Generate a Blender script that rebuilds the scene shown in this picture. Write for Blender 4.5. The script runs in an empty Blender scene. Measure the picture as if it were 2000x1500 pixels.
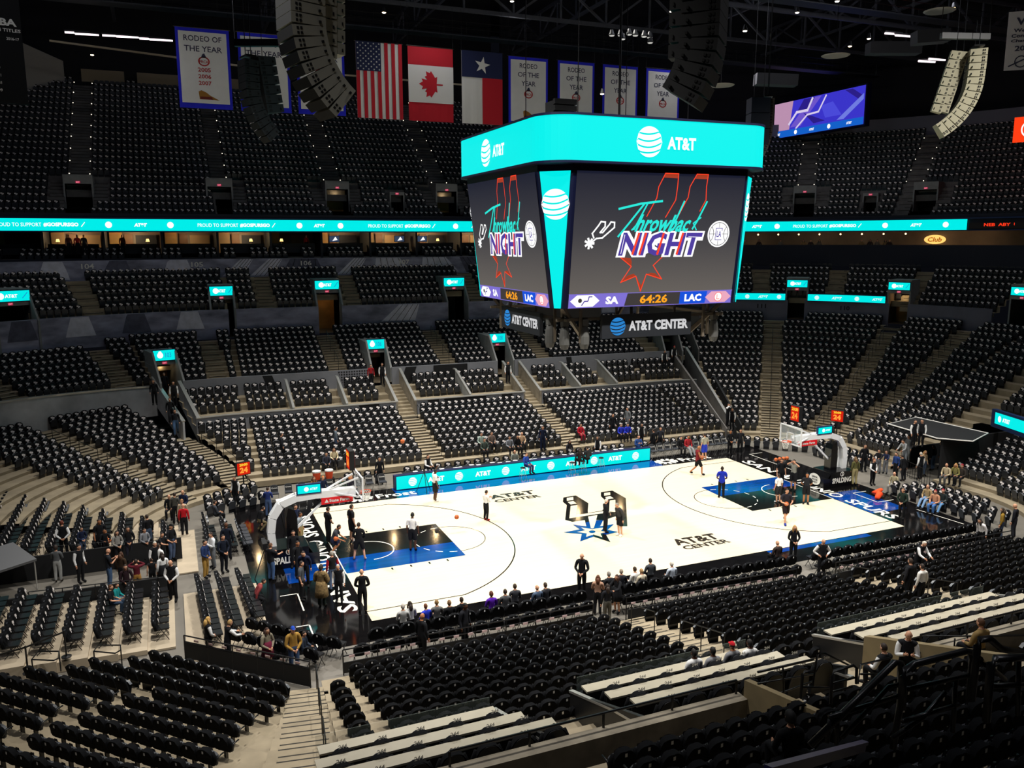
import bpy, bmesh, math, random
import numpy as np
from mathutils import Vector, Matrix
random.seed(7)
SC = bpy.context.scene
COL = SC.collection
R = math.radians
PI = math.pi

# ------------------------------------------------------------------ camera
CAMP = (-20.996, -38.464, 15.0225)
YAW, PITCH, ROLL, FPX = 0.392592, 0.171964, -0.0025253, 1615.9
_f = Vector((math.sin(YAW)*math.cos(PITCH), math.cos(YAW)*math.cos(PITCH), -math.sin(PITCH)))
_r = Vector((math.cos(YAW), -math.sin(YAW), 0)); _u = _r.cross(_f)
_r2 = math.cos(ROLL)*_r + math.sin(ROLL)*_u; _u2 = -math.sin(ROLL)*_r + math.cos(ROLL)*_u
cd = bpy.data.cameras.new('camera'); cam = bpy.data.objects.new('camera', cd); COL.objects.link(cam)
cd.sensor_width = 36; cd.lens = 36*FPX/2000; cd.clip_end = 400; cd.clip_start = .3
cam.matrix_world = Matrix(((_r2.x, _u2.x, -_f.x, CAMP[0]), (_r2.y, _u2.y, -_f.y, CAMP[1]), (_r2.z, _u2.z, -_f.z, CAMP[2]), (0, 0, 0, 1)))
SC.camera = cam
CV = Vector(CAMP)
def ray(u, v): return _r2*((u-1000)/FPX)+_u2*((750-v)/FPX)+_f
def at(u, v, **k):
    d = ray(u, v); (a, val), = k.items(); i = 'xyz'.index(a)
    return CV+d*((val-CV[i])/d[i])
def proj(p):
    d = Vector(p)-CV; w = d.dot(_f)
    if w < .2: return (-9999, -9999, w)
    return (1000+FPX*d.dot(_r2)/w, 750-FPX*d.dot(_u2)/w, w)

# ------------------------------------------------------------------ colour management, world, lights
SC.view_settings.view_transform = 'Standard'; SC.view_settings.look = 'None'
SC.view_settings.exposure = 0.0; SC.view_settings.gamma = 1.0
W = bpy.data.worlds.new('world'); SC.world = W; W.use_nodes = True
W.node_tree.nodes['Background'].inputs[0].default_value = (.35, .4, .6, 1)
W.node_tree.nodes['Background'].inputs[1].default_value = .006
SC.cycles.max_bounces = 5; SC.cycles.diffuse_bounces = 2; SC.cycles.glossy_bounces = 3
SC.cycles.transmission_bounces = 4; SC.cycles.transparent_max_bounces = 6
SC.cycles.caustics_reflective = False; SC.cycles.caustics_refractive = False
def lamp(name, kind, loc, power, col=(1, 1, 1), aim=None, **k):
    l = bpy.data.lights.new(name, kind); l.energy = power; l.color = col
    for a, b in k.items(): setattr(l, a, b)
    o = bpy.data.objects.new(name, l); COL.objects.link(o); o.location = loc
    if aim is not None: o.rotation_euler = (Vector(aim)-Vector(loc)).to_track_quat('-Z', 'Y').to_euler()
    return o
FLOOD = [(x, y) for x in (-20, -7, 7, 20) for y in (-15, 15)]
for x, y in FLOOD:      # court floodlights in the rafters
    lamp('court_floodlight', 'SPOT', (x, y, 33.6), 26500, (1, .965, .895), (x*.55, y*.42, 0), spot_size=R(90), spot_blend=.95, shadow_soft_size=.5)
for x in (-24, 0, 24):  # dim unseen fill lamps, added to brighten each side stand
    for y in (-27, 27):
        lamp('stand_fill_light', 'SPOT', (x, y, 34), 500 if y > 0 else 3000, (.95, .94, 1), (x, y*1.05, 0), spot_size=R(120), spot_blend=.8, shadow_soft_size=.6)
for x, y in ((44, 0), (40, 26), (-40, 24), (-44, 0)):  # more added fill over the ends and corners
    lamp('stand_fill_light', 'SPOT', (x, y, 34), 1100, (.95, .94, 1), (x*.95, y, 0), spot_size=R(120), spot_blend=.8, shadow_soft_size=.6)
for x in (-32, -12, 10, 32):  # invented fill lamps, added so the roof steel shows
    for y in (8, 36): lamp('roof_fill_light', 'POINT', (x, y, 33.0), 600 if y < 20 else 100, (.86, .88, 1), shadow_soft_size=.3)

# ------------------------------------------------------------------ materials
def lin(h):
    if isinstance(h, str):
        h = h.lstrip('#'); c = [int(h[i:i+2], 16)/255 for i in (0, 2, 4)]
    else: c = h
    return tuple(x/12.92 if x <= .04045 else ((x+.055)/1.055)**2.4 for x in c)
MATS = {}
def mat(name, col, rough=.6, metal=0, emit=0, noise=0, scale=3, spec=.5, alpha=1, bump=0, stretch=None):
    if name in MATS: return MATS[name]
    m = bpy.data.materials.new(name); m.use_nodes = True; MATS[name] = m
    nt = m.node_tree; b = nt.nodes['Principled BSDF']; c = lin(col)
    b.inputs['Base Color'].default_value = (*c, 1); b.inputs['Roughness'].default_value = rough
    b.inputs['Metallic'].default_value = metal; b.inputs['Specular IOR Level'].default_value = spec
    if emit:
        b.inputs['Emission Color'].default_value = (*c, 1); b.inputs['Emission Strength'].default_value = emit
        b.inputs['Base Color'].default_value = (*[x*.05 for x in c], 1); b.inputs['Specular IOR Level'].default_value = .1
    if alpha < 1: b.inputs['Alpha'].default_value = alpha
    if noise or bump:
        tc = nt.nodes.new('ShaderNodeTexCoord'); n = nt.nodes.new('ShaderNodeTexNoise')
        n.inputs['Scale'].default_value = scale; n.inputs['Detail'].default_value = 4
        src = tc.outputs['Object']
        if stretch:
            mp = nt.nodes.new('ShaderNodeMapping'); mp.inputs['Scale'].default_value = stretch
            nt.links.new(src, mp.inputs[0]); src = mp.outputs[0]
        nt.links.new(src, n.inputs['Vector'])
        if noise:
            cr = nt.nodes.new('ShaderNodeValToRGB'); e = cr.color_ramp.elements
            e[0].position = .3; e[1].position = .7
            e[0].color = (*[x*(1-noise) for x in c], 1); e[1].color = (*[min(1, x*(1+noise)) for x in c], 1)
            nt.links.new(n.outputs['Fac'], cr.inputs[0]); nt.links.new(cr.outputs[0], b.inputs['Base Color'])
        if bump:
            bp = nt.nodes.new('ShaderNodeBump'); bp.inputs['Strength'].default_value = bump
            nt.links.new(n.outputs['Fac'], bp.inputs['Height']); nt.links.new(bp.outputs[0], b.inputs['Normal'])
    return m
concrete = mat('concrete', '#978a73', .85, noise=.16, scale=1.3)
concrete_dk = mat('dark_concrete', '#6d6a68', .85, noise=.2, scale=1.3)
ledge_m = mat('ledge_concrete', '#8d8474', .9, noise=.25, scale=2.2)
blackm = mat('black_paint', '#17181b', .45)
black_metal = mat('black_metal', '#141416', .35, spec=.5)
steel = mat('brushed_steel', '#c9c8c4', .3, metal=.6)
grey_metal = mat('grey_metal', '#77787a', .45, metal=.4)
dark = mat('near_black', '#0b0c10', .8)
navy = mat('navy_wall', '#11162a', .7)
seat_m = mat('seat_vinyl', '#34373d', .42, spec=.45)
seat_dk = mat('seat_shell', '#121317', .3, spec=.55)
shirt_m = mat('black_shirt', '#0d0e11', .9, spec=.15)
print_m = mat('shirt_print', '#e6dedb', .9, spec=.1)
tag_m = mat('white_tag', '#f2f2f2', .6)
cyan = mat('led_cyan', '#00ece8', emit=1.0)
white_led = mat('led_white', '#ffffff', emit=1.05)
blue_led = mat('led_blue', '#0f8fe8', emit=1)
white_m = mat('white_plain', '#e8e6e1', .5)
glassm = mat('clear_glass', '#c8d8d0', .08, alpha=.12, spec=.4)
wood_warm = mat('warm_wood', '#b9803f', .5, noise=.2, scale=4)

# ------------------------------------------------------------------ mesh helpers
class MB:
    def __init__(s): s.v = []; s.f = []; s.mi = []
    def add(s, vs, fs, mi=0):
        n = len(s.v); s.v += [tuple(p) for p in vs]; s.f += [tuple(i+n for i in f) for f in fs]; s.mi += [mi]*len(fs); return s
    def box(s, c, d, rz=0, mi=0, m=None):
        x, y, z = d[0]/2, d[1]/2, d[2]/2; ca, sa = math.cos(rz), math.sin(rz); vs = []
        for sx, sy, sz in ((-1,-1,-1),(1,-1,-1),(1,1,-1),(-1,1,-1),(-1,-1,1),(1,-1,1),(1,1,1),(-1,1,1)):
            px, py, pz = sx*x, sy*y, sz*z
            if m is not None: vs.append(Vector(c)+m@Vector((px, py, pz)))
            else: vs.append((c[0]+px*ca-py*sa, c[1]+px*sa+py*ca, c[2]+pz))
        return s.add(vs, [(0,3,2,1),(4,5,6,7),(0,1,5,4),(1,2,6,5),(2,3,7,6),(3,0,4,7)], mi)
    def bar(s, a, b, w, h=None, mi=0):
        a, b = Vector(a), Vector(b); d = b-a; L = d.length
        if L < 1e-5: return s
        q = d.to_track_quat('Y', 'Z').to_matrix()
        return s.box((a+b)/2, (w, L, h or w), mi=mi, m=q)
    def tube(s, pts, r, n=6, mi=0, closed=False, cap=True):
        pts = [Vector(p) for p in pts]; k = len(pts); rs = r if isinstance(r, (list, tuple)) else [r]*k; vs = []; fs = []
        up = Vector((0, 0, 1))
        for i, p in enumerate(pts):
            t = (pts[(i+1) % k]-pts[i-1]) if closed else (pts[min(i+1, k-1)]-pts[max(i-1, 0)])
            t.normalize(); a = t.cross(up if abs(t.z) < .9 else Vector((1, 0, 0))).normalized(); b = a.cross(t)
            for j in range(n):
                an = 2*PI*j/n; vs.append(p+(a*math.cos(an)+b*math.sin(an))*rs[i])
        for i in range(k if closed else k-1):
            for j in range(n):
                q = (i+1) % k; fs.append((i*n+j, i*n+(j+1) % n, q*n+(j+1) % n, q*n+j))
        if cap and not closed: fs += [tuple(range(n-1, -1, -1)), tuple((k-1)*n+j for j in range(n))]
        return s.add(vs, fs, mi)
    def lathe(s, prof, c=(0, 0, 0), n=12, mi=0):
        vs = []; fs = []; k = len(prof)
        for r, z in prof:
            for j in range(n): a = 2*PI*j/n; vs.append((c[0]+r*math.cos(a), c[1]+r*math.sin(a), c[2]+z))
        for i in range(k-1):
            for j in range(n): fs.append((i*n+j, i*n+(j+1) % n, (i+1)*n+(j+1) % n, (i+1)*n+j))
        fs += [tuple(range(n-1, -1, -1)), tuple((k-1)*n+j for j in range(n))]
        return s.add(vs, fs, mi)
    def ball(s, c, r, n=12, m=8, mi=0, sc=(1, 1, 1)):
        prof = [(max(1e-4, math.sin(PI*i/m))*r, -math.cos(PI*i/m)*r) for i in range(m+1)]; vs = []; fs = []
        for a, z in prof:
            for j in range(n): t = 2*PI*j/n; vs.append((c[0]+a*math.cos(t)*sc[0], c[1]+a*math.sin(t)*sc[1], c[2]+z*sc[2]))
        for i in range(m):
            for j in range(n): fs.append((i*n+j, i*n+(j+1) % n, (i+1)*n+(j+1) % n, (i+1)*n+j))
        return s.add(vs, fs, mi)
    def prism(s, poly, fr, o0, o1, mi=0):   # 2-D polygon in frame fr, extruded between normal offsets
        n = len(poly); vs = [fr(x, y, o0) for x, y in poly]+[fr(x, y, o1) for x, y in poly]
        fs = [tuple(range(n-1, -1, -1)), tuple(range(n, 2*n))]+[(i, (i+1) % n, n+(i+1) % n, n+i) for i in range(n)]
        return s.add(vs, fs, mi)
    def flat(s, poly, fr, o=0, mi=0): return s.add([fr(x, y, o) for x, y in poly], [tuple(range(len(poly)))], mi)
    def band(s, a, b, mi=0):               # quads between two polylines
        n = len(a); return s.add(list(a)+list(b), [(i, i+1, n+i+1, n+i) for i in range(n-1)], mi)
    def mesh(s, name, mats, smooth=False):
        me = bpy.data.meshes.new(name); me.from_pydata([tuple(p) for p in s.v], [], s.f)
        for m in (mats if isinstance(mats, (list, tuple)) else [mats]): me.materials.append(m)
        if any(s.mi): me.polygons.foreach_set('material_index', s.mi)
        if smooth: me.polygons.foreach_set('use_smooth', [True]*len(s.f))
        me.update(); return me
    def obj(s, name, mats, parent=None, smooth=False, loc=None, rz=0):
        return link(name, s.mesh(name, mats, smooth), parent, loc, rz)
def link(name, me, parent=None, loc=None, rz=0):
    o = bpy.data.objects.new(name, me); COL.objects.link(o)
    if parent is not None: o.parent = parent
    if loc is not None: o.location = loc
    if rz: o.rotation_euler.z = rz
    return o
def tag(o, label, cat, group=None):
    o['label'] = label; o['category'] = cat
    if group: o['group'] = group
    return o
def thing(name, label, cat, loc=(0, 0, 0), rz=0, group=None):
    o = bpy.data.objects.new(name, None); COL.objects.link(o); o.location = loc; o.rotation_euler.z = rz; o.empty_display_size = .2
    return tag(o, label, cat, group)
def struct(o): o['kind'] = 'structure'; return o
def stuff(o): o['kind'] = 'stuff'; return o
def copy_tree(o, parent=None):
    c = o.copy(); COL.objects.link(c)
    if parent is not None: c.parent = parent
    for ch in o.children: copy_tree(ch, c)
    return c
def frame(o, ex, ey):
    o, ex, ey = Vector(o), Vector(ex).normalized(), Vector(ey).normalized(); n = ex.cross(ey)
    return lambda x, y, z=0: o+ex*x+ey*y+n*z
def local(fr, base):        # same frame seen from a parent placed at base
    b = Vector(base); return lambda x, y, z=0: fr(x, y, z)-b
ORD = ['first', 'second', 'third', 'fourth', 'fifth', 'sixth', 'seventh', 'eighth', 'ninth', 'tenth', 'eleventh', 'twelfth', 'thirteenth', 'fourteenth', 'fifteenth', 'sixteenth', 'seventeenth', 'eighteenth', 'nineteenth', 'twentieth']
def nth(i):
    if i < 20: return ORD[i]
    n = i+1; return f"{n}{'th' if n % 100 in (11, 12, 13) else {1:'st',2:'nd',3:'rd'}.get(n % 10, 'th')}"
_tc = {}
def text_geo(s, bold=0, res=2):
    k = (s, bold, res)
    if k not in _tc:
        cu = bpy.data.curves.new('t', 'FONT'); cu.body = s; cu.size = 1; cu.offset = bold; cu.resolution_u = res; cu.fill_mode = 'FRONT'
        o = bpy.data.objects.new('t', cu); COL.objects.link(o); dg = bpy.context.evaluated_depsgraph_get()
        me = o.evaluated_get(dg).to_mesh(); vs = [(v.co.x, v.co.y) for v in me.vertices]; fs = [tuple(p.vertices) for p in me.polygons]
        o.to_mesh_clear(); bpy.data.objects.remove(o); bpy.data.curves.remove(cu)
        x0 = min(v[0] for v in vs); x1 = max(v[0] for v in vs); y0 = min(v[1] for v in vs); y1 = max(v[1] for v in vs)
        _tc[k] = ([((x-x0), (y-y0)) for x, y in vs], fs, x1-x0, y1-y0)
    return _tc[k]
def put_text(mb, s, fr, cx, cy, w, h, o=.01, bold=.02, shear=0, mi=0, res=2, maxw=False):
    vs, fs, tw, th = text_geo(s, bold, res); sx = w/tw; sy = h/th
    return mb.add([fr(cx+(x*sx-w/2)+shear*(y*sy-h/2), cy+y*sy-h/2, o) for x, y in vs], fs, mi)
def globe(mb, fr, cx, cy, r, o=.012, mi=0, bands=5, kx=1, tilt=.22):   # striped ball emblem
    N = 14; gap = .055*r
    ys = [r*(-1+2*i/bands) for i in range(bands+1)]
    for b in range(bands):
        lo, hi = [], []
        for i in range(N+1):
            x = -r+2*r*i/N; c = math.sqrt(max(0, r*r-x*x))
            sag = lambda yy: yy-.30*(r*r-x*x)/r*(1-abs(yy)/r*.4)+.12*r+tilt*x*.35
            a = sag(ys[b])+gap if b else -c; t = sag(ys[b+1])-gap if b < bands-1 else c
            a = max(-c, min(c, a)); t = max(-c, min(c, t))
            if t < a: t = a
            lo.append(fr(cx+x*kx, cy+a, o)); hi.append(fr(cx+x*kx, cy+t, o))
        mb.band(lo, hi, mi)
def curved(sec, a, d, z):      # frame bent along a curved wall
    def fr(x, y, o=0):
        r = R0+d-o; q = R(a)-x/r; return Vector((sec.c[0]+r*math.cos(q), sec.c[1]+r*math.sin(q), z+y))
    return fr
def disc(mb, fr, cx, cy, r, o=.01, mi=0, n=20, kx=1, a0=0, a1=360): return mb.flat([(cx+r*kx*math.cos(R(a0+(a1-a0)*i/n)), cy+r*math.sin(R(a0+(a1-a0)*i/n))) for i in range(n)], fr, o, mi)
def ring(mb, fr, cx, cy, r0, r1, o=.01, mi=0, a0=0, a1=360, n=32, kx=1):
    A = [R(a0+(a1-a0)*i/n) for i in range(n+1)]
    return mb.band([fr(cx+r0*kx*math.cos(a), cy+r0*math.sin(a), o) for a in A], [fr(cx+r1*kx*math.cos(a), cy+r1*math.sin(a), o) for a in A], mi)
def stroke(mb, pts, w, fr, o=.01, mi=0, closed=False):
    k = len(pts)
    for i in range(k if closed else k-1):
        a, b = Vector(pts[i]), Vector(pts[(i+1) % k]); d = b-a
        if d.length < 1e-6: continue
        d.normalize(); n = Vector((-d.y, d.x))*w/2; e = d*w*.4
        mb.flat([tuple(a-e+n), tuple(a-e-n), tuple(b+e-n), tuple(b+e+n)], fr, o, mi)
    return mb
FLR = frame((0, 0, 0), (1, 0, 0), (0, 1, 0))
# ------------------------------------------------------------------ bowl plan: rounded rectangle, offset d outwards
XC, YC, R0 = 16.5, 5.8, 6.0
class Sec:
    def __init__(s, name, kind, **k): s.name = name; s.kind = kind; s.__dict__.update(k)
    def pos(s, t, d):
        if s.kind == 'line': return (s.p[0]+s.e[0]*t+s.n[0]*d, s.p[1]+s.e[1]*t+s.n[1]*d)
        a = R(s.a0+(s.a1-s.a0)*t); r = R0+d; return (s.c[0]+r*math.cos(a), s.c[1]+r*math.sin(a))
    def out(s, t): return math.atan2(s.n[1], s.n[0]) if s.kind == 'line' else R(s.a0+(s.a1-s.a0)*t)
    def width(s, d): return 1.0 if s.kind == 'line' else abs(R(s.a1-s.a0))*(R0+d)   # metres per unit t
    def span(s): return s.t if s.kind == 'line' else (0, 1)
    def near(s, x, y):       # (t, d) of a ground point
        if s.kind == 'line':
            q = (x-s.p[0], y-s.p[1]); return q[0]*s.e[0]+q[1]*s.e[1], q[0]*s.n[0]+q[1]*s.n[1]
        a = math.degrees(math.atan2(y-s.c[1], x-s.c[0])); 
        for w in (-360, 0, 360):
            t = (a+w-s.a0)/(s.a1-s.a0)
            if -.5 < t < 1.5: break
        return t, math.hypot(x-s.c[0], y-s.c[1])-R0
# t runs left to right for somebody standing on the court and looking at the stand
FAR = Sec('far', 'line', p=(0, YC+R0), e=(1, 0), n=(0, 1), t=(-XC, XC))
NEAR = Sec('near', 'line', p=(0, -YC-R0), e=(-1, 0), n=(0, -1), t=(-XC, XC))
ER = Sec('right_end', 'line', p=(XC+R0, 0), e=(0, -1), n=(1, 0), t=(-YC, YC))
EL = Sec('left_end', 'line', p=(-XC-R0, 0), e=(0, 1), n=(-1, 0), t=(-YC, YC))
CFR = Sec('far_right', 'arc', c=(XC, YC), a0=90, a1=0)
CFL = Sec('far_left', 'arc', c=(-XC, YC), a0=180, a1=90)
CNL = Sec('near_left', 'arc', c=(-XC, -YC), a0=270, a1=180)
CNF = Sec('near_left_facet', 'line', p=(-20.74, -10.04), e=(-.70711, .70711), n=(-.70711, -.70711), t=(-9, 9))
FLL = Sec('far', 'line', p=(0, YC+R0), e=(1, 0), n=(0, 1), t=(-50, -XC))
CNR = Sec('near_right', 'arc', c=(XC, -YC), a0=0, a1=-90)
def rows(d0, z0, n, tread, rise): return [(d0+tread*k, z0+rise*k, tread) for k in range(n)]
L_SIDE = rows(1.25, .40, 9, .82, .22)
L_NEAR = rows(-.33, .0, 11, .82, .205)
LOGE = rows(8.8, 2.7, 4, 1.1, .35)
U_SIDE = rows(13.35, 4.6, 9, .82, .31)
T_SIDE = rows(21.5, 9.4, 6, .82, .5)
UP = rows(27.1, 16.9, 23, .84, .61)
RZ = [.2, .4, .62, .85, 1.1, 1.58-.24, 1.86-.24, 2.06-.16, 2.24-.1, 2.49-.06, 2.81, 3.11, 3.54, 3.91, 4.29, 4.72, 5.14, 5.54, 6.02, 6.35, 6.77, 7.12, 7.42]
R_END = [(.3+.82*(k-.0)-.3, z, .82) for k, z in enumerate(RZ)]
L_FL = rows(.3, .22, 17, .82, .165)
U_FL = rows(13.35, 4.6, 9, .82, .31)
U_FX = rows(14.6, 4.7, 8, .82, .31)
L_NL = rows(.3, .12, 10, .82, .17)
L_NF = rows(-.68, .02, 12, .82, .17)+rows(9.16, 2.1, 8, .84, .25)
T_R = rows(19.6, 9.0, 7, .84, .5)
BLK = [  # section, rows, seat width, t-range, aisles [(t, width)], holes [(t0, t1, d0, d1)]
]
SEATS = []          # (x, y, z, facing, block, row, col)
treads = {}
def subtract(iv, cuts):
    for a, b in cuts:
        nx = []
        for p, q in iv:
            if b <= p or a >= q: nx.append((p, q)); continue
            if a > p: nx.append((p, a))
            if b < q: nx.append((b, q))
        iv = nx
    return iv
def stand(name, sec, rws, mb, t0=None, t1=None, sw=.5, aisles=(), holes=(), seats=True, backz=None, depth=.62, skip=None, lim=None):
    lo, hi = sec.span(); lo = t0 if t0 is not None else lo; hi = t1 if t1 is not None else hi
    for k, (d, z, tr) in enumerate(rws):
        if lim: lo, hi = lim(k)
        w = sec.width(d+tr/2); iv = subtract([(lo, hi)], [(h[0], h[1]) for h in holes if h[2] < d+tr*.5 < h[3]])
        zl = (rws[k-1][1] if k else z-.35)
        for a, b in iv:
            n = 1 if sec.kind == 'line' else max(2, int(abs(b-a)*16))
            ts = [a+(b-a)*i/n for i in range(n+1)]
            p0 = [(*sec.pos(t, d), z) for t in ts]; p1 = [(*sec.pos(t, d+tr+.02), z) for t in ts]; pr = [(*sec.pos(t, d), zl) for t in ts]
            mb.band(p1, p0); mb.band(p0, pr)
        if seats:
            cuts = [(t-ww/2/w, t+ww/2/w) for t, ww in aisles]+[(h[0]-.12/w, h[1]+.12/w) for h in holes if h[2]-.3 < d+tr*.5 < h[3]+.1]
            col = 0
            for a, b in subtract([(lo, hi)], cuts):
                L = (b-a)*w-.1; n = int(L/sw)
                if n < 1: continue
                for i in range(n):
                    t = (a+b)/2+((i+.5)-n/2)*sw/w
                    if skip and skip(k, t): continue
                    x, y = sec.pos(t, d+depth*tr/.82 if tr > 1 else d+depth)
                    SEATS.append((x, y, z, sec.out(t), name, k, col)); col += 1
EDGE_SHADE = MB()  # dark strips painting the shadow lines of the aisle steps
def aisle_steps(sec, rws, t, ww, mb):    # half-height steps in an aisle
    t0_ = t; tf = t0_ if callable(t0_) else (lambda k: t0_)
    for k, (d, z, tr) in enumerate(rws[1:], 1):
        t = tf(k); zl = rws[k-1][1]; w = sec.width(d); a, b = t-ww/2/w, t+ww/2/w; h = (z+zl)/2
        q = [(*sec.pos(a, d-.36), h), (*sec.pos(b, d-.36), h), (*sec.pos(b, d), h), (*sec.pos(a, d), h)]
        l = [(p[0], p[1], zl) for p in q]
        mb.add(q+l, [(0, 1, 2, 3), (4, 5, 1, 0), (4, 0, 3, 7), (5, 6, 2, 1)])
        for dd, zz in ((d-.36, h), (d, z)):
            EDGE_SHADE.add([(*sec.pos(a, dd-.004), zz-.05), (*sec.pos(b, dd-.004), zz-.05), (*sec.pos(b, dd-.004), zz-.005), (*sec.pos(a, dd-.004), zz-.005)], [(0, 1, 2, 3)])
            EDGE_SHADE.add([(*sec.pos(a, dd), zz+.004), (*sec.pos(b, dd), zz+.004), (*sec.pos(b, dd+.05), zz+.004), (*sec.pos(a, dd+.05), zz+.004)], [(0, 1, 2, 3)])
def wall_strip(mb, sec, t0, t1, d, z0, z1, th=.15, mi=0, z0b=None, z1b=None):
    n = 1 if sec.kind == 'line' else max(2, int(abs(t1-t0)*20)); ts = [t0+(t1-t0)*i/n for i in range(n+1)]
    zz0 = lambda i: z0 if z0b is None else z0+(z0b-z0)*i/n
    zz1 = lambda i: z1 if z1b is None else z1+(z1b-z1)*i/n
    a0 = [(*sec.pos(t, d), zz0(i)) for i, t in enumerate(ts)]; a1 = [(*sec.pos(t, d), zz1(i)) for i, t in enumerate(ts)]
    b0 = [(*sec.pos(t, d+th), zz0(i)) for i, t in enumerate(ts)]; b1 = [(*sec.pos(t, d+th), zz1(i)) for i, t in enumerate(ts)]
    mb.band(a1, a0, mi); mb.band(b0, b1, mi); mb.band(b1, a1, mi)
    mb.add([a0[0], a1[0], b1[0], b0[0]], [(0, 1, 2, 3)], mi); mb.add([a0[-1], a1[-1], b1[-1], b0[-1]], [(3, 2, 1, 0)], mi)

def radial_wall(mb, sec, t, d0, d1, b0, b1, t0, t1, th=.14, mi=0, cap=None):   # wall running outwards along a stair
    w = th/2/max(1, sec.width((d0+d1)/2)); q = []
    for s in (-1, 1):
        for d, z in ((d0, b0), (d1, b1), (d1, t1), (d0, t0)): q.append((*sec.pos(t+s*w, d), z))
    mb.add(q, [(0, 1, 2, 3), (7, 6, 5, 4), (3, 2, 6, 7), (0, 3, 7, 4), (1, 5, 6, 2)], mi)
    if cap is not None:
        a, c = Vector((*sec.pos(t, d0), t0+.04)), Vector((*sec.pos(t, d1), t1+.04)); mb.bar(a, c, th*1.5, .07, cap)
# ------------------------------------------------------------------ terraces
def ang_t(sec, a): return (a-sec.a0)/(sec.a1-sec.a0)
F = lambda a: (90-a)/90          # CFR t from angle
G = lambda a: (180-a)/90         # CFL t from angle
tb = MB()
hw = lambda x, w=.75: (x-w, x+w)
UV = [(-5.8, 13.2, 16.3), (4.75, 13.2, 16.3)]         # far-side doorways in the middle tier
TV = [-17.8+.9, -8.2, 3.4]
L_A = [(-5.1, 1.25), (5.2, 1.25)]
stand('far lower block', FAR, L_SIDE, tb, sw=.52, aisles=L_A+[(-XC, 0), (XC, 0)], holes=[(-5.75, -4.45, 8.0, 9.6), (4.55, 5.85, 8.0, 9.6)])
for a in L_A: aisle_steps(FAR, L_SIDE, *a, tb)
LD = [(-13.3, .12), (-9.5, .9), (-5.1, 2.9), (0, .12), (5.2, 2.9), (9.5, .12), (12.9, .9)]
stand('far club terrace', FAR, LOGE, tb, sw=.56, aisles=LD, holes=[(-5.75, -4.45, 8.0, 14), (4.55, 5.85, 8.0, 14)], depth=.5, skip=lambda k, t: k == 0)
stand('far middle block', FAR, U_SIDE, tb, sw=.5, aisles=[(-9.0, 1.2), (.1, 1.2), (8.8, 1.2)], holes=[(*hw(x), a, b) for x, a, b in UV])
stand('far upper-middle block', FAR, T_SIDE, tb, sw=.5, aisles=[(-13.35, 1.3), (-6, 1.2), (5.4, 1.2), (13, 1.2)], holes=[(*hw(x, 1.0), 21.3, 23.4) for x in TV])
for x in (-9.0, .1, 8.8): aisle_steps(FAR, U_SIDE, x, 1.2, tb)
for x in (-13.35, -6, 5.4): aisle_steps(FAR, T_SIDE, x, 1.2, tb)
# continuation round the far corners
for sec, lo, hi, nm in ((CFL, G(103), 1, 'left'), (CFR, 0, F(77), 'right')):
    stand(f'far lower block, {nm} wing', sec, L_SIDE, tb, lo, hi, sw=.52, lim=(lambda k: (G(94+1.15*k), 1)) if nm == 'left' else None)
    stand(f'far club terrace, {nm} wing', sec, LOGE, tb, lo, hi, sw=.56, depth=.5, skip=lambda k, t: k == 0)
    if nm == 'left':
        stand('far middle block, left wing', sec, U_FL, tb, G(106.5), 1, sw=.5, aisles=[(G(94), 1.2)], holes=[(G(106), G(101.8), 13.2, 16.4)])
        stand('far left corner middle block', sec, U_FX, tb, 0.1, G(106.3), sw=.5, aisles=[(G(111.5), 1.3), (G(131), 1.2)], skip=lambda k, t: k > 6 and t < G(112.5))
        aisle_steps(sec, U_FL, G(94), 1.2, tb); aisle_steps(sec, U_FX, G(111.5), 1.3, tb); aisle_steps(sec, U_FX, G(131), 1.2, tb)
        stand('far upper-middle block, left wing', sec, T_SIDE, tb, 0.1, 1, sw=.5, aisles=[(G(110.5), 1.3), (G(130), 1.3)], holes=[(G(123.5), G(119.5), 21.3, 23.6)])
        aisle_steps(sec, T_SIDE, G(110.5), 1.3, tb)
    else:
        stand('far middle block, right wing', sec, U_SIDE, tb, lo, F(70.5), sw=.5, aisles=[(F(82), 1.2)], holes=[(F(78.5), F(74.5), 13.2, 16.4)])
        stand('far upper-middle block, right wing', sec, T_SIDE, tb, lo, F(65), sw=.5)
stand('far-left corner block', CFL, L_FL, tb, 0.05, G(106.5), sw=.53, lim=lambda k: (.05, G(105+.42*k)), aisles=[(G(129.4), 1.3)], skip=lambda k, t: t < G(145.3) or k < 1 or (k < 5 and abs(t-G(129.4)) < .0))
aisle_steps(CFL, L_FL, G(129.4), 1.4, tb); aisle_steps(CFL, L_FL[:11], lambda k: G(99.3+.72*k), 1.45, tb)
stand('aisle', CFL, L_FL[:11], tb, seats=False, lim=lambda k: (G(109), G(93.5+1.1*k)))
stand('far-right corner block', CFR, R_END, tb, F(71), 1, sw=.5, aisles=[(F(50.5), 1.35), (F(25.6), 1.35), (F(10.8), 1.3)], holes=[(F(47.6), F(44.2), 17.4, 19.6), (F(27.4), F(24), 17.4, 19.6)], skip=lambda k, t: k < 1 or (k < 8 and t < F(66)))
for a in (50.5, 25.6, 10.8): aisle_steps(CFR, R_END, F(a), 1.35, tb)
stand('aisle', CFR, L_SIDE, tb, F(77), F(74), seats=False)
stand('right end block', ER, R_END, tb, -YC, YC, sw=.5, aisles=[(-1.6, 1.3)], holes=[(-1.0, 2.3, -1, 8.6)], skip=lambda k, t: k < 1)
stand('near-right corner block', CNR, R_END, tb, 0, .6, sw=.5, skip=lambda k, t: k > 12)
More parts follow.
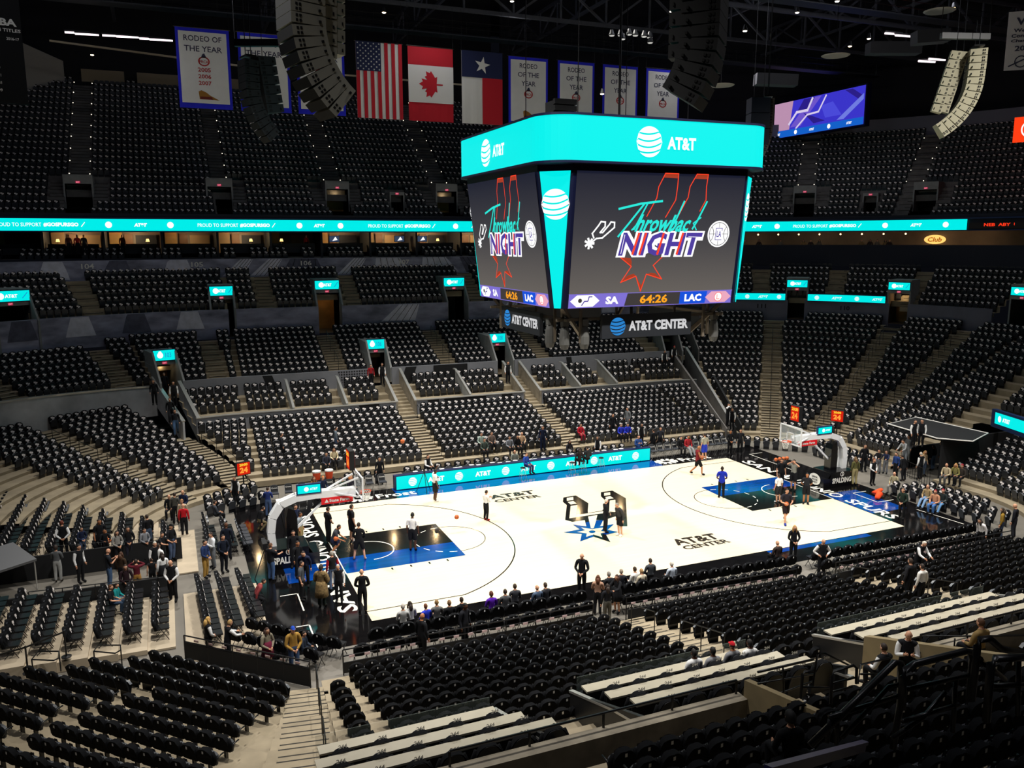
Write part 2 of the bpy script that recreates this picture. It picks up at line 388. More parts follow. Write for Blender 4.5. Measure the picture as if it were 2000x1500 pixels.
stand('right tier above the wall', CFR, T_R, tb, F(62), F(8), sw=.5, aisles=[(F(53), 1.3), (F(39), 1.3), (F(24.5), 1.2)], holes=[(F(47.8), F(44.2), 18.8, 20.6), (F(29.2), F(25.6), 18.8, 20.6)])
for a in (53, 39, 24.5): aisle_steps(CFR, T_R, F(a), 1.3, tb)
# near side
N_A = [(5.2, 1.25), (-5.2, 1.25)]
stand('near lower block', NEAR, L_NEAR, tb, sw=.53, aisles=N_A)
for a in N_A: aisle_steps(NEAR, L_NEAR, *a, tb)
stand('near lower block beside the stairs', CNL, L_NEAR, tb, 0, .055, sw=.53)
aisle_steps(CNL, L_NL, .105, 1.4, tb)
stand('aisle', CNL, L_NL, tb, .05, .16, seats=False)
stand('near-left corner block', CNF, L_NF, tb, sw=.54, lim=lambda k: (-4.5-.33*k, 2.6+.45*k), skip=lambda k, t: not (-3.75-.25*k < t < 2.1+.45*k) or (k > 2 and -.25 < t < .5))
stand('near block behind the concrete ledge', NEAR, U_SIDE, tb, sw=.52, aisles=[(14.5, 1.2), (3.2, 1.4)], skip=lambda k, t: t < 4 and k > 6 and t > .5)
stand('near top block', NEAR, T_SIDE[:3], tb, 0, 16.5, sw=.52, aisles=[(10.1, 1.1)])
stand('near top block, right part', NEAR, T_SIDE[:5], tb, -XC, 12.2, sw=.52, seats=False)
T_N = rows(8.75, 2.65, 3, 1.1, .40)+[(12.05, 3.6, .3)]
stand('near club table terrace', NEAR, T_N, tb, seats=False)
stand('near club table terrace', CNL, T_N, tb, 0, .14, seats=False)
struct(tb.obj('terrace_steps', concrete))
# upper deck
ub = MB()
UH = [(-27.4, 1), (-16.1, 1), (-5.6, 1), (5.2, 1)]
def upper(sec, lo, hi, aisles, doors, n=23, nm='', cut=None, small=()):
    w = sec.width(29.6)
    def skip(k, t):
        d = UP[k][0]
        for q in doors:
            if d < 28.4 and abs(t-q)*w < 1.05 or 28.2 < d < 31.6 and abs(t-q)*w < 2.3: return True
        for q in small:
            if 28.4 < d < 31 and abs(t-q)*w < 1.0: return True
        return cut(k, t) if cut else False
    stand(nm, sec, UP[:n], ub, lo, hi, sw=.49, aisles=[(t, 1.5) for t in aisles], holes=[(t-1.05/w, t+1.05/w, 28.2, 30.6) for t in doors]+[(t-.65/w, t+.65/w, 28.6, 30.6) for t in small], skip=skip)
    for t in aisles: aisle_steps(sec, UP[5:n], t, 1.5, ub)
    for t in doors:
        for s in (-1.65, 1.65): aisle_steps(sec, UP[1:6], t+s/w, 1.1, ub)
upper(FAR, -XC, XC, [-16.1, -5.6, 5.2, 16], [-16.1, -5.6, 5.2], nm='far upper deck', small=[.15])
upper(FLL, -46, -XC, [-27.35, -39], [-27.35, -39], nm='far-left upper deck', cut=lambda k, t: t < -29.2-(22-k)*1.3)
upper(CFR, 0, F(4), [F(66), F(46.3), F(30.5)], [F(46.3), F(28), F(66)], n=16, nm='far-right upper deck', small=[F(36.1)])
struct(ub.obj('upper_deck_steps', concrete_dk)); struct(EDGE_SHADE.obj('step_edge_shade', mat('painted_step_shade', '#2e2a24', .8)))  # strips carry step shadows as dark colour

# walls between tiers
mural = mat('mural_wall', '#8a8ca2', .7, noise=.5, scale=.55, stretch=(1, 1, 2.5))
grey_wall = mat('grey_wall', '#83858c', .7, noise=.12, scale=.8)
def nodes_dots():
    m = mat('perforated_wall', '#7e8088', .7); nt = m.node_tree; b = nt.nodes['Principled BSDF']
    tc = nt.nodes.new('ShaderNodeTexCoord'); mp = nt.nodes.new('ShaderNodeMapping'); mp.inputs['Scale'].default_value = (5, 0, 5)
    v = nt.nodes.new('ShaderNodeTexVoronoi'); v.inputs['Randomness'].default_value = 0; v.inputs['Scale'].default_value = 1
    r = nt.nodes.new('ShaderNodeValToRGB'); r.color_ramp.elements[0].position = .33; r.color_ramp.elements[1].position = .36
    r.color_ramp.elements[0].color = (.01, .01, .012, 1); r.color_ramp.elements[1].color = (.2, .2, .23, 1)
    nt.links.new(tc.outputs['Object'], mp.inputs[0]); nt.links.new(mp.outputs[0], v.inputs['Vector']); nt.links.new(v.outputs['Distance'], r.inputs[0]); nt.links.new(r.outputs[0], b.inputs['Base Color'])
    return m
dots = nodes_dots()
w = MB()
def far_wall(d, z0, z1, lo=G(103), hi=F(75), gaps=(), mi=0, th=.15):
    wall_strip(w, CFL, lo, 1, d, z0, z1, th, mi); wall_strip(w, CFR, 0, hi, d, z0, z1, th, mi)
    for a, b in subtract([(-XC, XC)], gaps): wall_strip(w, FAR, a, b, d, z0, z1, th, mi)
ST = [(-5.9, -4.3), (4.4, 6.0)]
far_wall(8.65, 2.0, 3.22, gaps=ST, mi=0)
far_wall(8.6, 3.22, 3.28, gaps=ST, mi=2, th=.26)
far_wall(13.15, 3.6, 5.14, lo=G(101.8), hi=F(78), gaps=[hw(-5.8, .78), hw(4.75, .78)], mi=0)
w.obj  # keep order readable
struct(w.obj('wall_club', [grey_wall, dots, steel, mural, concrete_dk]))
w = MB()
far_wall(21.35, 7.1, 9.5, lo=.1, hi=F(60), gaps=[hw(x, 1.0) for x in TV], mi=3)
far_wall(26.45, 11.6, 13.5, lo=.1, hi=F(62), mi=3)
struct(w.obj('wall_far', [grey_wall, dots, steel, mural, concrete_dk]))
w = MB()
wall_strip(w, CFL, .02, G(106.3), 14.4, 2.6, 5.9, .2, 0, z1b=4.75); wall_strip(w, CFL, .02, G(106.3), 14.35, 5.85, 5.95, .3, 2, z0b=4.7, z1b=4.8)
radial_wall(w, CFL, G(106.2), 8.7, 15.2, 1.5, 3.5, 3.1, 5.3, .16, 0, 2); radial_wall(w, CFL, G(102.4), 8.65, 13.4, 1.5, 3.5, 3.2, 5.1, .16, 0, 2)
struct(w.obj('wall_left', [mat('pale_mural', '#c4c5c8', .6, noise=.35, scale=.5), dots, steel]))
w = MB()
for a, b in ((62, 47.6), (44.2, 27.5), (23.9, 8)): wall_strip(w, CFR, F(a), F(b), 19.3, 7.3, 9.35, .15, 0)
wall_strip(w, CFR, F(62), F(60.5), 19.3, 7.3, 11, 7, 4)
radial_wall(w, CFR, F(77), 1, 13.3, 0, 1.5, .7, 5.1, .14, 4); radial_wall(w, CFR, F(73.2), 1, 13.3, 0, 1.5, 1.0, 5.4, .14, 4, 2); radial_wall(w, CFR, F(69), 0.5, 9, 0, 0, 1.1, 3.6, .14, 5); radial_wall(w, CFR, F(72.6), .5, 9, 0, 0, .9, 3.4, .14, 5)
radial_wall(w, CFR, F(70.8), 12, 19.3, 1.5, 3.5, 5.4, 9.3, .14, 4)
struct(w.obj('wall_right', [mat('lilac_wall', '#6f7080', .7, noise=.12, scale=.7), dots, steel, mural, concrete_dk, dark]))
# black mural shapes on the walls (printed pattern)
mp = MB()
for (x0, x1, k) in ((-9.3, -6.9, 1), (-3.9, -3.0, -1), (-1.6, 1.3, 0), (10.3, 10.8, .5), (-14.9, -14.2, 1)):
    fr = frame((0, YC+R0+13.15-.02, 0), (1, 0, 0), (0, 0, 1))
    mp.flat([(x0+k*.5, 3.7), (x1+k*.5, 3.7), (x1, 5.1), (x0, 5.1)], fr, .005, 1 if (x1-x0) > 2.3 and k == 1 else 0)
fr = frame((0, YC+R0+8.65-.02, 0), (1, 0, 0), (0, 0, 1))
for x0, x1 in ((-3.2, -2.6), (-1.9, 1.2), (2.8, 3.4), (-8.4, -7.2), (8, 9)): mp.flat([(x0, 2.4), (x1+.2, 2.4), (x1, 3.2), (x0-.3, 3.2)], fr, .005)
struct(mp.obj('wall_mural_print', [dark, dots]))
mq = MB(); rnd = random.Random(5)
for z0, z1, d in ((8.0, 9.45, 21.35), (12.0, 13.45, 26.45)):
    fr = frame((0, YC+R0+d-.02, 0), (1, 0, 0), (0, 0, 1)); x = -XC
    while x < XC-3:
        ww = rnd.uniform(1.4, 4); sl = rnd.uniform(-1.3, 1.3)
        if not any(abs(x+ww/2-t) < 2.6 for t in TV) or d > 22:
            mq.flat([(x, z0), (x+ww, z0), (x+ww*.8+sl, z1), (x+ww*.2+sl, z1)], fr, .004, rnd.choice((0, 0, 1)))
            for j in range(4): mq.flat([(x+ww*(.2+j*.2)+.02, z0), (x+ww*(.2+j*.2)+.07, z0), (x+ww*(.3+j*.15)+sl+.05, z1), (x+ww*(.3+j*.15)+sl, z1)], fr, .008, 2)
        x += ww+rnd.uniform(.3, 1.6)
    for sec, lo, hi in ((CFL, .14, .98), (CFR, .02, .2)):
        for i in range(9 if sec is CFL else 2):
            t = lo+(hi-lo)*(i+.2)/(9 if sec is CFL else 2); dt = .05
            p = [(*sec.pos(t, d-.02), z0), (*sec.pos(t+dt, d-.02), z0), (*sec.pos(t+dt*.8, d-.02), z1), (*sec.pos(t+.01, d-.02), z1)]
            mq.add(p, [(0, 1, 2, 3)], i % 2)
struct(mq.obj('wall_mural_shapes', [mat('mural_pale', '#d2d3e2', .7, noise=.15, scale=2), mat('mural_mid', '#55576a', .7, noise=.3, scale=2), dark]))
mn = MB()
for s, x in (('104', -26.8), ('105', -18.5), ('106', -9.3), ('107', -.2)):
    if x < -XC:
        a = 180-math.degrees(math.acos(min(1, (-XC-x)/(32.4)))); px, py = CFL.pos(G(a), 26.38); o = R(a); fr = frame((px, py, 13.05), (math.sin(o), -math.cos(o), 0), (0, 0, 1))
    else: fr = frame((x, YC+R0+26.38, 13.05), (1, 0, 0), (0, 0, 1))
    put_text(mn, s, fr, 0, 0, .95, .42, .02)
for s, a in (('111', 53), ('110', 36)):
    px, py = CFR.pos(F(a), 19.22); o = R(a); put_text(mn, s, frame((px, py, 8.75), (math.sin(o), -math.cos(o), 0), (0, 0, 1)), 0, 0, .8, .4, .02, mi=1)
struct(mn.obj('wall_section_number', [white_m, dark]))

# suites behind the ribbon board
sb = MB()
SU = rows(26.62, 13.25, 2, .95, .35)
for sec, lo, hi in ((FAR, -XC, XC), (FLL, -46, -XC), (CFR, 0, F(60))):
    stand('far suite balcony', sec, SU, sb, lo, hi, sw=.55, aisles=[(x, .7) for x in (-14.6, -10.1, -7.7, -3.2, 1.4, 5.9, 10.4, 15)] if sec is FAR else ([(t/100, .8) for t in range(16, 100, 7)] if sec is CFR else [(-19-4.5*q, .8) for q in range(6)]))
    if sec is FLL: wall_strip(sb, sec, lo, hi, 26.48, 11.5, 13.6, .15, 3)
    wall_strip(sb, sec, lo, hi, 31.6, 13.5, 16.4, .2, 1)
    ts = [lo+(hi-lo)*i/24 for i in range(25)]
    sb.band([(*sec.pos(t, 28.5), 13.95) for t in ts], [(*sec.pos(t, 31.6), 13.95) for t in ts], 2)
    sb.band([(*sec.pos(t, 26.3), 15.86) for t in ts], [(*sec.pos(t, 31.6), 15.86) for t in ts], 3)
    wall_strip(sb, sec, lo, hi, 26.5, 15.86, 17.3, .6, 3)
wall_strip(sb, CFR, F(60), F(4), 30.5, 12.8, 16.4, .2, 1)
ts = [F(60)+(F(4)-F(60))*i/24 for i in range(25)]
sb.band([(*CFR.pos(t, 25.4), 13.3) for t in ts], [(*CFR.pos(t, 30.5), 13.3) for t in ts], 2)
sb.band([(*CFR.pos(t, 26.3), 15.86) for t in ts], [(*CFR.pos(t, 30.5), 15.86) for t in ts], 3)
wall_strip(sb, CFR, F(60), F(4), 26.5, 15.86, 17.3, .6, 3); wall_strip(sb, CFR, F(60), F(4), 25.3, 12.4, 14.5, .15, 3)
struct(sb.obj('suite_shell', [concrete_dk, mat('suite_wall', '#6e6259', .7, noise=.2, scale=.6), mat('suite_carpet', '#3a3430', .9), navy]))

# floor, enclosing wall and roof
fl = MB(); fl.add([(-75, -70, -.02), (80, -70, -.02), (80, 75, -.02), (-75, 75, -.02)], [(0, 1, 2, 3)])
struct(fl.obj('floor', mat('arena_floor', '#6f6a62', .55, noise=.1, scale=.6)))
wl = MB()
for sec, lo, hi in ((FAR, -XC, XC), (FLL, -60, -XC)): wall_strip(wl, sec, lo, hi, 46.6, 13, 44, .3)
wall_strip(wl, CFR, 0, 1, 43.6, 13, 44, .3); wall_strip(wl, ER, -YC, YC, 43.6, 0, 44, .3)
wall_strip(wl, CFR, 0, F(5), 40.7, 25.6, 28.2, .4, 1)
wl.add([(-29.0, 58.0, 30.2), (-33.5, 55.4, 27.4), (-48, 46, 18), (-48, 46, 33), (-33.2, 55.5, 34.0), (-29.0, 58.0, 32.6)], [(0, 1, 2, 3, 4, 5)], 3)
for x0, x1 in ((-27.5, -23.6), (-22.4, -18.3), (-17.6, -9)): wl.box(((x0+x1)/2, 58.2, 31.4), (x1-x0, .2, 1.2), mi=2)
struct(wl.obj('wall_outer', [mat('outer_wall', '#1b1c22', .9), mat('parapet', '#7d7f90', .8), mat('panel_tan', '#9c8f7a', .8), mat('wall_pale', '#a8a49c', .8)]))
cl = MB(); cl.add([(-75, -70, 43), (80, -70, 43), (80, 75, 43), (-75, 75, 43)], [(3, 2, 1, 0)])
struct(cl.obj('ceiling', mat('roof_deck', '#121319', .9, noise=.3, scale=.3)))
wn = MB(); wn.box((0, -69, 22), (150, .3, 44)); struct(wn.obj('wall_near', dark))
# ------------------------------------------------------------------ arena seats
# local frame: +Y points away from the court (seat back), origin on the tread
def seat_template(detail=False):
    v, f, mi = [], [], []
    def add(vs, fs, m): n = len(v); v.extend(vs); f.extend([tuple(i+n for i in q) for q in fs]); mi.extend([m]*len(fs))
    xs = [-.235, -.13, 0, .13, .235]; tp = [.79, .875, .895, .875, .79]
    # shirt-covered back: front and rear skins with arch
    F_, B_ = [], []
    for zi, fr in ((.40, 0), (.62, .5), (None, 1)):
        F_.append([(x, .13+.10*fr-.03*(1-abs(x)/.235), zi if zi else t) for x, t in zip(xs, tp)])
        B_.append([(x, .20+.10*fr, zi if zi else t-.01) for x, t in zip(xs, tp)])
    vs = sum(F_, [])+sum(B_, []); fs = []
    for r in range(2):
        for c in range(4): fs += [(r*5+c, r*5+c+1, r*5+5+c+1, r*5+5+c), (15+r*5+c+1, 15+r*5+c, 15+r*5+5+c, 15+r*5+5+c+1)]
    fs += [(10+c, 10+c+1, 25+c+1, 25+c) for c in range(4)]
    for r in range(2): fs += [(r*5, r*5+5, 20+r*5, 15+r*5), (r*5+9, r*5+4, 19+r*5, 24+r*5)]
    add(vs, fs, 0)
    # folded pan
    px = [-.22, -.12, .12, .22]; pz = [.575, .66, .66, .575]
    A = [(x*.9, .07, .20) for x in px]; Bq = [(x, .00, z) for x, z in zip(px, pz)]; Cq = [(x, .09, z) for x, z in zip(px, pz)]
    add(A+Bq+Cq, [(c, c+1, 5+c, 4+c) for c in range(3)], 1)
    add(A+Bq+Cq, [(4+c, 5+c, 9+c, 8+c) for c in range(3)], 2)  # highlight on the pan's top edge, painted in lighter grey
    # pedestal
    add([(-.2, .12, 0), (.2, .12, 0), (.2, .12, .4), (-.2, .12, .4)], [(0, 1, 2, 3)], 3)
    # print on the chest and the white tag at the neck
    for (a, b, c, d, y) in ((-.12, .02, .745, .85, .148), (.0, .125, .715, .81, .150), (-.035, .055, .66, .73, .142)):
        add([(a, y, c), (b, y-.004, c), (b, y+.028, d), (a, y+.028, d)], [(0, 1, 2, 3)], 4)
    add([(-.024, .312, .79), (-.024, .312, .86), (.024, .312, .86), (.024, .312, .79)], [(0, 1, 2, 3)], 5)
    # glossy rim of the shell peeping over the shirt
    add([(-.12, .285, .885), (.12, .285, .885), (.06, .315, .893), (-.06, .315, .893)], [(0, 1, 2, 3)], 3)
    return np.array(v, np.float32), np.array(f, np.int32), np.array(mi, np.int32)
SEAT_MATS = [shirt_m, seat_m, mat('pan_edge_highlight', '#5a5d62', .35), seat_dk, print_m, tag_m]
def scatter(name, tpl, mats, items, jitter=.02):
    tv, tf, tm = tpl; N = len(items); rng = np.random.default_rng(3)
    P = np.array([(i[0], i[1], i[2], i[3]) for i in items], np.float64)
    a = P[:, 3]-PI/2+rng.normal(0, jitter, N)
    x = tv[:, 0][None]*np.cos(a)[:, None]-tv[:, 1][None]*np.sin(a)[:, None]+P[:, 0][:, None]
    y = tv[:, 0][None]*np.sin(a)[:, None]+tv[:, 1][None]*np.cos(a)[:, None]+P[:, 1][:, None]
    z = tv[:, 2][None]*(1+rng.normal(0, .012, N))[:, None]+P[:, 2][:, None]
    co = np.stack([x, y, z], -1).reshape(-1).astype(np.float32)
    nv, nf = len(tv), len(tf); fi = (tf[None]+(np.arange(N)*nv)[:, None, None]).reshape(-1).astype(np.int32)
    me = bpy.data.meshes.new(name); me.vertices.add(N*nv); me.vertices.foreach_set('co', co)
    me.loops.add(len(fi)); me.loops.foreach_set('vertex_index', fi)
    me.polygons.add(N*nf); me.polygons.foreach_set('loop_start', np.arange(0, len(fi), 4, dtype=np.int32))
    for m in mats: me.materials.append(m)
    me.polygons.foreach_set('material_index', np.tile(tm, N).astype(np.int32)); me.update(calc_edges=True); me.validate()
    return link(name, me)
vis = []
for s in SEATS:
    u, v, dw = proj((s[0], s[1], s[2]+.6))
    if dw > 1 and -160 < u < 2160 and -60 < v < 1640: vis.append((dw, u, v, s))
inframe = sorted([q for q in vis if 0 <= q[1] <= 2000 and 0 <= q[2] <= 1520 and q[0] > 3.5], key=lambda q: q[0])
near = inframe[:300]; nid = set(id(q[3]) for q in near)
rest = [q[3] for q in vis if id(q[3]) not in nid]
TPL = seat_template()
lower = [s for s in rest if 'upper deck' not in s[4]]; upperS = [s for s in rest if 'upper deck' in s[4]]
o = stuff(tag(scatter('arena_seats', TPL, SEAT_MATS, lower), 'rows of black shirt-draped seats filling the lower bowl', 'seats'))
o = stuff(tag(scatter('upper_deck_seats', TPL, SEAT_MATS, upperS), 'dark seats with pale prints filling the unlit upper deck', 'seats'))

def arch(w, z0, z1, y0, y1, th, n=8, drop=.10, bulge=.03, seed=None):   # rounded shell panel
    mb = MB(); rg = random.Random(seed); A, B = [], []
    for j in range(7):
        ra, rb = [], []
        for i in range(n+1):
            x = -w/2+w*i/n; e = abs(2*x/w); top = z1-drop*e**3; z = z0+(top-z0)*j/6; y = y0+(y1-y0)*j/6
            k = rg.uniform(-.012, .012) if seed is not None else 0
            sq = 1-.10*(j/6)**4
            ra.append((x*sq, y-bulge*(1-e*e)+k, z)); rb.append((x*sq, y+th-bulge*.4*(1-e*e)*(-1)+k, z-.004))
        A.append(ra); B.append(rb)
    for j in range(6): mb.band(A[j], A[j+1]); mb.band(B[j+1], B[j])
    mb.band(A[-1], B[-1]); mb.band(B[0], A[0]); mb.band([r[0] for r in A], [r[0] for r in B]); mb.band([r[-1] for r in B], [r[-1] for r in A])
    return mb
S_back = arch(.45, .40, .87, .17, .26, .05).mesh('backrest', seat_dk, True)
S_pan = arch(.43, .36, .66, .08, .02, .07, bulge=.01, drop=.06).mesh('seat_pan', seat_m, True)
S_shirts = []
for q in range(4):
    m = arch(.50, .42, .895, .145, .245, .11, seed=q, drop=.12, bulge=.035)
    for sx in (-1, 1): m.tube([(sx*.2, .24, .80), (sx*.262, .25, .66), (sx*.268, .24, .50)], [.05, .055, .045], 6)
    S_shirts.append(m.mesh('draped_shirt', shirt_m, True))
m = MB(); m.flat([(-.026, .785), (.026, .785), (.026, .862), (-.026, .862)], frame((0, .371, 0), (-1, 0, 0), (0, .02, 1))); S_tag = m.mesh('neck_tag', tag_m)
m = MB()
for a, b, c, d, y in ((-.11, .02, .745, .84, .16), (.0, .115, .70, .80, .15), (-.03, .05, .645, .72, .14)):
    m.add([(a, y-.05, c), (b, y-.05, c), (b, y-.03, d), (a, y-.03, d)], [(0, 1, 2, 3)])
S_print = m.mesh('shirt_print', print_m)
m = MB()
for sx in (-1, 1): m.tube([(sx*.255, .24, .40), (sx*.255, .05, .56), (sx*.255, -.06, .56)], .022, 5)
S_arm = [MB().tube([(sx*.25, .22, .45), (sx*.25, .10, .59), (sx*.25, -.10, .59)], .022, 6).mesh('armrest', seat_dk, True) for sx in (-1, 1)]
m = MB(); m.box((0, .14, .2), (.06, .1, .4)); m.box((0, .14, .015), (.3, .16, .03)); m.box((0, .14, .4), (.4, .06, .06)); S_leg = m.mesh('pedestal', black_metal)
proto = thing('arena_seat', 'x', 'seat')
link('backrest', S_back, proto); link('seat_pan', S_pan, proto); link('pedestal', S_leg, proto)
for a in S_arm: link('armrest', a, proto)
sh = link('draped_shirt', S_shirts[0], proto); link('neck_tag', S_tag, sh); link('shirt_print', S_print, sh)
import collections
grp = collections.defaultdict(list)
for q in near: grp[(q[3][4], q[3][5])].append(q)
first = True
for (blk, row), qs in grp.items():
    qs.sort(key=lambda q: q[1])
    for i, q in enumerate(qs):
        s = q[3]; o = proto if first else copy_tree(proto); first = False
        o.location = (s[0], s[1], s[2]); o.rotation_euler.z = s[3]-PI/2+random.gauss(0, .02)
        o['label'] = f"black shirt-draped seat, {nth(i)} from left, {nth(row)} row of {blk}"
        o['category'] = 'seat'; o['group'] = f'shirt-draped seats of the {blk}'
        for ch in o.children:
            if ch.name.startswith('draped_shirt'): ch.data = S_shirts[random.randrange(4)]
# ------------------------------------------------------------------ court floor and its painted markings
HL, HW = 14.326, 7.62
maple = mat('maple', '#e8dcc0', .22, noise=.05, scale=1.2, stretch=(.35, 6, 1), spec=.35)
apron_m = mat('black_apron', '#0f0e0f', .08, noise=.25, scale=2, spec=.5)
blue_p = mat('blue_paint', '#083a88', .08, noise=.15, scale=1.5, stretch=(.3, 3, 1), spec=.5)
black_p = mat('court_black', '#141312', .09, spec=.5)
white_p = mat('court_white', '#f4f1e6', .25)
brown_p = mat('court_brown', '#2a1d10', .3)
floor_o = bpy.data.objects['floor']
def rect(mb, x0, x1, y0, y1, z, mi=0): return mb.add([(x0, y0, z), (x1, y0, z), (x1, y1, z), (x0, y1, z)], [(0, 1, 2, 3)], mi)
def paint(name, fn, m, lab=None):
    mb = MB(); fn(mb); o = mb.obj(name, m, floor_o)
    if lab: o['label'] = lab
    return o
paint('apron', lambda b: rect(b, -18.4, 18.0, -9.3, 9.7, .0), apron_m)
paint('maple_floor', lambda b: rect(b, -HL, HL, -HW, HW, .004), maple)
paint('sideline_blue', lambda b: (rect(b, -9.1, 9.15, HW, 9.7, .004), rect(b, 5.2, 11.6, -8.05, -HW-.06, .004)), blue_p, 'blue painted strip along the sideline')
def blues(b):
    rect(b, -HL, -8.53, -2.44, -.5, .008); rect(b, 8.53, HL, .5, 2.44, .008)
    rect(b, HL+.06, 16.9, -5.4, -1.6, .004); rect(b, -16.9, -HL-.06, -2.6, -.5, .004)
paint('key_blue_paint', blues, blue_p)
paint('key_black_paint', lambda b: (rect(b, -HL, -8.53, -.5, 2.44, .008), rect(b, 8.53, HL, -2.44, .5, .008)), black_p)
def whites(b):
    for s in (-1, 1):
        rect(b, *sorted((s*HL-.03, s*HL+.03)), -2.5, 2.5, .012)
        ring(b, FLR, s*12.75, 0, 1.22, 1.28, .012, 0, 90 if s > 0 else -90, 270 if s > 0 else 90)
        for i in range(8):
            a = (90 if s > 0 else -90)+s*0+(i+.25)*180/8
            aa = R(a) if s < 0 else R(a+180); a0 = math.degrees(aa)+180
            ring(b, FLR, s*8.53, 0, 1.78, 1.83, .012, 0, (-90 if s > 0 else 90)+i*22.5+4, (-90 if s > 0 else 90)+i*22.5+16, n=4)
    for x0, y0, x1, y1 in ((-16.7, -9, -16.7, -7.0), (-16.7, -5.6, -16.7, -3.8), (16.2, -2.1, 16.2, -4.0), (16.2, -4, 17.4, -4), (16.2, -2.1, 17.2, -2.1), (16.4, 3, 16.4, 7.8), (16.4, 7.8, 17.5, 7.8), (17.2, -5.8, 17.5, -8.6), (-17.4, -3.8, -16.7, -3.8), (-17.4, -7, -16.7, -7)):
        stroke(b, [(x0, y0), (x1, y1)], .06, FLR, .012)
paint('white_court_line', whites, white_p)
def darks(b):
    for s in (-1, 1):
        th = math.degrees(math.asin(6.71/7.24)); c = 180 if s > 0 else 0
        ring(b, FLR, s*12.75, 0, 7.19, 7.25, .012, 0, c-th, c+th, n=60)
        xk = 12.75-7.24*math.cos(R(th))
        for y in (-6.71, 6.71): stroke(b, [(s*xk, y), (s*HL, y)], .05, FLR, .012)
        ring(b, FLR, s*8.53, 0, 1.79, 1.83, .012, 0, 90 if s > 0 else -90, 270 if s > 0 else 90)
        for k in range(4):
            for y in (-2.62, 2.62): stroke(b, [(s*(HL-2.1-k*.9), y), (s*(HL-2.1-k*.9), y*1.06)], .08, FLR, .012)
paint('dark_court_line', darks, black_p)
def words(b):
    for s in (-1, 1):
        fr = frame((s*15.0, 0, 0), (0, -s, 0), (s, 0, 0))
        put_text(b, 'SAN', fr, -4.95, 0, 3.0, .82, .012, .022); put_text(b, 'ANTONIO', fr, -.2, 0, 5.2, .82, .012, .022); put_text(b, 'SPURS', fr, 4.75, 0, 3.5, .82, .012, .022)
    for x0 in (-11.4, 9.9):     # daisy emblem and wordmark on the far apron
        for i in range(12):
            a = R(i*30); stroke(b, [(x0+.35*math.cos(a), 8.45+.26*math.sin(a)), (x0+.78*math.cos(a), 8.45+.55*math.sin(a))], .2, FLR, .012)
        put_text(b, 'Frost', FLR, x0+2.25, 8.4, 2.4, .8, .012, .02)
paint('apron_lettering', words, white_p)
def att(b):
    put_text(b, 'AT&T', FLR, -2.75, 5.62, 2.9, .72, .012, .035); put_text(b, 'CENTER', FLR, -2.75, 4.78, 2.9, .5, .012, .03)
    put_text(b, 'AT&T', FLR, 2.95, -4.95, 2.6, .82, .012, .035); put_text(b, 'CENTER', FLR, 3.05, -5.75, 2.7, .5, .012, .03)
paint('arena_lettering', att, brown_p, 'brown arena lettering on the maple')
LG = lambda x, y: tuple(at(1080+x*.09, 940+y*.09, z=0))[:2]
def poly(b, pts, mi=0, z=.012): b.flat([LG(*p) for p in pts], FLR, z, mi)
def logo(b):
    # black U-shaped spur with cut-outs, mirrored shading, then the eight-point rowel
    poly(b, [(225, 355), (495, 310), (770, 480), (755, 640), (760, 690), (1070, 640), (1120, 560), (1125, 410), (1040, 330), (1040, 240), (1290, 205), (1580, 370), (1615, 980), (1500, 980), (1440, 740), (965, 735), (760, 770), (690, 845), (420, 885), (265, 840), (300, 520), (215, 450)], 0)
    poly(b, [(1440, 740), (1420, 740), (965, 735), (940, 830), (1090, 850)], 0)
    for q in ([(300, 365), (440, 345), (445, 410), (300, 430)], [(320, 455), (440, 430), (515, 490), (385, 510)], [(385, 540), (530, 520), (505, 735), (1080, 655), (1360, 670), (1360, 670), (1090, 700), (965, 715), (355, 810)],
              [(1110, 260), (1240, 240), (1245, 300), (1110, 320)], [(1130, 350), (1240, 325), (1320, 375), (1190, 395)], [(1230, 425), (1355, 405), (1365, 665), (1220, 690)]): poly(b, q, 2, .016)
    poly(b, [(760, 770), (965, 735), (880, 1030), (820, 1030)], 2, .016)
    poly(b, [(690, 845), (760, 760), (820, 1010), (730, 1000)], 0, .017); poly(b, [(700, 900), (785, 880), (820, 1020), (730, 1000)], 1, .018)
    poly(b, [(965, 735), (1110, 720), (1090, 850), (940, 840)], 0, .017); poly(b, [(940, 850), (1090, 850), (1030, 970), (880, 1040)], 1, .018)
    st = [(430, 945), (730, 985), (850, 1035), (1010, 985), (1325, 935), (1185, 1060), (1410, 1105), (1150, 1165), (1245, 1325), (880, 1205), (590, 1310), (625, 1150), (230, 1115), (580, 1050)]
    c = (850, 1105)
    for i in range(len(st)): poly(b, [c, st[i], st[(i+1) % len(st)]], 1 if i not in (7, 8) else 0, .02)
    st2 = [(610, 1010), (800, 1040), (850, 1050), (900, 1040), (1110, 1010), (1040, 1085), (1190, 1110), (1030, 1140), (1070, 1225), (880, 1165), (720, 1215), (735, 1140), (520, 1108), (700, 1075)]
    for i in range(len(st2)): poly(b, [c, st2[i], st2[(i+1) % len(st2)]], 2, .024)
    b.flat([LG(c[0]+72*math.cos(R(a)), c[1]+28*math.sin(R(a))) for a in range(0, 360, 20)], FLR, .028, 1)
mb = MB(); logo(mb); o = mb.obj('center_emblem', [black_p, blue_p, maple], floor_o)
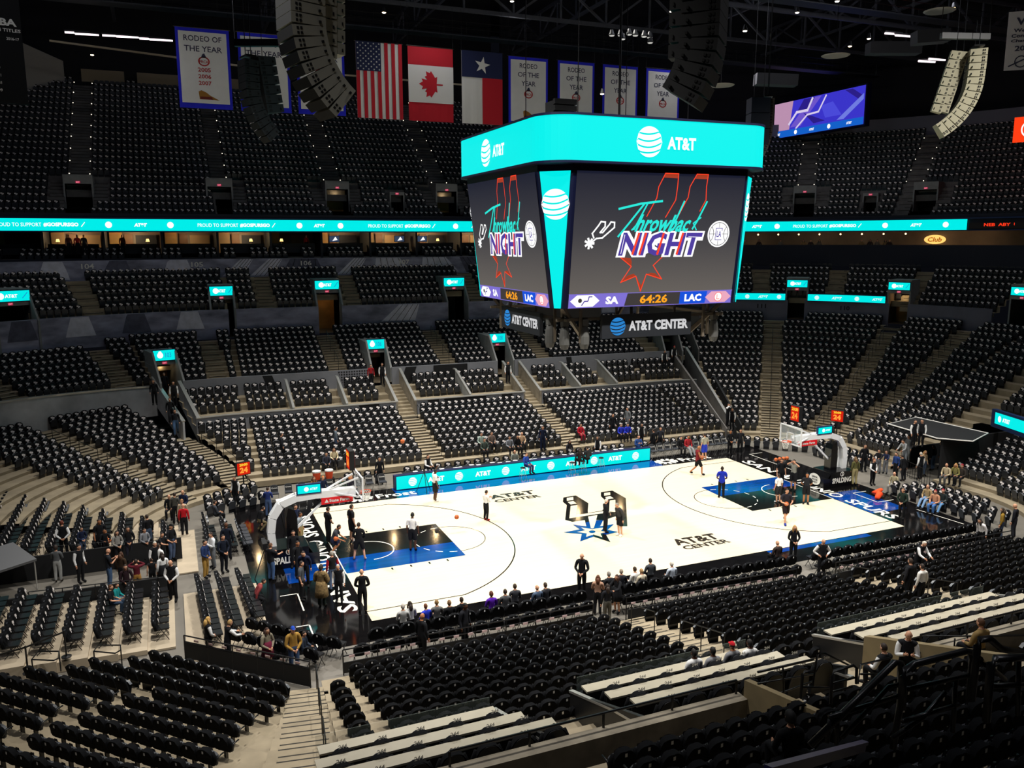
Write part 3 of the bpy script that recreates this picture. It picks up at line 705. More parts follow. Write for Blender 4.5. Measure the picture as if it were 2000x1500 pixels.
# ------------------------------------------------------------------ hanging scoreboard
SBD = thing('scoreboard', 'huge four-sided hanging scoreboard with bright cyan header over the court', 'scoreboard', (0, 0, 0))
frame_m = mat('scoreboard_frame', '#0a1030', .4); dk_panel = mat('sign_panel', '#22252b', .5)
def em(n, c, e=1.0): return mat(n, c, emit=e)
red_l = em('led_red', '#ff4326'); cy2 = em('led_teal', '#27e6d8'); pur = em('led_purple', '#4d3c9c'); or_l = em('led_orange', '#ffa51e'); bl2 = em('led_royal', '#1450d8'); lav = em('led_lavender', '#7d6fd0'); gry = em('led_grey', '#3d3838'); lgry = em('led_pale', '#cfcbe6'); pink = em('led_pink', '#e9a7bd')
def screen_mat():
    m = em('screen_picture', '#4d4a48'); nt = m.node_tree; b = nt.nodes['Principled BSDF']
    tc = nt.nodes.new('ShaderNodeTexCoord'); sp = nt.nodes.new('ShaderNodeSeparateXYZ'); mr = nt.nodes.new('ShaderNodeMapRange'); r = nt.nodes.new('ShaderNodeValToRGB')
    mr.inputs['From Min'].default_value = 12; mr.inputs['From Max'].default_value = 18
    e = r.color_ramp.elements; e[0].position = 0; e[0].color = (*lin('#6b655f'), 1); e[1].position = 1; e[1].color = (*lin('#171a2c'), 1)
    q = r.color_ramp.elements.new(.55); q.color = (*lin('#3d3c41'), 1)
    nt.links.new(tc.outputs['Object'], sp.inputs[0]); nt.links.new(sp.outputs['Z'], mr.inputs['Value']); nt.links.new(mr.outputs[0], r.inputs[0]); nt.links.new(r.outputs[0], b.inputs['Emission Color'])
    return m
scr = screen_mat()
ZB, ZT, HB, HT, SW = 12.0, 17.97, 5.04, 5.80, 4.42
SF = frame((0, -HB, ZB), (1, 0, 0), (0, -(HT-HB), ZT-ZB)); SH = math.hypot(HT-HB, ZT-ZB)
def zc(x, y):      # picture coordinates on the big screen (0..1 across, 0..1 down)
    s = 0; 
    xl = 140-80*(y-80)/1390; xr = 1870-170*(y-140)/1270; s = (x-xl)/(xr-xl); t = (y-(80+60*s))/((1470-60*s)-(80+60*s))
    return (-SW+2*SW*s, SH*(1-t))
Z = lambda pts: [zc(*p) for p in pts]
pic = MB()
for p in ([(820, 530), (920, 350), (940, 240), (1010, 110), (1145, 115), (1135, 235), (1115, 370), (1010, 540)], [(1140, 530), (1245, 345), (1265, 240), (1340, 120), (1460, 125), (1440, 240), (1435, 370), (1370, 480)], [(555, 940), (665, 1035), (560, 1200), (710, 1135), (755, 1290), (815, 1115), (970, 1165), (885, 1025), (980, 935)]):
    stroke(pic, Z(p), .045, SF, .012, 0)
for p in ([(560, 1200), (710, 1135), (690, 1110), (625, 1130)], [(710, 1135), (755, 1290), (815, 1115), (762, 1230)], [(970, 1165), (815, 1115), (860, 1100), (900, 1105)], [(555, 940), (660, 950), (670, 990), (665, 1035)], [(1010, 110), (1145, 115), (1140, 160), (990, 150)], [(1340, 120), (1460, 125), (1455, 170), (1320, 165)]): pic.flat(Z(p), SF, .010, 9)
# script lettering
for p, w in (([(545, 455), (760, 405), (975, 380)], .10), ([(800, 400), (640, 600), (535, 730)], .09), ([(760, 540), (720, 610), (670, 665)], .07), ([(830, 400), (690, 660)], .075), ([(1205, 385), (1120, 560), (1060, 650)], .085), ([(1445, 390), (1340, 580), (1290, 655)], .085), ([(1380, 545), (1300, 600), (1330, 665)], .06)):
    stroke(pic, Z(p), w, SF, .018, 1)
cx, cy = zc(1010, 600)
put_text(pic, 'hrowbac', SF, cx-.05, cy, 2.8, .78, .018, .028, shear=.42, mi=1)
# NIGHT with white outline
cx, cy = zc(965, 808)
put_text(pic, 'NIGHT', SF, cx, cy, 4.45, 1.22, .014, .13, shear=.2, mi=2)
put_text(pic, 'NIGHT', SF, cx, cy, 4.25, 1.06, .020, .035, shear=.2, mi=3)
cx, cy = zc(800, 800)
for x in (700, 770, 950, 1150): stroke(pic, Z([(x+40, 705), (x-25, 905)]), .11, SF, .022, 0)
stroke(pic, Z([(600, 715), (560, 905)]), .03, SF, .023, 2); stroke(pic, Z([(1250, 735), (1390, 740)]), .025, SF, .023, 2)
# little spur emblem
stroke(pic, Z([(300, 745), (285, 700), (345, 620), (370, 580), (410, 585), (408, 630), (360, 690), (385, 690), (450, 610), (465, 585), (500, 590), (498, 640), (380, 745), (325, 750), (265, 800)]), .07, SF, .014, 2)
for a in range(0, 360, 51): stroke(pic, Z([(258, 800), (258+40*math.cos(R(a)), 800+50*math.sin(R(a)))]), .10, SF, .014, 2)
# round ball emblem
cx, cy = zc(1572, 708); disc(pic, SF, cx, cy, .62, .012, 2, 32); ring(pic, SF, cx, cy, .52, .545, .016, 4); 
for s in (-1, 1): ring(pic, SF, cx+s*.78, cy, .48, .505, .016, 4, 180-42 if s > 0 else -42, 180+42 if s > 0 else 42, n=12)
stroke(pic, [(cx-.52, cy), (cx-.2, cy)], .02, SF, .016, 4); stroke(pic, [(cx+.2, cy), (cx+.52, cy)], .02, SF, .016, 4); stroke(pic, [(cx, cy+.3), (cx, cy+.52)], .02, SF, .016, 4); stroke(pic, [(cx, cy-.3), (cx, cy-.52)], .02, SF, .016, 4)
stroke(pic, [(cx+.18, cy+.27), (cx-.17, cy+.27), (cx-.17, cy-.27), (cx+.18, cy-.27)], .03, SF, .017, 3); stroke(pic, [(cx+.18, cy+.27), (cx+.18, cy+.16)], .03, SF, .017, 3)
put_text(pic, 'LA', SF, cx+.02, cy, .26, .3, .017, .02, mi=3)
# score strip
H0 = .62
pic.flat([(-SW, 0), (SW, 0), (SW, H0), (-SW, H0)], SF, .006, 5)
pic.flat([(-SW, 0), (-1.55, 0), (-1.4, H0), (-SW, H0)], SF, .008, 6); pic.flat([(1.45, 0), (2.9, 0), (3.0, H0), (1.45, H0)], SF, .008, 7)
pic.flat([(2.9, 0), (SW, 0), (SW, H0), (3.0, H0)], SF, .008, 6)
for x, m in ((-3.6, 2), (3.65, 8)):
    pic.flat([(x-.75, H0/2), (x-.42, H0*.93), (x+.42, H0*.93), (x+.75, H0/2), (x+.42, H0*.07), (x-.42, H0*.07)], SF, .012, m)
stroke(pic, [(-3.75, .12), (-3.62, .30), (-3.45, .30), (-3.4, .5), (-3.25, .5)], .05, SF, .016, 3); disc(pic, SF, -3.85, .33, .10, .016, 5); disc(pic, SF, 3.65, .31, .2, .016, 2); ring(pic, SF, 3.65, .31, .2, .225, .018, 0); stroke(pic, [(3.58, .42), (3.58, .2), (3.72, .2)], .03, SF, .02, 0)
put_text(pic, 'SA', SF, -2.2, .31, .68, .36, .014, .05, mi=2); put_text(pic, '64:26', SF, 0.02, .31, 1.5, .4, .014, .03, mi=10); put_text(pic, 'LAC', SF, 2.2, .31, .95, .36, .014, .05, mi=2)
for y in (.01, H0): stroke(pic, [(-SW, y), (SW, y)], .035, SF, .013, 6)
PM = [red_l, cy2, white_led, pur, em('led_black', '#101014'), gry, lav, bl2, pink, em('led_dim_red', '#a33a22'), or_l]
picm = pic.mesh('screen_graphic', PM)
sm = MB(); sm.flat([(-SW, 0), (SW, 0), (SW, SH), (-SW, SH)], SF, 0); scm = sm.mesh('video_screen', scr)
# corner panel between two screens (built at the front-left corner)
a0, a1 = Vector((-SW-.18, -HT+.05, ZT)), Vector((-HT+.05, -SW-.18, ZT)); b0, b1 = Vector((-4.72, -HB+.02, ZB)), Vector((-HB+.02, -4.72, ZB))
def mid(t, k): return a1.lerp(a0, t).lerp(b1.lerp(b0, t), k)
cp = MB(); cp.add([mid(.06, 0), mid(.94, 0), mid(.88, 1), mid(.12, 1)], [(3, 2, 1, 0)]); cpm = cp.mesh('corner_panel', cyan)
ex = (a0-a1).normalized(); ey = (mid(.5, 0)-mid(.5, 1)).normalized(); cg = MB(); globe(cg, frame(mid(.5, .235), ex, ey), 0, 0, .66, .02); cgm = cg.mesh('globe_emblem', white_led)
hd = MB(); globe(hd, frame((0, -6.0, 19.27), (1, 0, 0), (0, 0, 1)), -1.0, 0, .66, .03); put_text(hd, 'AT&T', frame((0, -6.0, 19.27), (1, 0, 0), (0, 0, 1)), .68, -.02, 1.5, .55, .03, .04); hdm = hd.mesh('header_lettering', white_led)
sgm = MB(); sgm.box((0, -4.55, 11.03), (4.9, .18, 1.1)); sgp = sgm.mesh('sign_panel', dk_panel)
sl = MB(); fr = frame((0, -4.64, 11.03), (1, 0, 0), (0, 0, 1)); put_text(sl, 'AT&T CENTER', fr, .62, .0, 3.3, .48, .012, .045); slm = sl.mesh('sign_lettering', mat('sign_white', '#e8e8ea', emit=.75))
sg = MB(); globe(sg, fr, -1.62, 0, .42, .012); sgg = sg.mesh('sign_globe', mat('sign_blue', '#2f8fe0', emit=.8))
for k in range(4):
    for n, me in (('video_screen', scm), ('screen_graphic', picm), ('corner_panel', cpm), ('sign_panel', sgp)):
        o = link(n, me, SBD, rz=k*PI/2)
        if n == 'corner_panel': link('globe_emblem', cgm, o)
        if n == 'video_screen': pass
        if n == 'sign_panel': link('sign_lettering', slm, o); link('sign_globe', sgg, o)
# header ring
def rsq(h, r, z, n=8): return [(sx*(h-r)+r*math.cos(R(a)), sy*(h-r)+r*math.sin(R(a)), z) for sx, sy, s in ((1, 1, 0), (-1, 1, 90), (-1, -1, 180), (1, -1, 270)) for a in [s+90*i/n for i in range(n+1)]]
def loopband(mb, a, b, mi=0): mb.band(a+[a[0]], b+[b[0]], mi)
hb = MB(); loopband(hb, rsq(6, 1.5, 18.38), rsq(6, 1.5, 20.24)); hdr = hb.obj('header_screen', cyan, SBD)
for k in range(4): link('header_lettering', hdm, hdr, rz=k*PI/2)
fb = MB()
loopband(fb, rsq(6.03, 1.5, 18.28), rsq(6.03, 1.5, 18.38)); loopband(fb, rsq(6.03, 1.5, 20.24), rsq(6.03, 1.5, 20.34)); loopband(fb, rsq(6.03, 1.5, 20.34), rsq(4.5, 1, 20.4)); loopband(fb, rsq(5.2, 1.2, 18.2), rsq(6.03, 1.5, 18.28))
fb.add(rsq(4.5, 1, 20.4), [tuple(range(36))])
top = [(-HT, -SW-.2), (-SW-.2, -HT), (SW+.2, -HT), (HT, -SW-.2), (HT, SW+.2), (SW+.2, HT), (-SW-.2, HT), (-HT, SW+.2)]
bot = [(-HB, -4.74), (-4.74, -HB), (4.74, -HB), (HB, -4.74), (HB, 4.74), (4.74, HB), (-4.74, HB), (-HB, 4.74)]
T = [(x*.99, y*.99, ZT) for x, y in top]; B = [(x*.985, y*.985, ZB-.02) for x, y in bot]; T2 = [(x*.99, y*.99, 18.3) for x, y in top]
loopband(fb, B, T); loopband(fb, T, T2); fb.add(B, [tuple(range(7, -1, -1))])
fb.obj('frame', frame_m, SBD)
# under-structure: beams, brackets and four camera pods
ug = MB()
for k in range(4):
    a = k*PI/2; ca, sa = math.cos(a), math.sin(a); q = lambda x, y, z: (x*ca-y*sa, x*sa+y*ca, z)
    for x in (-3.4, 3.4): ug.bar(q(x, -4.3, 12), q(x, -4.3, 10.3), .12)
    ug.bar(q(-4.6, -4.2, 11.4), q(4.6, -4.2, 11.4), .14); ug.bar(q(-4.4, -4.4, 12), q(-2.9, -3.6, 10.4), .16); ug.bar(q(4.4, -4.4, 12), q(2.9, -3.6, 10.4), .16)
    ug.bar(q(-1.6, -4.45, 11.6), q(-1.6, -4.45, 12), .1); ug.bar(q(1.6, -4.45, 11.6), q(1.6, -4.45, 12), .1)
ug.obj('under_frame', mat('bracket_tan', '#6c6255', .6, noise=.15), SBD)
for cx, cy in ((-4.15, -4.15), (-3.2, -4.3), (-4.45, -3.2), (4.15, -4.15)):
    pg = MB(); pg.lathe([(.05, 1.15), (.16, 1.05), (.20, .9), (.24, .6), (.24, .25), (.16, .02), (.05, 0)], (cx, cy, 10.0), 12); pg.box((cx, cy, 11.25), (.3, .3, .3)); pg.obj('camera_pod', mat('pod_grey', '#5a5a58', .45), SBD)
cb = MB()
for x in (-3, 3):
    for y in (-3, 3): cb.tube([(x, y, 20.4), (x, y, 34)], .025, 4)
cb.tube([(.6, -.5, 20.4), (.6, -.5, 34)], .06, 6); cb.obj('hoist_cable', black_metal, SBD)
hc = MB(); hc.box((-1.6, 1.8, 21.2), (1.2, 1.0, 1.7)); 
for k in range(5): hc.box((-1.6, 1.2, 20.7+k*.32), (1.25, .25, .26))
hc.obj('speaker_cluster', blackm, SBD)
# ------------------------------------------------------------------ ribbon board, lit signs, doorways, suites
led_back = mat('led_housing', '#0a2a5a', .5)
def arc_frame(sec, a, d, z, off=0):     # frame on the court-facing side of a curved wall, x to the viewer's right
    t = ang_t(sec, a) if sec.kind == 'arc' else a
    px, py = sec.pos(t, d); o = sec.out(t); return frame((px, py, z), (math.sin(o), -math.cos(o), 0), (0, 0, 1))
rb = thing('ribbon_board', 'long glowing cyan ribbon board along the front of the upper deck', 'led board', (0, YC+R0+26.4, 15.85))
base = (0, YC+R0+26.4, 15.85)
m = MB()
def ribbon(sec, lo, hi, n):
    ts = [lo+(hi-lo)*i/n for i in range(n+1)]
    m.band([tuple(Vector((*sec.pos(t, 26.35), 16.84))-Vector(base)) for t in ts], [tuple(Vector((*sec.pos(t, 26.35), 15.87))-Vector(base)) for t in ts])
ribbon(FAR, -XC, XC, 2); ribbon(FLL, -46, -XC, 2); ribbon(CFR, 0, F(19.8), 26)
m.obj('led_screen', cyan, rb)
m = MB(); d26 = 26.3
def ribword(fr, kind, x):
    fr = local(fr, base)
    if kind == 0:
        put_text(m, 'PROUD TO SUPPORT', fr, x-1.3, 0, 3.3, .30, .02, .005); put_text(m, '#GOSPURSGO', fr, x+1.75, 0, 2.5, .34, .02, .05); stroke(m, [(x+3.2, -.15), (x+3.45, .18)], .06, fr, .02)
    elif kind == 1: disc(m, fr, x, 0, .26, .02)
    else: put_text(m, 'AT&T', fr, x, 0, .95, .3, .02, .06, shear=.2)
x0 = -XC
fr = frame((0, YC+R0+d26, 16.36), (1, 0, 0), (0, 0, 1))
for k, x in ((0, -15.3), (1, -9.75), (2, -8.0), (1, -6.1), (0, -.6), (1, 4.9), (2, 7), (1, 9), (0, 14), (1, -25.1), (2, -22.7), (1, -20.4), (0, -30.3), (1, -36)): ribword(fr, k, x)
for a, k in ((57, 1), (54, 2), (50.5, 1), (42.5, 0), (32.5, 1), (27.6, 2), (23, 1)): ribword(curved(CFR, a, d26, 16.36), k, 0)
m.obj('led_lettering', white_led, rb)
m = MB(); 
for sec, lo, hi, n in ((FAR, -XC, XC, 1), (FLL, -46, -XC, 1), (CFR, 0, F(4), 24)):
    for z0, z1, dd in ((16.84, 16.98, 26.3), (15.78, 15.87, 26.3)):
        ts = [lo+(hi-lo)*i/n for i in range(n+1)]; b = Vector(base)
        m.band([tuple(Vector((*sec.pos(t, dd), z1))-b) for t in ts], [tuple(Vector((*sec.pos(t, dd), z0))-b) for t in ts]); m.band([tuple(Vector((*sec.pos(t, dd+.3), z1))-b) for t in ts], [tuple(Vector((*sec.pos(t, dd), z1))-b) for t in ts])
m.obj('housing', led_back, rb)
# dark ticker beyond the ribbon on the right
tk = MB(); ts = [F(19.5)+(F(6)-F(19.5))*i/8 for i in range(9)]
tk.band([(*CFR.pos(t, 26.35), 16.5) for t in ts], [(*CFR.pos(t, 26.35), 15.95) for t in ts])
o = tag(tk.obj('score_ticker', mat('ticker_black', '#14070a', .5)), 'dark out-of-town score ticker with red characters at far right', 'led board')
m = MB(); put_text(m, 'NEB  ABY  UTL  BLK', arc_frame(CFR, 16.5, 26.3, 16.3), 1.9, 0, 4.6, .28, .02, .03); m.obj('ticker_text', em('ticker_red', '#ff3a1c'), o)

# LED board in front of the scorer's table
bx0, bx1, by = -8.98, 9.05, 9.15
sb_ = thing('courtside_led_board', 'low cyan courtside led board along the far sideline with white lettering', 'led board', ((bx0+bx1)/2, by, 0))
def L(mb): mb.v = [(p[0]-(bx0+bx1)/2, p[1]-by, p[2]) for p in mb.v]; return mb
m = MB(); m.box(((bx0+bx1)/2, by+.2, .45), (bx1-bx0+.1, .36, .92)); L(m).obj('housing', mat('board_navy', '#16204a', .4), sb_)
fr = frame((bx0, by, 0), (1, 0, 0), (0, 0, 1)); W_ = bx1-bx0
m = MB(); m.flat([(.06, .05), (W_-.06, .05), (W_-.06, .87), (.06, .87)], fr, .03); sc_ = L(m).obj('led_screen', cyan, sb_)
m = MB()
for i, x in enumerate((-7.9, -6.4, -4.9, -3.3, -1.75, -.15, 1.45, 3.05, 4.65, 6.25, 7.85)):
    if i % 2 == 0: globe(m, fr, x-bx0, .46, .27, .045)
    else: put_text(m, 'AT&T', fr, x-bx0, .46, 1.05, .32, .045, .05)
L(m).obj('led_lettering', white_led, sc_)

# doorways: portal walls, warm or dark passage, exit sign, cyan sign above
exit_m = em('exit_red', '#ff4470', .9); portal_m = mat('portal_grey', '#8b8d8c', .7, noise=.12, scale=2)
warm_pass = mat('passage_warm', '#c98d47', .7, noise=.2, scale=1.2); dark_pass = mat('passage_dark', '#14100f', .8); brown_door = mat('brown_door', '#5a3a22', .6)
DN = [0]
def doorway(sec, a, d, z0, w, h, sign=None, warm=1, front=0, label='', depth=2.5, head=.9, dz=0, signh=.85, exitsign=True, side_z=None, spill=6):
    DN[0] += 1
    t = ang_t(sec, a) if sec.kind == 'arc' else a; fr = arc_frame(sec, a, d, z0); m = MB(); hw_ = w/2
    D = lambda x, y, n: fr(x, y, -n)
    q = lambda pts, mi: m.add([D(*p) for p in pts], [(0, 1, 2, 3)], mi)
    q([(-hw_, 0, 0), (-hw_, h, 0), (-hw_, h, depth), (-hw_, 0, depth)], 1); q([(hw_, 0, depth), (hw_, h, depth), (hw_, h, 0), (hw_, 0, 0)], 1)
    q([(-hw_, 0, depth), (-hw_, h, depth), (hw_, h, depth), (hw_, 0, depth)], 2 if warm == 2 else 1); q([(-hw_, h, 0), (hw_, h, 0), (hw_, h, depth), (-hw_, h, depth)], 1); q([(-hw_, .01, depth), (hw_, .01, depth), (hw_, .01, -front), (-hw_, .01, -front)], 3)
    # header and cheeks
    m.prism([(-hw_-.12, h), (hw_+.12, h), (hw_+.12, h+head), (-hw_-.12, h+head)], fr, -depth, 0, 0)
    for s in (-1, 1):
        x0, x1 = sorted((s*hw_, s*(hw_+.14)))
        if front: m.add([D(x, y, n) for x in (x0, x1) for y, n in ((0, 0), (0, -front), (side_z[0], -front), (side_z[1], 0))], [(0, 1, 2, 3), (7, 6, 5, 4), (3, 2, 6, 7), (1, 5, 6, 2), (0, 3, 7, 4)], 0)
        m.prism([(x0, 0), (x1, 0), (x1, h), (x0, h)], fr, -depth, 0, 0)
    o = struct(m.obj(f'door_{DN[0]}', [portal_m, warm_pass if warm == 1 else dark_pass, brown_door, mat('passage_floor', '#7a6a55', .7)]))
    if warm == 1:
        p = D(0, h-.35, depth*.5); lamp('passage_light', 'POINT', p, spill, (1, .72, .38), shadow_soft_size=.1)
    if exitsign:
        e = MB(); ef = frame(fr(0, h+.14, .03), fr(1, 0)-fr(0, 0), (0, 0, 1)); e.flat([(-.17, -.09), (.17, -.09), (.17, .09), (-.17, .09)], ef, 0, 0); put_text(e, 'EXIT', ef, 0, 0, .26, .11, .005, .02, mi=1)
        e.obj('exit_sign', [mat('exit_plate', '#c22a4c', emit=.7), em('exit_text', '#ff9ab0', 1)], o)
    if sign:
        s0 = fr(0, h+.28, .06); sf = frame(s0, fr(1, 0)-fr(0, 0), (0, 0, 1)); ww = w/2+.08
        tt = thing('doorway_sign', label, 'sign', s0, group=None); lf = local(sf, s0)
        b = MB(); b.prism([(-ww, 0), (ww, 0), (ww, signh), (-ww, signh)], lf, -.12, 0); b.obj('housing', led_back, tt)
        b = MB(); b.flat([(-ww+.05, .05), (ww-.05, .05), (ww-.05, signh-.06), (-ww+.05, signh-.06)], lf, .01); pn = b.obj('led_panel', cyan, tt)
        b = MB()
        if sign == 1: disc(b, lf, -ww*.45, signh*.5, signh*.27, .02); put_text(b, 'AT&T', lf, ww*.05, signh*.5, ww*.62, signh*.3, .02, .05); stroke(b, [(ww*.6, signh*.3), (ww*.72, signh*.5), (ww*.85, signh*.75)], .05, lf, .02, 1)
        else: disc(b, lf, -ww*.35, signh*.5, signh*.25, .02); disc(b, lf, -ww*.35, signh*.72, signh*.14, .02); put_text(b, sign, lf, ww*.35, signh*.5, ww*.5, signh*.42, .02, .01, mi=1)
        b.obj('lettering', [white_led, em('sign_ink', '#1a86c8')], pn)
        p = fr(0, h+.7, .5); 
    return fr
SZ = (1.15, 3.25)
doorway(CFL, 103.8, 15.2, 3.95, 1.45, 2.2, '103', 1, 1.9, 'cyan lit doorway sign above the staff-filled lower left entrance', side_z=SZ)
doorway(FAR, -5.8, 15.2, 3.95, 1.4, 2.15, '106', 2, 1.9, 'cyan lit doorway sign above the entrance left of the scoreboard', side_z=SZ)
doorway(FAR, 4.75, 15.2, 3.95, 1.4, 2.15, '108', 2, 1.9, 'cyan lit doorway sign just left of the hanging sign panel', side_z=SZ)
doorway(CFR, 76.5, 15.2, 3.95, 1.5, 2.6, None, 0, 1.9, side_z=SZ, exitsign=False)
doorway(CFL, 121.9, 22.2, 7.2, 2.6, 3.3, 1, 0, 1.0, 'wide cyan sign over the leftmost middle-tier entrance', side_z=(2.2, 4.0), head=1.2)
doorway(FAR, -17.0+.1, 22.6, 7.2, 1.75, 3.05, 1, 0, 1.2, 'cyan sign over the dark middle-tier doorway at left', side_z=(2.4, 3.8), head=1.2)
doorway(FAR, -8.2, 22.6, 7.2, 2.0, 3.35, 1, 1, 1.2, 'cyan sign over the warm-lit middle-tier doorway with wood door', side_z=(2.4, 3.9), head=1.2)
doorway(FAR, 3.4, 22.6, 7.2, 1.9, 3.35, 1, 0, 1.2, 'cyan sign half hidden behind the scoreboard left edge', side_z=(2.4, 3.9), head=1.2)
doorway(CFR, 45.9, 19.5, 7.5, 1.75, 2.75, 1, 0, 0, 'cyan sign over the dark doorway between two led strips', head=1.2, signh=.75)
doorway(CFR, 25.9, 19.5, 7.5, 1.75, 2.75, 1, 1, 0, 'cyan sign over the warm doorway with two ushers inside', head=1.2, signh=.75, spill=14)
doorway(CFR, 3, 19.5, 7.5, 1.75, 2.75, 1, 0, 0, 'cyan sign cut by the right edge of the photo', head=1.2, signh=.75)
for sec, a, warm in ((FLL, -27.35, 0), (FAR, -16.1, 0), (FAR, -5.6, 1), (FAR, 5.2, 1), (CFR, 46.3, 0), (CFR, 28, 0), (CFR, 66, 1)):
    doorway(sec, a, 29.75, 17.75, 2.0, 2.05, None, warm, 0, head=.75, spill=10)
doorway(FAR, .15, 29.75, 17.75, 1.2, 1.6, None, 0, 0, head=.3); doorway(CFR, 36.1, 29.75, 17.75, 1.2, 1.6, None, 0, 0, head=.3)
# upper doorway side cheeks and cross-aisle panels
# led strips on the right-hand wall
for i, (a0_, a1_, lab) in enumerate(((61, 48.2, 'cyan led strip on the right wall, beside the scoreboard'), (43.6, 28.2, 'long cyan led strip between the two right-hand doorways'))):
    n = 12; As = [a0_+(a1_-a0_)*k/n for k in range(n+1)]; c0 = Vector((*CFR.pos(F((a0_+a1_)/2), 19.2), 9.35))
    tt = thing('led_strip', lab, 'led board', c0)
    b = MB(); b.band([tuple(Vector((*CFR.pos(F(a), 19.15), 9.95))-c0) for a in As], [tuple(Vector((*CFR.pos(F(a), 19.15), 9.35))-c0) for a in As]); pn = b.obj('led_panel', cyan, tt)
    b = MB(); b.band([tuple(Vector((*CFR.pos(F(a), 19.17), 10.02))-c0) for a in As], [tuple(Vector((*CFR.pos(F(a), 19.17), 9.28))-c0) for a in As]); b.band([tuple(Vector((*CFR.pos(F(a), 19.5), 10.02))-c0) for a in As], [tuple(Vector((*CFR.pos(F(a), 19.17), 10.02))-c0) for a in As]); b.obj('housing', led_back, tt)
    b = MB()
    for k, f in enumerate((.12, .38, .64, .9)):
        lf = local(arc_frame(CFR, a0_+(a1_-a0_)*f, 19.12, 9.65), c0)
        if (k+i) % 2: disc(b, lf, 0, 0, .2, .02)
        else: put_text(b, 'AT&T', lf, 0, 0, .85, .24, .02, .06, shear=.2)
    b.obj('lettering', em('led_soft', '#d9f7f4'), pn)
# stairs from the two club doorways down to the lower block, with side walls
sm_ = MB(); pw = MB(); sr = MB()
for xc in (-5.1, 5.2):
    n = 10
    for i in range(n):
        d = 13.3-i*.5; z = 3.95-(i+1)*.18; sm_.box((xc, YC+R0+d-.25, z/2+.0), (1.3, .5, z))
    for s in (-1, 1):
        x = xc+s*.72; y0, y1 = YC+R0+8.7, YC+R0+13.3
        pw.add([(x+e, y, z) for e in (-.07, .07) for y, z in ((y0, 2.0), (y1, 3.7), (y1, 5.05), (y0, 3.2))], [(0, 3, 2, 1), (4, 5, 6, 7), (3, 7, 6, 2), (0, 4, 7, 3), (1, 2, 6, 5)], 0)
        pw.add([(x+e, y, z) for e in (-.1, .1) for y, z in ((y0, 3.18), (y1, 5.03), (y1, 5.12), (y0, 3.27))], [(0, 3, 2, 1), (4, 5, 6, 7), (3, 7, 6, 2), (0, 4, 7, 3), (1, 2, 6, 5)], 1)
struct(sm_.obj('stair_steps', concrete)); struct(pw.obj('stair_wall', [ledge_m, steel]))
# club terrace dividers
for i, (x, dbl) in enumerate(((-13.3, 0), (-9.5, 1), (0, 0), (9.5, 0), (12.9, 1))):
    y0, y1 = YC+R0+8.8, YC+R0+12.3; b = MB()
    for e in (-.03, .03) if not dbl else (-.04, .04): pass
    b.add([(x+e, y, z) for e in (-.05, .05) for y, z in ((y0, 2.6), (y1, 3.6), (y1, 4.75), (y0, 3.35))], [(0, 3, 2, 1), (4, 5, 6, 7), (3, 7, 6, 2), (0, 4, 7, 3), (1, 2, 6, 5)])
    o = struct(b.obj('terrace_divider', portal_m)); b = MB(); b.bar((x, y0, 3.4), (x, y1, 4.8), .17, .08); b.bar((x, y1, 4.8), (x, y1+.5, 4.8), .17, .08); b.obj('divider_cap', steel, o)
# suites: partitions, lit back rooms, lamps, screens
pt = MB(); rw = random.Random(11); warm_wall = mat('suite_warm', '#b8925e', .7, noise=.15, scale=1); suite_dark = mat('suite_dark', '#20222b', .7)
cells = [(FAR, x) for x in (-14.5, -10, -5.5, -1, 3.5, 8, 12.5)]+[(FLL, a) for a in (-19, -23.5, -28, -32.5, -37)]+[(CFR, a) for a in (84, 76, 68)]
for k, (sec, a) in enumerate(cells):
    fr = arc_frame(sec, a, 28.5, 13.95)
    pt.prism([(-2.25, -.6), (-2.05, -.6), (-2.05, 1.9), (-2.25, 1.9)], fr, -3, 1.0, 0)
    c = fr(0, 1.55, -1.6)
    bright = rw.random() < .85
    if bright: lamp('suite_light', 'POINT', c, rw.choice((60, 90, 140)), (1, .70, .36), shadow_soft_size=.15)
    pt.prism([(-1.9, 0), (-.9, 0), (-.9, 1.85), (-1.9, 1.85)], fr, -3, -2.85, 1 if k % 3 else 2)
    pt.prism([(.2, .2), (1.9, .2), (1.9, 1.6), (.2, 1.6)], fr, -3, -2.9, 2 if k % 2 else 3)
    pt.prism([(-.7, 0), (0, 0), (0, 1.7), (-.7, 1.7)], fr, -3, -2.9, 4)
    pt.prism([(-1.9, .0), (1.9, .0), (1.9, .85), (-1.9, .85)], fr, -.25, -.1, 3)
struct(pt.obj('suite_partition', [suite_dark, warm_wall, mat('suite_tan', '#8d7558', .7), suite_dark, brown_door]))
for k, (sec, a, dx) in enumerate(((FLL, -28, -1.2), (FLL, -23.5, 1.2), (FAR, -14.5, .8), (FAR, -10, -1), (FAR, 3.5, .5))):
    fr = arc_frame(sec, a, 29.2, 14.8); p = fr(dx, 0, 0)
    t = thing('table_lamp', f'small glowing table lamp in the {nth(k)} lit suite from the left', 'lamp', p, group='suite table lamps')
    b = MB(); b.lathe([(.08, 0), (.03, .03), (.03, .2)]); b.obj('lamp_base', brown_door, t); b = MB(); b.lathe([(.16, .18), (.10, .42)]); b.obj('lamp_shade', em('lamp_glow', '#ffcf7a', 2.2), t)
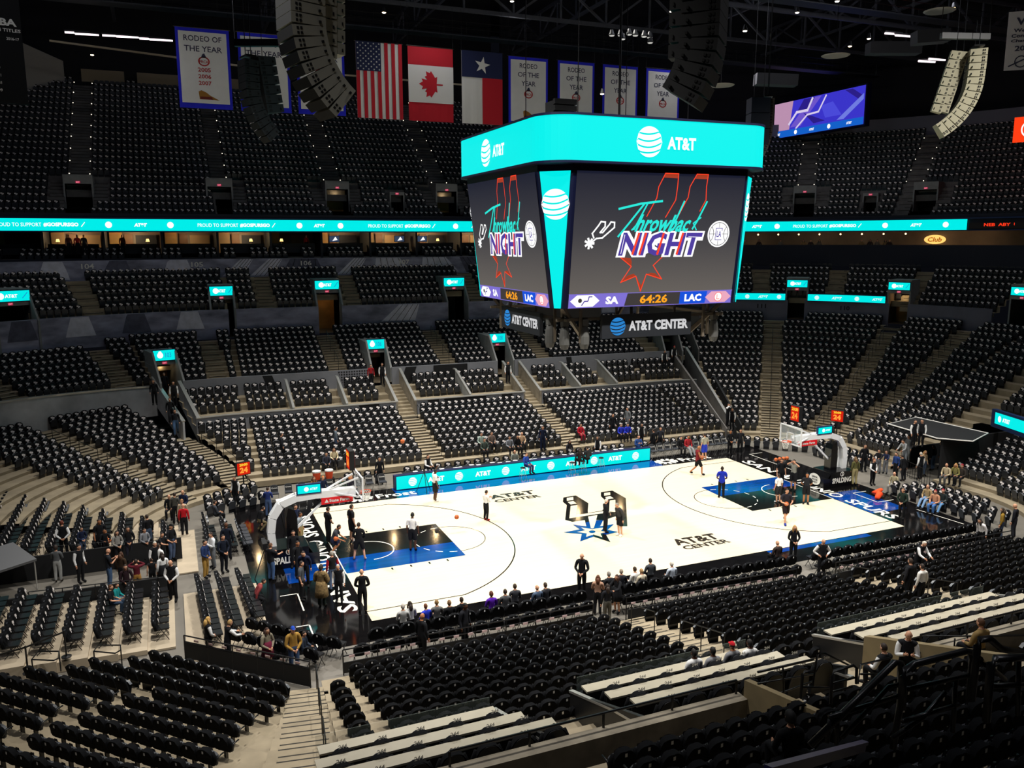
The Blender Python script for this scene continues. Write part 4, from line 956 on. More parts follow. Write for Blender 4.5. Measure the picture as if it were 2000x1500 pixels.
for k, (sec, a, dx) in enumerate(((FAR, -5.5, -.6), (FAR, -1, 1.2), (FAR, 3.5, -1.0), (CFR, 68, 0))):
    fr = arc_frame(sec, a, 29.5, 15.2); p = fr(dx, 0, 0); lf = local(fr, p); t = thing('television', f'small wall television in the {nth(k)} suite left of the scoreboard' if k < 3 else 'small wall television in suite right of the scoreboard', 'television', p)
    b = MB(); b.prism([(dx-.5, -.3), (dx+.5, -.3), (dx+.5, .3), (dx-.5, .3)], lf, -.06, 0); b.obj('casing', blackm, t); b = MB(); b.flat([(dx-.46, -.26), (dx+.46, -.26), (dx+.46, .26), (dx-.46, .26)], lf, .005, 0); b.flat([(dx-.2, -.2), (dx+.3, -.1), (dx+.1, .2)], lf, .008, 1); b.obj('screen', [em('tv_blue', '#3a4a66', .8), white_led], t)
# bar on the right: counter lights
for k in range(9):
    a = 57-k*3.4; p = Vector(CFR.pos(F(a), 28.0)).to_3d(); p.z = 15.55
    t = thing('pendant_lamp', f'tiny pendant lamp over the bar, {nth(k)} from the left', 'lamp', p, group='pendant lamps over the bar')
    b = MB(); b.ball((0, 0, 0), .09, 8, 6); b.obj('bulb', em('pendant_glow', '#ffd9a0', 3), t); b = MB(); b.tube([(0, 0, .05), (0, 0, .3)], .01, 4); b.obj('cord', blackm, t)
for a in (54, 44, 36): lamp('bar_light', 'POINT', (*CFR.pos(F(a), 28.2), 15.2), 26, (1, .72, .42), shadow_soft_size=.2)
lamp('bar_light', 'POINT', (*CFR.pos(F(26), 28.2), 15.0), 60, (1, .62, .3), shadow_soft_size=.2); lamp('bar_light', 'POINT', (*CFR.pos(F(20), 28.2), 15.0), 40, (1, .62, .3), shadow_soft_size=.2)
fr = arc_frame(CFR, 26.3, 30.3, 15.0); p = fr(0, 0, 0); b = MB(); lf = local(fr, p); b.flat([(1.0*math.cos(R(a)), .45*math.sin(R(a))) for a in range(0, 360, 20)], lf, .03); o = tag(b.obj('neon_sign', em('neon_amber', '#ffc46a', 1.3)), 'glowing amber bar sign on the back wall at right', 'sign', None); o.location = p
b = MB(); put_text(b, 'Club', lf, 0, 0, 1.3, .45, .05, .03, shear=.2); b.obj('lettering', em('neon_dark', '#a85c10'), o)
# ------------------------------------------------------------------ banners and flags
cloth_w = mat('banner_white', '#f3f2f0', .8, noise=.03, scale=1); cloth_b = mat('banner_blue', '#1c22e6', .7); ink = mat('banner_ink', '#3a3a55', .8)
red_ink = mat('banner_red', '#c23030', .8); gold_ink = mat('banner_gold', '#a8742a', .8); maroon = mat('banner_maroon', '#7a2a22', .8)
f_red = mat('flag_red', '#d3182c', .75); f_blue = mat('flag_navy', '#1a2450', .75); f_white = mat('flag_white', '#f1efea', .75)
def wavy(fr, w, h, amp=.05, n=14):   # cloth as a gently folded sheet
    mb = MB(); rows_ = []
    for j in range(5):
        rows_.append([fr(-w/2+w*i/n, -h*j/4, amp*math.sin(i*1.7)*j/4) for i in range(n+1)])
    for j in range(4): mb.band(rows_[j], rows_[j+1])
    return mb
def banner_pole(t, w, z0=0): b = MB(); b.tube([(-w/2-.1, 0, z0), (w/2+.1, 0, z0)], .04, 6); [b.tube([(x, 0, z0), (x, 0, z0+3.2)], .012, 4) for x in (-w/2, w/2)]; b.obj('hanging_bar', black_metal, t)
BX = [(-17.35, 3.75), (-13.0, 3.75), (-8.75, 3.7)]; BR = [(8.95, 3.7), (13.55, 3.6), (18.0, 3.6), (22.5, 3.6)]
def rodeo(x, w, lines, i, years, lab):
    h = 5.7; t = thing('rodeo_banner', lab, 'banner', (x, 30, 30.5), group=None); banner_pole(t, w)
    fr = frame((0, 0, 0), (1, 0, 0), (0, 0, 1))
    wavy(fr, w, h, 0.02).obj('border_cloth', cloth_b, t)
    b = MB(); rows_ = [[fr(-w/2+.2+(w-.4)*k/10, -.28-(h-.65)*j/3, .03) for k in range(11)] for j in range(4)]; [b.band(rows_[j], rows_[j+1]) for j in range(3)]; c = b.obj('banner_panel', cloth_w, t)
    b = MB(); y = -.75
    for q in lines: put_text(b, q, fr, 0, y, min(w-.7, .33*len(q)), .40, .045, .01); y -= .72
    b.obj('banner_lettering', ink, c); b = MB()
    ring(b, fr, 0, y-.15, .26, .34, .045, 1, kx=1.2); put_text(b, 'PRCA', fr, 0, y-.18, .62, .2, .05, .02, mi=1); b.flat([(-.2, y+.1), (.2, y+.1), (.05, y+.42), (-.08, y+.35)], fr, .045, 0); b.obj('banner_emblem', [ink, red_ink], c)
    y -= .75
    if years:
        b = MB()
        for q in years: put_text(b, q, fr, 0, y, .9, .3, .045, .02); y -= .47
        b.obj('banner_years', red_ink, c)
    b = MB(); b.flat([(-.45, -5.05), (.6, -5.05), (.95, -5.08), (.3, -4.75), (.05, -4.55), (-.3, -4.4), (-.5, -4.5)], fr, .045, 0); b.flat([(-.42, -5.05), (.5, -5.05), (.4, -4.85), (-.4, -4.85)], fr, .05, 1); b.obj('banner_crest', [gold_ink, maroon], c)
rodeo(*BX[0], ['RODEO OF', 'THE YEAR'], 0, ['2005', '2006', '2007'], 'white rodeo banner with blue border and three red years, leftmost')
rodeo(*BX[1], ['RODEO OF', 'THE YEAR'], 1, [], 'white blue-bordered banner behind the small dark speaker cluster')
rodeo(*BX[2], ['RODEO OF', 'THE YEAR'], 2, [], 'white blue-bordered banner behind the large curved speaker, left of flags')
for k, (x, w) in enumerate(BR): rodeo(x, w, ['RODEO', 'OF THE', 'YEAR'], 3+k, [], ['white blue-bordered rodeo banner right of the lone star flag', 'white blue-bordered rodeo banner directly above scoreboard header, second after flags', 'white blue-bordered rodeo banner above header, third after flags', 'white blue-bordered rodeo banner cut by the big dark speaker'][k])
def flag(x, lab, w=3.75, h=5.85): t = thing('flag', lab, 'flag', (x, 30, 30.6)); banner_pole(t, w); return t, frame((0, 0, 0), (1, 0, 0), (0, 0, 1)), w, h
def star(c, r, k=.382, rot=90): return [(c[0]+(r if i % 2 == 0 else r*k)*math.cos(R(rot+36*i)), c[1]+(r if i % 2 == 0 else r*k)*math.sin(R(rot+36*i))) for i in range(10)]
def fan(b, c, pts, fr, o, mi): [b.flat([c, pts[i], pts[(i+1) % len(pts)]], fr, o, mi) for i in range(len(pts))]
t, fr, w, h = flag(-4.1, 'hanging American flag with stars at upper left')
wavy(fr, w, h, .03).obj('flag_cloth', f_white, t); b = MB()
for i in range(0, 13, 2):
    x0 = -w/2+w*i/13; b.flat([(x0, -h), (x0+w/13, -h), (x0+w/13, 0), (x0, 0)], fr, .05, 0)
b.obj('stripes', f_red, t); b = MB(); b.flat([(-w/2, -h*.38), (-w/2+w*7/13, -h*.38), (-w/2+w*7/13, 0), (-w/2, 0)], fr, .06); cn = b.obj('canton', f_blue, t); b = MB()
for j in range(11):
    for i in range(9):
        if (i+j) % 2 == 0: fan(b, (-w/2+w*7/13*(i+.7)/9.4, -h*.38*(j+.7)/11.4), star((-w/2+w*7/13*(i+.7)/9.4, -h*.38*(j+.7)/11.4), .085), fr, .07, 0)
b.obj('star_field', f_white, cn)
t, fr, w, h = flag(.2, 'hanging Canadian flag with red maple leaf', 3.85)
wavy(fr, w, h, .03).obj('flag_cloth', f_red, t); b = MB(); b.flat([(-w/2, -h*.75), (w/2, -h*.75), (w/2, -h*.25), (-w/2, -h*.25)], fr, .05); wp = b.obj('white_band', f_white, t)
leaf = [(0, 1), (.18, .68), (.38, .78), (.3, .3), (.52, .52), (.6, .36), (.92, .42), (.8, .12), (.95, 0), (.5, -.32), (.56, -.5), (.05, -.45), (.05, -.95)]
lf_ = leaf+[(-x, y) for x, y in reversed(leaf[1:])]
b = MB(); fan(b, (-.05, -h/2), [(-y*1.05, -h/2+x*1.1) for x, y in lf_], fr, .07, 0); b.obj('maple_leaf', f_red, wp)
t, fr, w, h = flag(4.7, 'hanging Texas flag with a single white star', 3.65)
wavy(fr, w, h, .03).obj('flag_cloth', f_white, t); b = MB(); b.flat([(0, -h), (w/2, -h), (w/2, -h*.36), (0, -h*.36)], fr, .05, 0); b.obj('red_stripe', f_red, t)
b = MB(); b.flat([(-w/2, -h*.36), (w/2, -h*.36), (w/2, 0), (-w/2, 0)], fr, .055); bs = b.obj('blue_stripe', f_blue, t); b = MB(); fan(b, (0, -h*.19), star((0, -h*.19), .72, rot=80), fr, .08, 0); b.obj('star', f_white, bs)
# title list banner at far left, conference banner at far right
p = at(40, 60, y=12); t = thing('title_banner', 'black title-list banner cut by the left edge', 'banner', p); fr = frame((0, 0, 0), (.98, .2, 0), (0, 0, 1))
b = MB(); b.prism([(-3, -3.6), (.05, -3.6), (.05, 2.2), (-3, 2.2)], fr, -.05, 0); c = b.obj('banner_cloth', blackm, t); b = MB(); put_text(b, 'NBA', fr, -.75, .33, 1.2, .35, .02, .04); put_text(b, 'DIVISION TITLES', fr, -.98, -.05, 1.95, .16, .02, .02); put_text(b, '2016-17', fr, -.38, -.45, .55, .14, .02, .02)
for k in range(8): put_text(b, ('2001-02', '1990-91', '1994-95', '1995-96', '1978-79', '2010-11', '1980-81', '1998-99')[k], fr, -1.32, -.45-k*.36, .55, .14, .02, .02)
b.obj('banner_print', cloth_w, c)
p = at(1985, 80, y=0); t = thing('conference_banner', 'pale conference champions banner cut by right edge', 'banner', p); fr = frame((0, 0, 0), (.75, -.66, 0), (0, 0, 1))
b = MB(); b.prism([(-.55, -1.75), (2.4, -1.75), (2.4, 1.75), (-.55, 1.75)], fr, -.03, 0); c = b.obj('banner_cloth', mat('banner_grey', '#d9d3d8', .8), t); b = MB()
for s, x, y, w_, h_ in (('West', .85, 1.15, 1.9, .45), ('Western', .55, .62, 1.5, .22), ('Conference', .65, .3, 1.9, .22), ('Champions', .6, -.02, 1.8, .22), ('2003', .5, -.45, 1.1, .32)): put_text(b, s, fr, x, y, w_, h_, .02, .03)
ring(b, fr, .35, -1.25, .3, .36, .02); stroke(b, [(-.3, -1.5), (.8, -1.0)], .08, fr, .02); b.obj('banner_print', ink, c)

# ------------------------------------------------------------------ line-array speakers
spk_l = mat('speaker_pale', '#a5a394', .55); spk_d = mat('speaker_dark', '#1e2025', .6); hole = mat('speaker_slot', '#08080a', .8)
spk_grille = mat('speaker_grille', '#3d3e3f', .7)
def cabinet(face, w, h, d, pts, m2):     # wedge box: grille at the front (-Y), pale sides with rigging slots
    mb = MB(); mb.add([(x*w/2*(1 if y < 0 else .8), y*d/2, z*h/2*(1 if y < 0 else .86)) for x in (-1, 1) for y in (-1, 1) for z in (-1, 1)], [(0, 1, 3, 2), (4, 6, 7, 5)], 0); n = len(mb.f)
    mb.f += [(0, 4, 5, 1), (2, 3, 7, 6), (1, 5, 7, 3), (0, 2, 6, 4)]; mb.mi += [2, 0, 0, 0]
    for s in (-1, 1):
        for y, z in ((-.34, .2), (-.24, .2), (.32, -.1), (-.34, -.25), (-.24, -.25)): mb.box((s*(w/2*(.9-.1*(y+.5)*1.0)+.004), y*d, z*h), (w*.10, d*.06, h*.24), mi=1)
    return mb.mesh('cabinet', [face, m2, spk_grille if face is not dark else dark])
def array(name, lab, top, n, rz, tilt0, dt, w=1.25, h=.36, d=.75, m=None, cable=6):
    t = thing(name, lab, 'speaker', top, rz); me = cabinet(m or spk_l, w, h*.96, d, [(-.78, .2), (-.66, .2), (.72, .1), (.84, .1)], hole)
    a = tilt0; pz, py = 0, 0
    b = MB(); b.box((0, 0, .15), (w*.9, .5, .08)); b.tube([(-w*.35, 0, .15), (-w*.35, 0, cable)], .02, 4); b.tube([(w*.35, 0, .15), (w*.35, 0, cable)], .02, 4); b.obj('rigging', black_metal, t)
    for k in range(n):
        o = link('cabinet', me, t); a += dt(k) if callable(dt) else dt
        py2, pz2 = py+math.sin(a)*h/2, pz-math.cos(a)*h/2
        o.location = (0, py2, pz2); o.rotation_euler = (a, 0, 0)
        py, pz = py+math.sin(a)*h, pz-math.cos(a)*h
    return t
def column(lab, top, n, rz, tilt, w=.62, h=.55, d=.5, m=None):
    t = thing('speaker_column', lab, 'speaker', top, rz); me = cabinet(m or spk_l, w, h*.97, d, [(-.3, .3), (-.1, .3), (.5, -.5), (.7, -.5)], hole)
    b = MB(); b.tube([(0, 0, 0), (0, 0, 5)], .02, 4); b.obj('rigging', black_metal, t)
    for k in range(n): o = link('cabinet', me, t); o.location = (0, math.sin(tilt)*h*(k+.5), -math.cos(tilt)*h*(k+.5)); o.rotation_euler = (tilt, 0, 0)
    return t
def px_at(u, v, D): return CV+ray(u, v)*D
array('line_array_speaker', 'large pale curved line-array speaker hanging in front of the banners', px_at(587, -30, 21), 12, R(-78), R(-2), lambda k: R(.5) if k < 4 else R(6.0), w=1.1, h=.265, d=.95)
column('pale straight speaker column beside the large curved speaker', px_at(632, -40, 21.4), 6, R(-78), R(-2), w=.5, h=.33, d=.55); column('second pale straight speaker column, touching its twin', px_at(652, -45, 21.6), 6, R(-78), R(-2), w=.5, h=.33, d=.45)
t = array('line_array_speaker', 'small dark curved line-array speaker before the second banner', px_at(485, 118, 38), 11, R(-75), R(-1), lambda k: R(.5) if k < 4 else R(6), w=.95, h=.33, d=.7, m=spk_d, cable=9)
column('dark slanted speaker column beside the small dark array', px_at(512, 112, 38.5), 6, R(-70), R(8), w=1.0, h=.42, d=.9, m=spk_d)
array('line_array_speaker', 'huge black line-array speaker silhouetted above the scoreboard', px_at(1378, -40, 21), 10, R(45), R(-1), lambda k: R(.5) if k < 5 else R(6), w=1.3, h=.3, d=1.0, m=dark)
column('black speaker column left of the huge black array', px_at(1335, -40, 21.5), 5, R(45), R(0), w=.55, h=.4, d=.6, m=dark)
array('line_array_speaker', 'pinkish curved array speaker by the left edge of corner screen', px_at(1500, 194, 50), 12, R(55), R(-1), lambda k: R(.6) if k < 6 else R(6), w=1.0, h=.33, d=.7, m=mat('speaker_mid', '#6e5f5c', .55), cable=8)
t = thing('subwoofer_stack', 'dark blue boxy speaker stack beside the corner video screen', 'speaker', px_at(1482, 192, 49.5), R(-20)); b = MB(); [b.box((0, 0, -.45-k*.9), (1.15, 1, .86)) for k in range(3)]; b.obj('cabinet', mat('speaker_navy', '#171b2c', .5), t); b = MB(); b.tube([(-.3, 0, 0), (-.3, 0, 8)], .02, 4); b.tube([(.3, 0, 0), (.3, 0, 8)], .02, 4); b.obj('rigging', black_metal, t)
array('line_array_speaker', 'cream curved line-array speaker hanging at upper right', px_at(1908, 98, 44), 13, R(52), R(-1), lambda k: R(1) if k < 5 else R(6.4), w=1.2, h=.36, d=.8, m=mat('speaker_cream', '#b3ad94', .55), cable=1.6)
column('cream leaning speaker column left of its curved array', px_at(1868, 100, 44), 7, R(52), R(14), w=.5, h=.46, d=.5, m=mat('speaker_cream', '')); column('second cream speaker column, hidden close behind the first', px_at(1882, 101, 44.3), 7, R(52), R(14), w=.45, h=.46, d=.5, m=mat('speaker_cream', ''))
for p0, p1, lab in (((1838, 70), (1932, 72), 'grey rigging beam above the cream speakers'), ((458, 84), (545, 84), 'black rigging beam above the small dark array')):
    D = 44 if p0[0] > 1000 else 38; a, c = px_at(*p0, D), px_at(*p1, D); t = thing('rigging_beam', lab, 'beam', a); b = MB(); b.bar((0, 0, 0), tuple(c-a), .28, .3); b.obj('beam', grey_metal if p0[0] > 1000 else black_metal, t)
    b = MB(); b.tube([(0, 0, 0), (0, 0, 12)], .025, 4); b.tube([tuple(c-a), tuple(c-a+Vector((0, 0, 12)))], .025, 4); b.obj('hoist_cable', black_metal, t)

# ------------------------------------------------------------------ corner video screen and orange sign
pc = [at(u, v, x=46) for u, v in ((1513, 193), (1688, 184), (1688, 252), (1513, 259))]
c0 = (pc[0]+pc[1]+pc[2]+pc[3])/4; ex = (pc[1]-pc[0]); ex.z = 0; wd = ex.length; hh = (pc[0]-pc[3]).length
t = thing('corner_video_screen', 'wide purple video screen above the far right upper deck', 'screen', c0); fr = frame((0, 0, 0), ex, (0, 0, 1))
b = MB(); b.prism([(-wd/2-.2, -hh/2-.2), (wd/2+.2, -hh/2-.2), (wd/2+.2, hh/2+.2), (-wd/2-.2, hh/2+.2)], fr, -.6, -.02); b.obj('housing', frame_m, t)
b = MB(); w2, h2 = wd/2, hh/2; b.flat([(-w2, -h2), (w2, -h2), (w2, h2), (-w2, h2)], fr, 0, 0)
b.flat([(-w2, -h2*.6), (-w2*.62, -h2*.6), (-w2*.55, h2), (-w2, h2)], fr, .01, 1)
for pts, mi in (([(-.6, -.5), (-.35, -.5), (.1, .95), (-.15, .95)], 2), ([(-.05, -.5), (.2, -.45), (-.3, .2)], 3), ([(.2, -.3), (.55, -.3), (.35, .5), (.1, .4)], 4), ([(.45, -.55), (.6, -.55), (.98, .3), (.98, .6)], 5), ([(.6, .95), (.75, .95), (.98, .45), (.9, .3)], 3), ([(-.45, .3), (-.2, .3), (-.05, .95), (-.3, .95)], 3)): b.flat([(x*w2, y*h2) for x, y in pts], fr, .02+.004*mi, mi)
stroke(b, [(-.62*w2, -.3*h2), (-.45*w2, .3*h2), (-.2*w2, .3*h2), (-.1*w2, .9*h2)], .28, fr, .05, 6); stroke(b, [(-.45*w2, -.6*h2), (-.2*w2, .05*h2), (.05*w2, .1*h2), (.2*w2, .9*h2)], .2, fr, .05, 6)
b.flat([(-w2, -h2), (w2, -h2), (w2, -h2*.62), (-w2, -h2*.62)], fr, .06, 7)
pn = b.obj('picture', [em('s_indigo', '#3a34c8'), em('s_peach', '#b98fae'), em('s_violet', '#6d55c9'), em('s_deep', '#2b1e86'), em('s_blue', '#4a4ad8'), em('s_lav', '#6f7be0'), em('s_white', '#d8cdea'), em('s_bar', '#1560c8')], t)
b = MB()
for x, s in ((-.88, 1), (-.45, 0), (-.08, 1), (.3, 0), (.72, 1)):
    if s: put_text(b, 'AT&T', fr, x*w2, -h2*.81, .75, .26, .08, .05)
    else: disc(b, fr, x*w2, -h2*.81, .24, .08)
b.obj('picture_lettering', white_led, pn)
p = at(2005, 252, x=48); t = thing('orange_sign', 'lit orange sign with white ring at right edge', 'sign', p); fr = frame((0, 0, 0), (.35, -.94, 0), (0, 0, 1))
b = MB(); b.prism([(-1.0, -1.05), (2.2, -1.05), (2.2, 1.05), (-1.0, 1.05)], fr, -.2, 0); pn = b.obj('lit_panel', em('sign_orange', '#ff3f14'), t); b = MB(); ring(b, fr, .3, 0, .6, .72, .02); b.flat([(.1, -.35), (.22, -.35), (.22, .35), (.1, .35)], fr, .02); b.obj('emblem', white_led, pn)

# ------------------------------------------------------------------ roof steel, catwalks, lights
truss_m = mat('roof_steel', '#50525d', .6, noise=.1); catw = mat('catwalk_grey', '#34363e', .6)
def truss(lab, a, b_, hgt, nb, th=.22, lower=True):
    a, b_ = Vector(a), Vector(b_); t = thing('roof_truss', lab, 'truss', a, group=None); d = b_-a; m = MB(); up = Vector((0, 0, hgt))
    m.bar((0, 0, 0), d, th); m.bar(up, d+up, th); c = MB()
    for i in range(nb): p, q = d*i/nb, d*(i+1)/nb; c.bar(p, q+up if i % 2 == 0 else q, th*.6) if i % 2 == 0 else c.bar(p+up, q, th*.6); c.bar(q, q+up, th*.5)
    m.obj('chord', truss_m, t); c.obj('web', truss_m, t)
for i, y in enumerate((31, 22, 12, 2)):
    truss(f'dark roof truss running across the arena, {nth(i)} from the far side', (-55, y, 34.0+.25*i), (62, y, 34.0+.25*i), 3.2, 26, .3)
for i, x in enumerate((-38, -24, -10, 4, 18, 32, 46)):
    truss(f'dark roof truss running away from the camera, {nth(i)} from the left', (x, -12, 37.4), (x, 56, 36.4), 2.6, 16, .26)
for i, (y, z) in enumerate(((32.5, 32.2), (17, 33.4))):
    t = thing('catwalk', ['railed catwalk behind the hanging banners', 'railed catwalk over the far stand'][i], 'catwalk', (-40, y, z)); m = MB(); m.box((45, 0, 0), (92, 1.3, .1)); m.obj('walkway', catw, t); m = MB()
    for s in (-.65, .65):
        for zz in (.55, 1.1): m.tube([(0, s, zz), (91, s, zz)], .025, 4)
        for k in range(46): m.tube([(k*2, s, 0), (k*2, s, 1.1)], .02, 4)
    m.obj('railing', black_metal, t)
bl = MB(); bl.bar((-29, 47, 32.2), (-12, 47, 31.2), .16); bl.bar((-12, 47, 31.2), (12, 47, 31.0), .16); o = tag(bl.obj('pipe', mat('pale_pipe', '#c9bda2', .5)), 'pale horizontal pipe under the roof behind the banners', 'pipe')
def fixture(lab, p, kind='spot', col='#ffe0b0', e=6, r=.16, grp=None):
    t = thing('ceiling_light', lab, 'light', p, group=grp); b = MB()
    if kind == 'spot': b.lathe([(r*.5, .35), (r, .05), (r, 0)], n=10); b.obj('housing', blackm, t); b = MB(); b.lathe([(r*.9, -.02), (r*.7, -.05), (.02, -.07)], n=10); b.obj('lens', em(f'lens_{col}_{e}', col, e), t)
    elif kind == 'tube': b.tube([(-.8, 0, 0), (.8, 0, .06)], .07, 6); b.obj('tube_lamp', em(f'lens_{col}_{e}', col, e), t); b = MB(); b.box((0, 0, .14), (1.7, .16, .1)); b.obj('housing', blackm, t)
    return t
for k, (u, v, D) in enumerate(((180, 107, 70), (750, 24, 60), (1862, 15, 60), (1660, 90, 65), (1176, 183, 60))): fixture(['warm spotlight under the roof above the left seats', 'warm spotlight high above the American flag', 'warm spotlight beside the ceiling disc at top right', 'warm spotlight over the far right corner', 'warm spotlight between two rodeo banners'][k], px_at(u, v, D), e=14)
for k, (u, v, D) in enumerate(((150, 65, 62), (170, 68, 62), (223, 71, 62), (250, 73, 62), (295, 77, 62), (315, 79, 62), (1745, 67, 60), (1765, 71, 60), (1810, 121, 60), (1830, 117, 60))): fixture(f'thin tube light in the dark roof, {nth(k)} from the left', px_at(u, v, D), 'tube', '#f3dfe6', 2.5, grp='tube lights in the roof')
for k, (u, v, D) in enumerate(((1195, 69, 55), (1212, 69, 55), (1216, 76, 55), (1229, 67, 55), (1241, 69, 55), (1258, 71, 55), (1269, 73, 55), (1270, 83, 55))): fixture(f'small round floodlight in the cluster over the banners, {nth(k)} from left', px_at(u, v, D), 'spot', '#d8d6cf', .8, .2, 'cluster of round floodlights')
for k, (u, v, D) in enumerate(((1455, 60, 50), (1557, 24, 55), (1697, 75, 58), (1635, 2, 50), (1312, 22, 50), (1000, 2, 55))): fixture(['bright work light beside the huge black array', 'small bright roof light at upper right', 'small clamp light under a roof truss', 'yellowish roof light cut by the top edge', 'small white roof light above scoreboard', 'bright roof panel light at top centre'][k], px_at(u, v, D), 'spot', '#fff2dd', 7, .15)
for k, (u, v, D) in enumerate(((1835, 23, 55), (1632, 110, 60), (1408, 168, 62))):
    t = thing('ceiling_disc', ['pale round ceiling speaker disc at top right', 'pale round ceiling disc above the corner screen', 'pale round ceiling disc beside the huge black array'][k], 'ceiling speaker', px_at(u, v, D)); b = MB(); b.lathe([(.9, 0), (1.0, .06), (.4, .12)], n=20); b.obj('disc', mat('disc_pale', '#b5b1ac', .6), t); b = MB(); b.tube([(0, 0, .1), (0, 0, 6)], .02, 4); b.obj('drop_rod', black_metal, t)
dm = mat('duct_grey', '#4a4b54', .6)
for k, (u0, v0, u1, v1, D) in enumerate(((1695, 95, 1795, 95, 60), (1475, 155, 1555, 158, 62), (1785, 75, 1850, 70, 55))):
    a, c = px_at(u0, v0, D), px_at(u1, v1, D); b = MB(); b.bar(a, c, 1.0, .8); tag(b.obj('air_duct', dm), ['grey roof duct right of the corner screen', 'grey roof duct above the corner screen left end', 'grey roof duct behind the cream speakers'][k], 'duct')

# small step lights along the upper-deck stairs
SLm = MB().ball((0, 0, 0), .05, 6, 4).mesh('step_light', em('step_glow', '#fff4dc', 1.6))
for i, (sec, tt, n) in enumerate(((FLL, -27.35, 23), (FAR, -16.1, 23), (FAR, -5.6, 23), (FAR, 5.2, 23), (CFR, F(46.3), 16), (CFR, F(30.5), 16))):
    for k in range(6, n, 2):
        for s in (-.8, .8):
            x, y = sec.pos(tt+s/sec.width(UP[k][0]), UP[k][0]+.1); o = tag(link('step_light', SLm, None, (x, y, UP[k][1]+.25)), f'tiny white step light along the {nth(i)} upper-deck stair from the left', 'light', f'step lights of the {nth(i)} upper-deck stair')
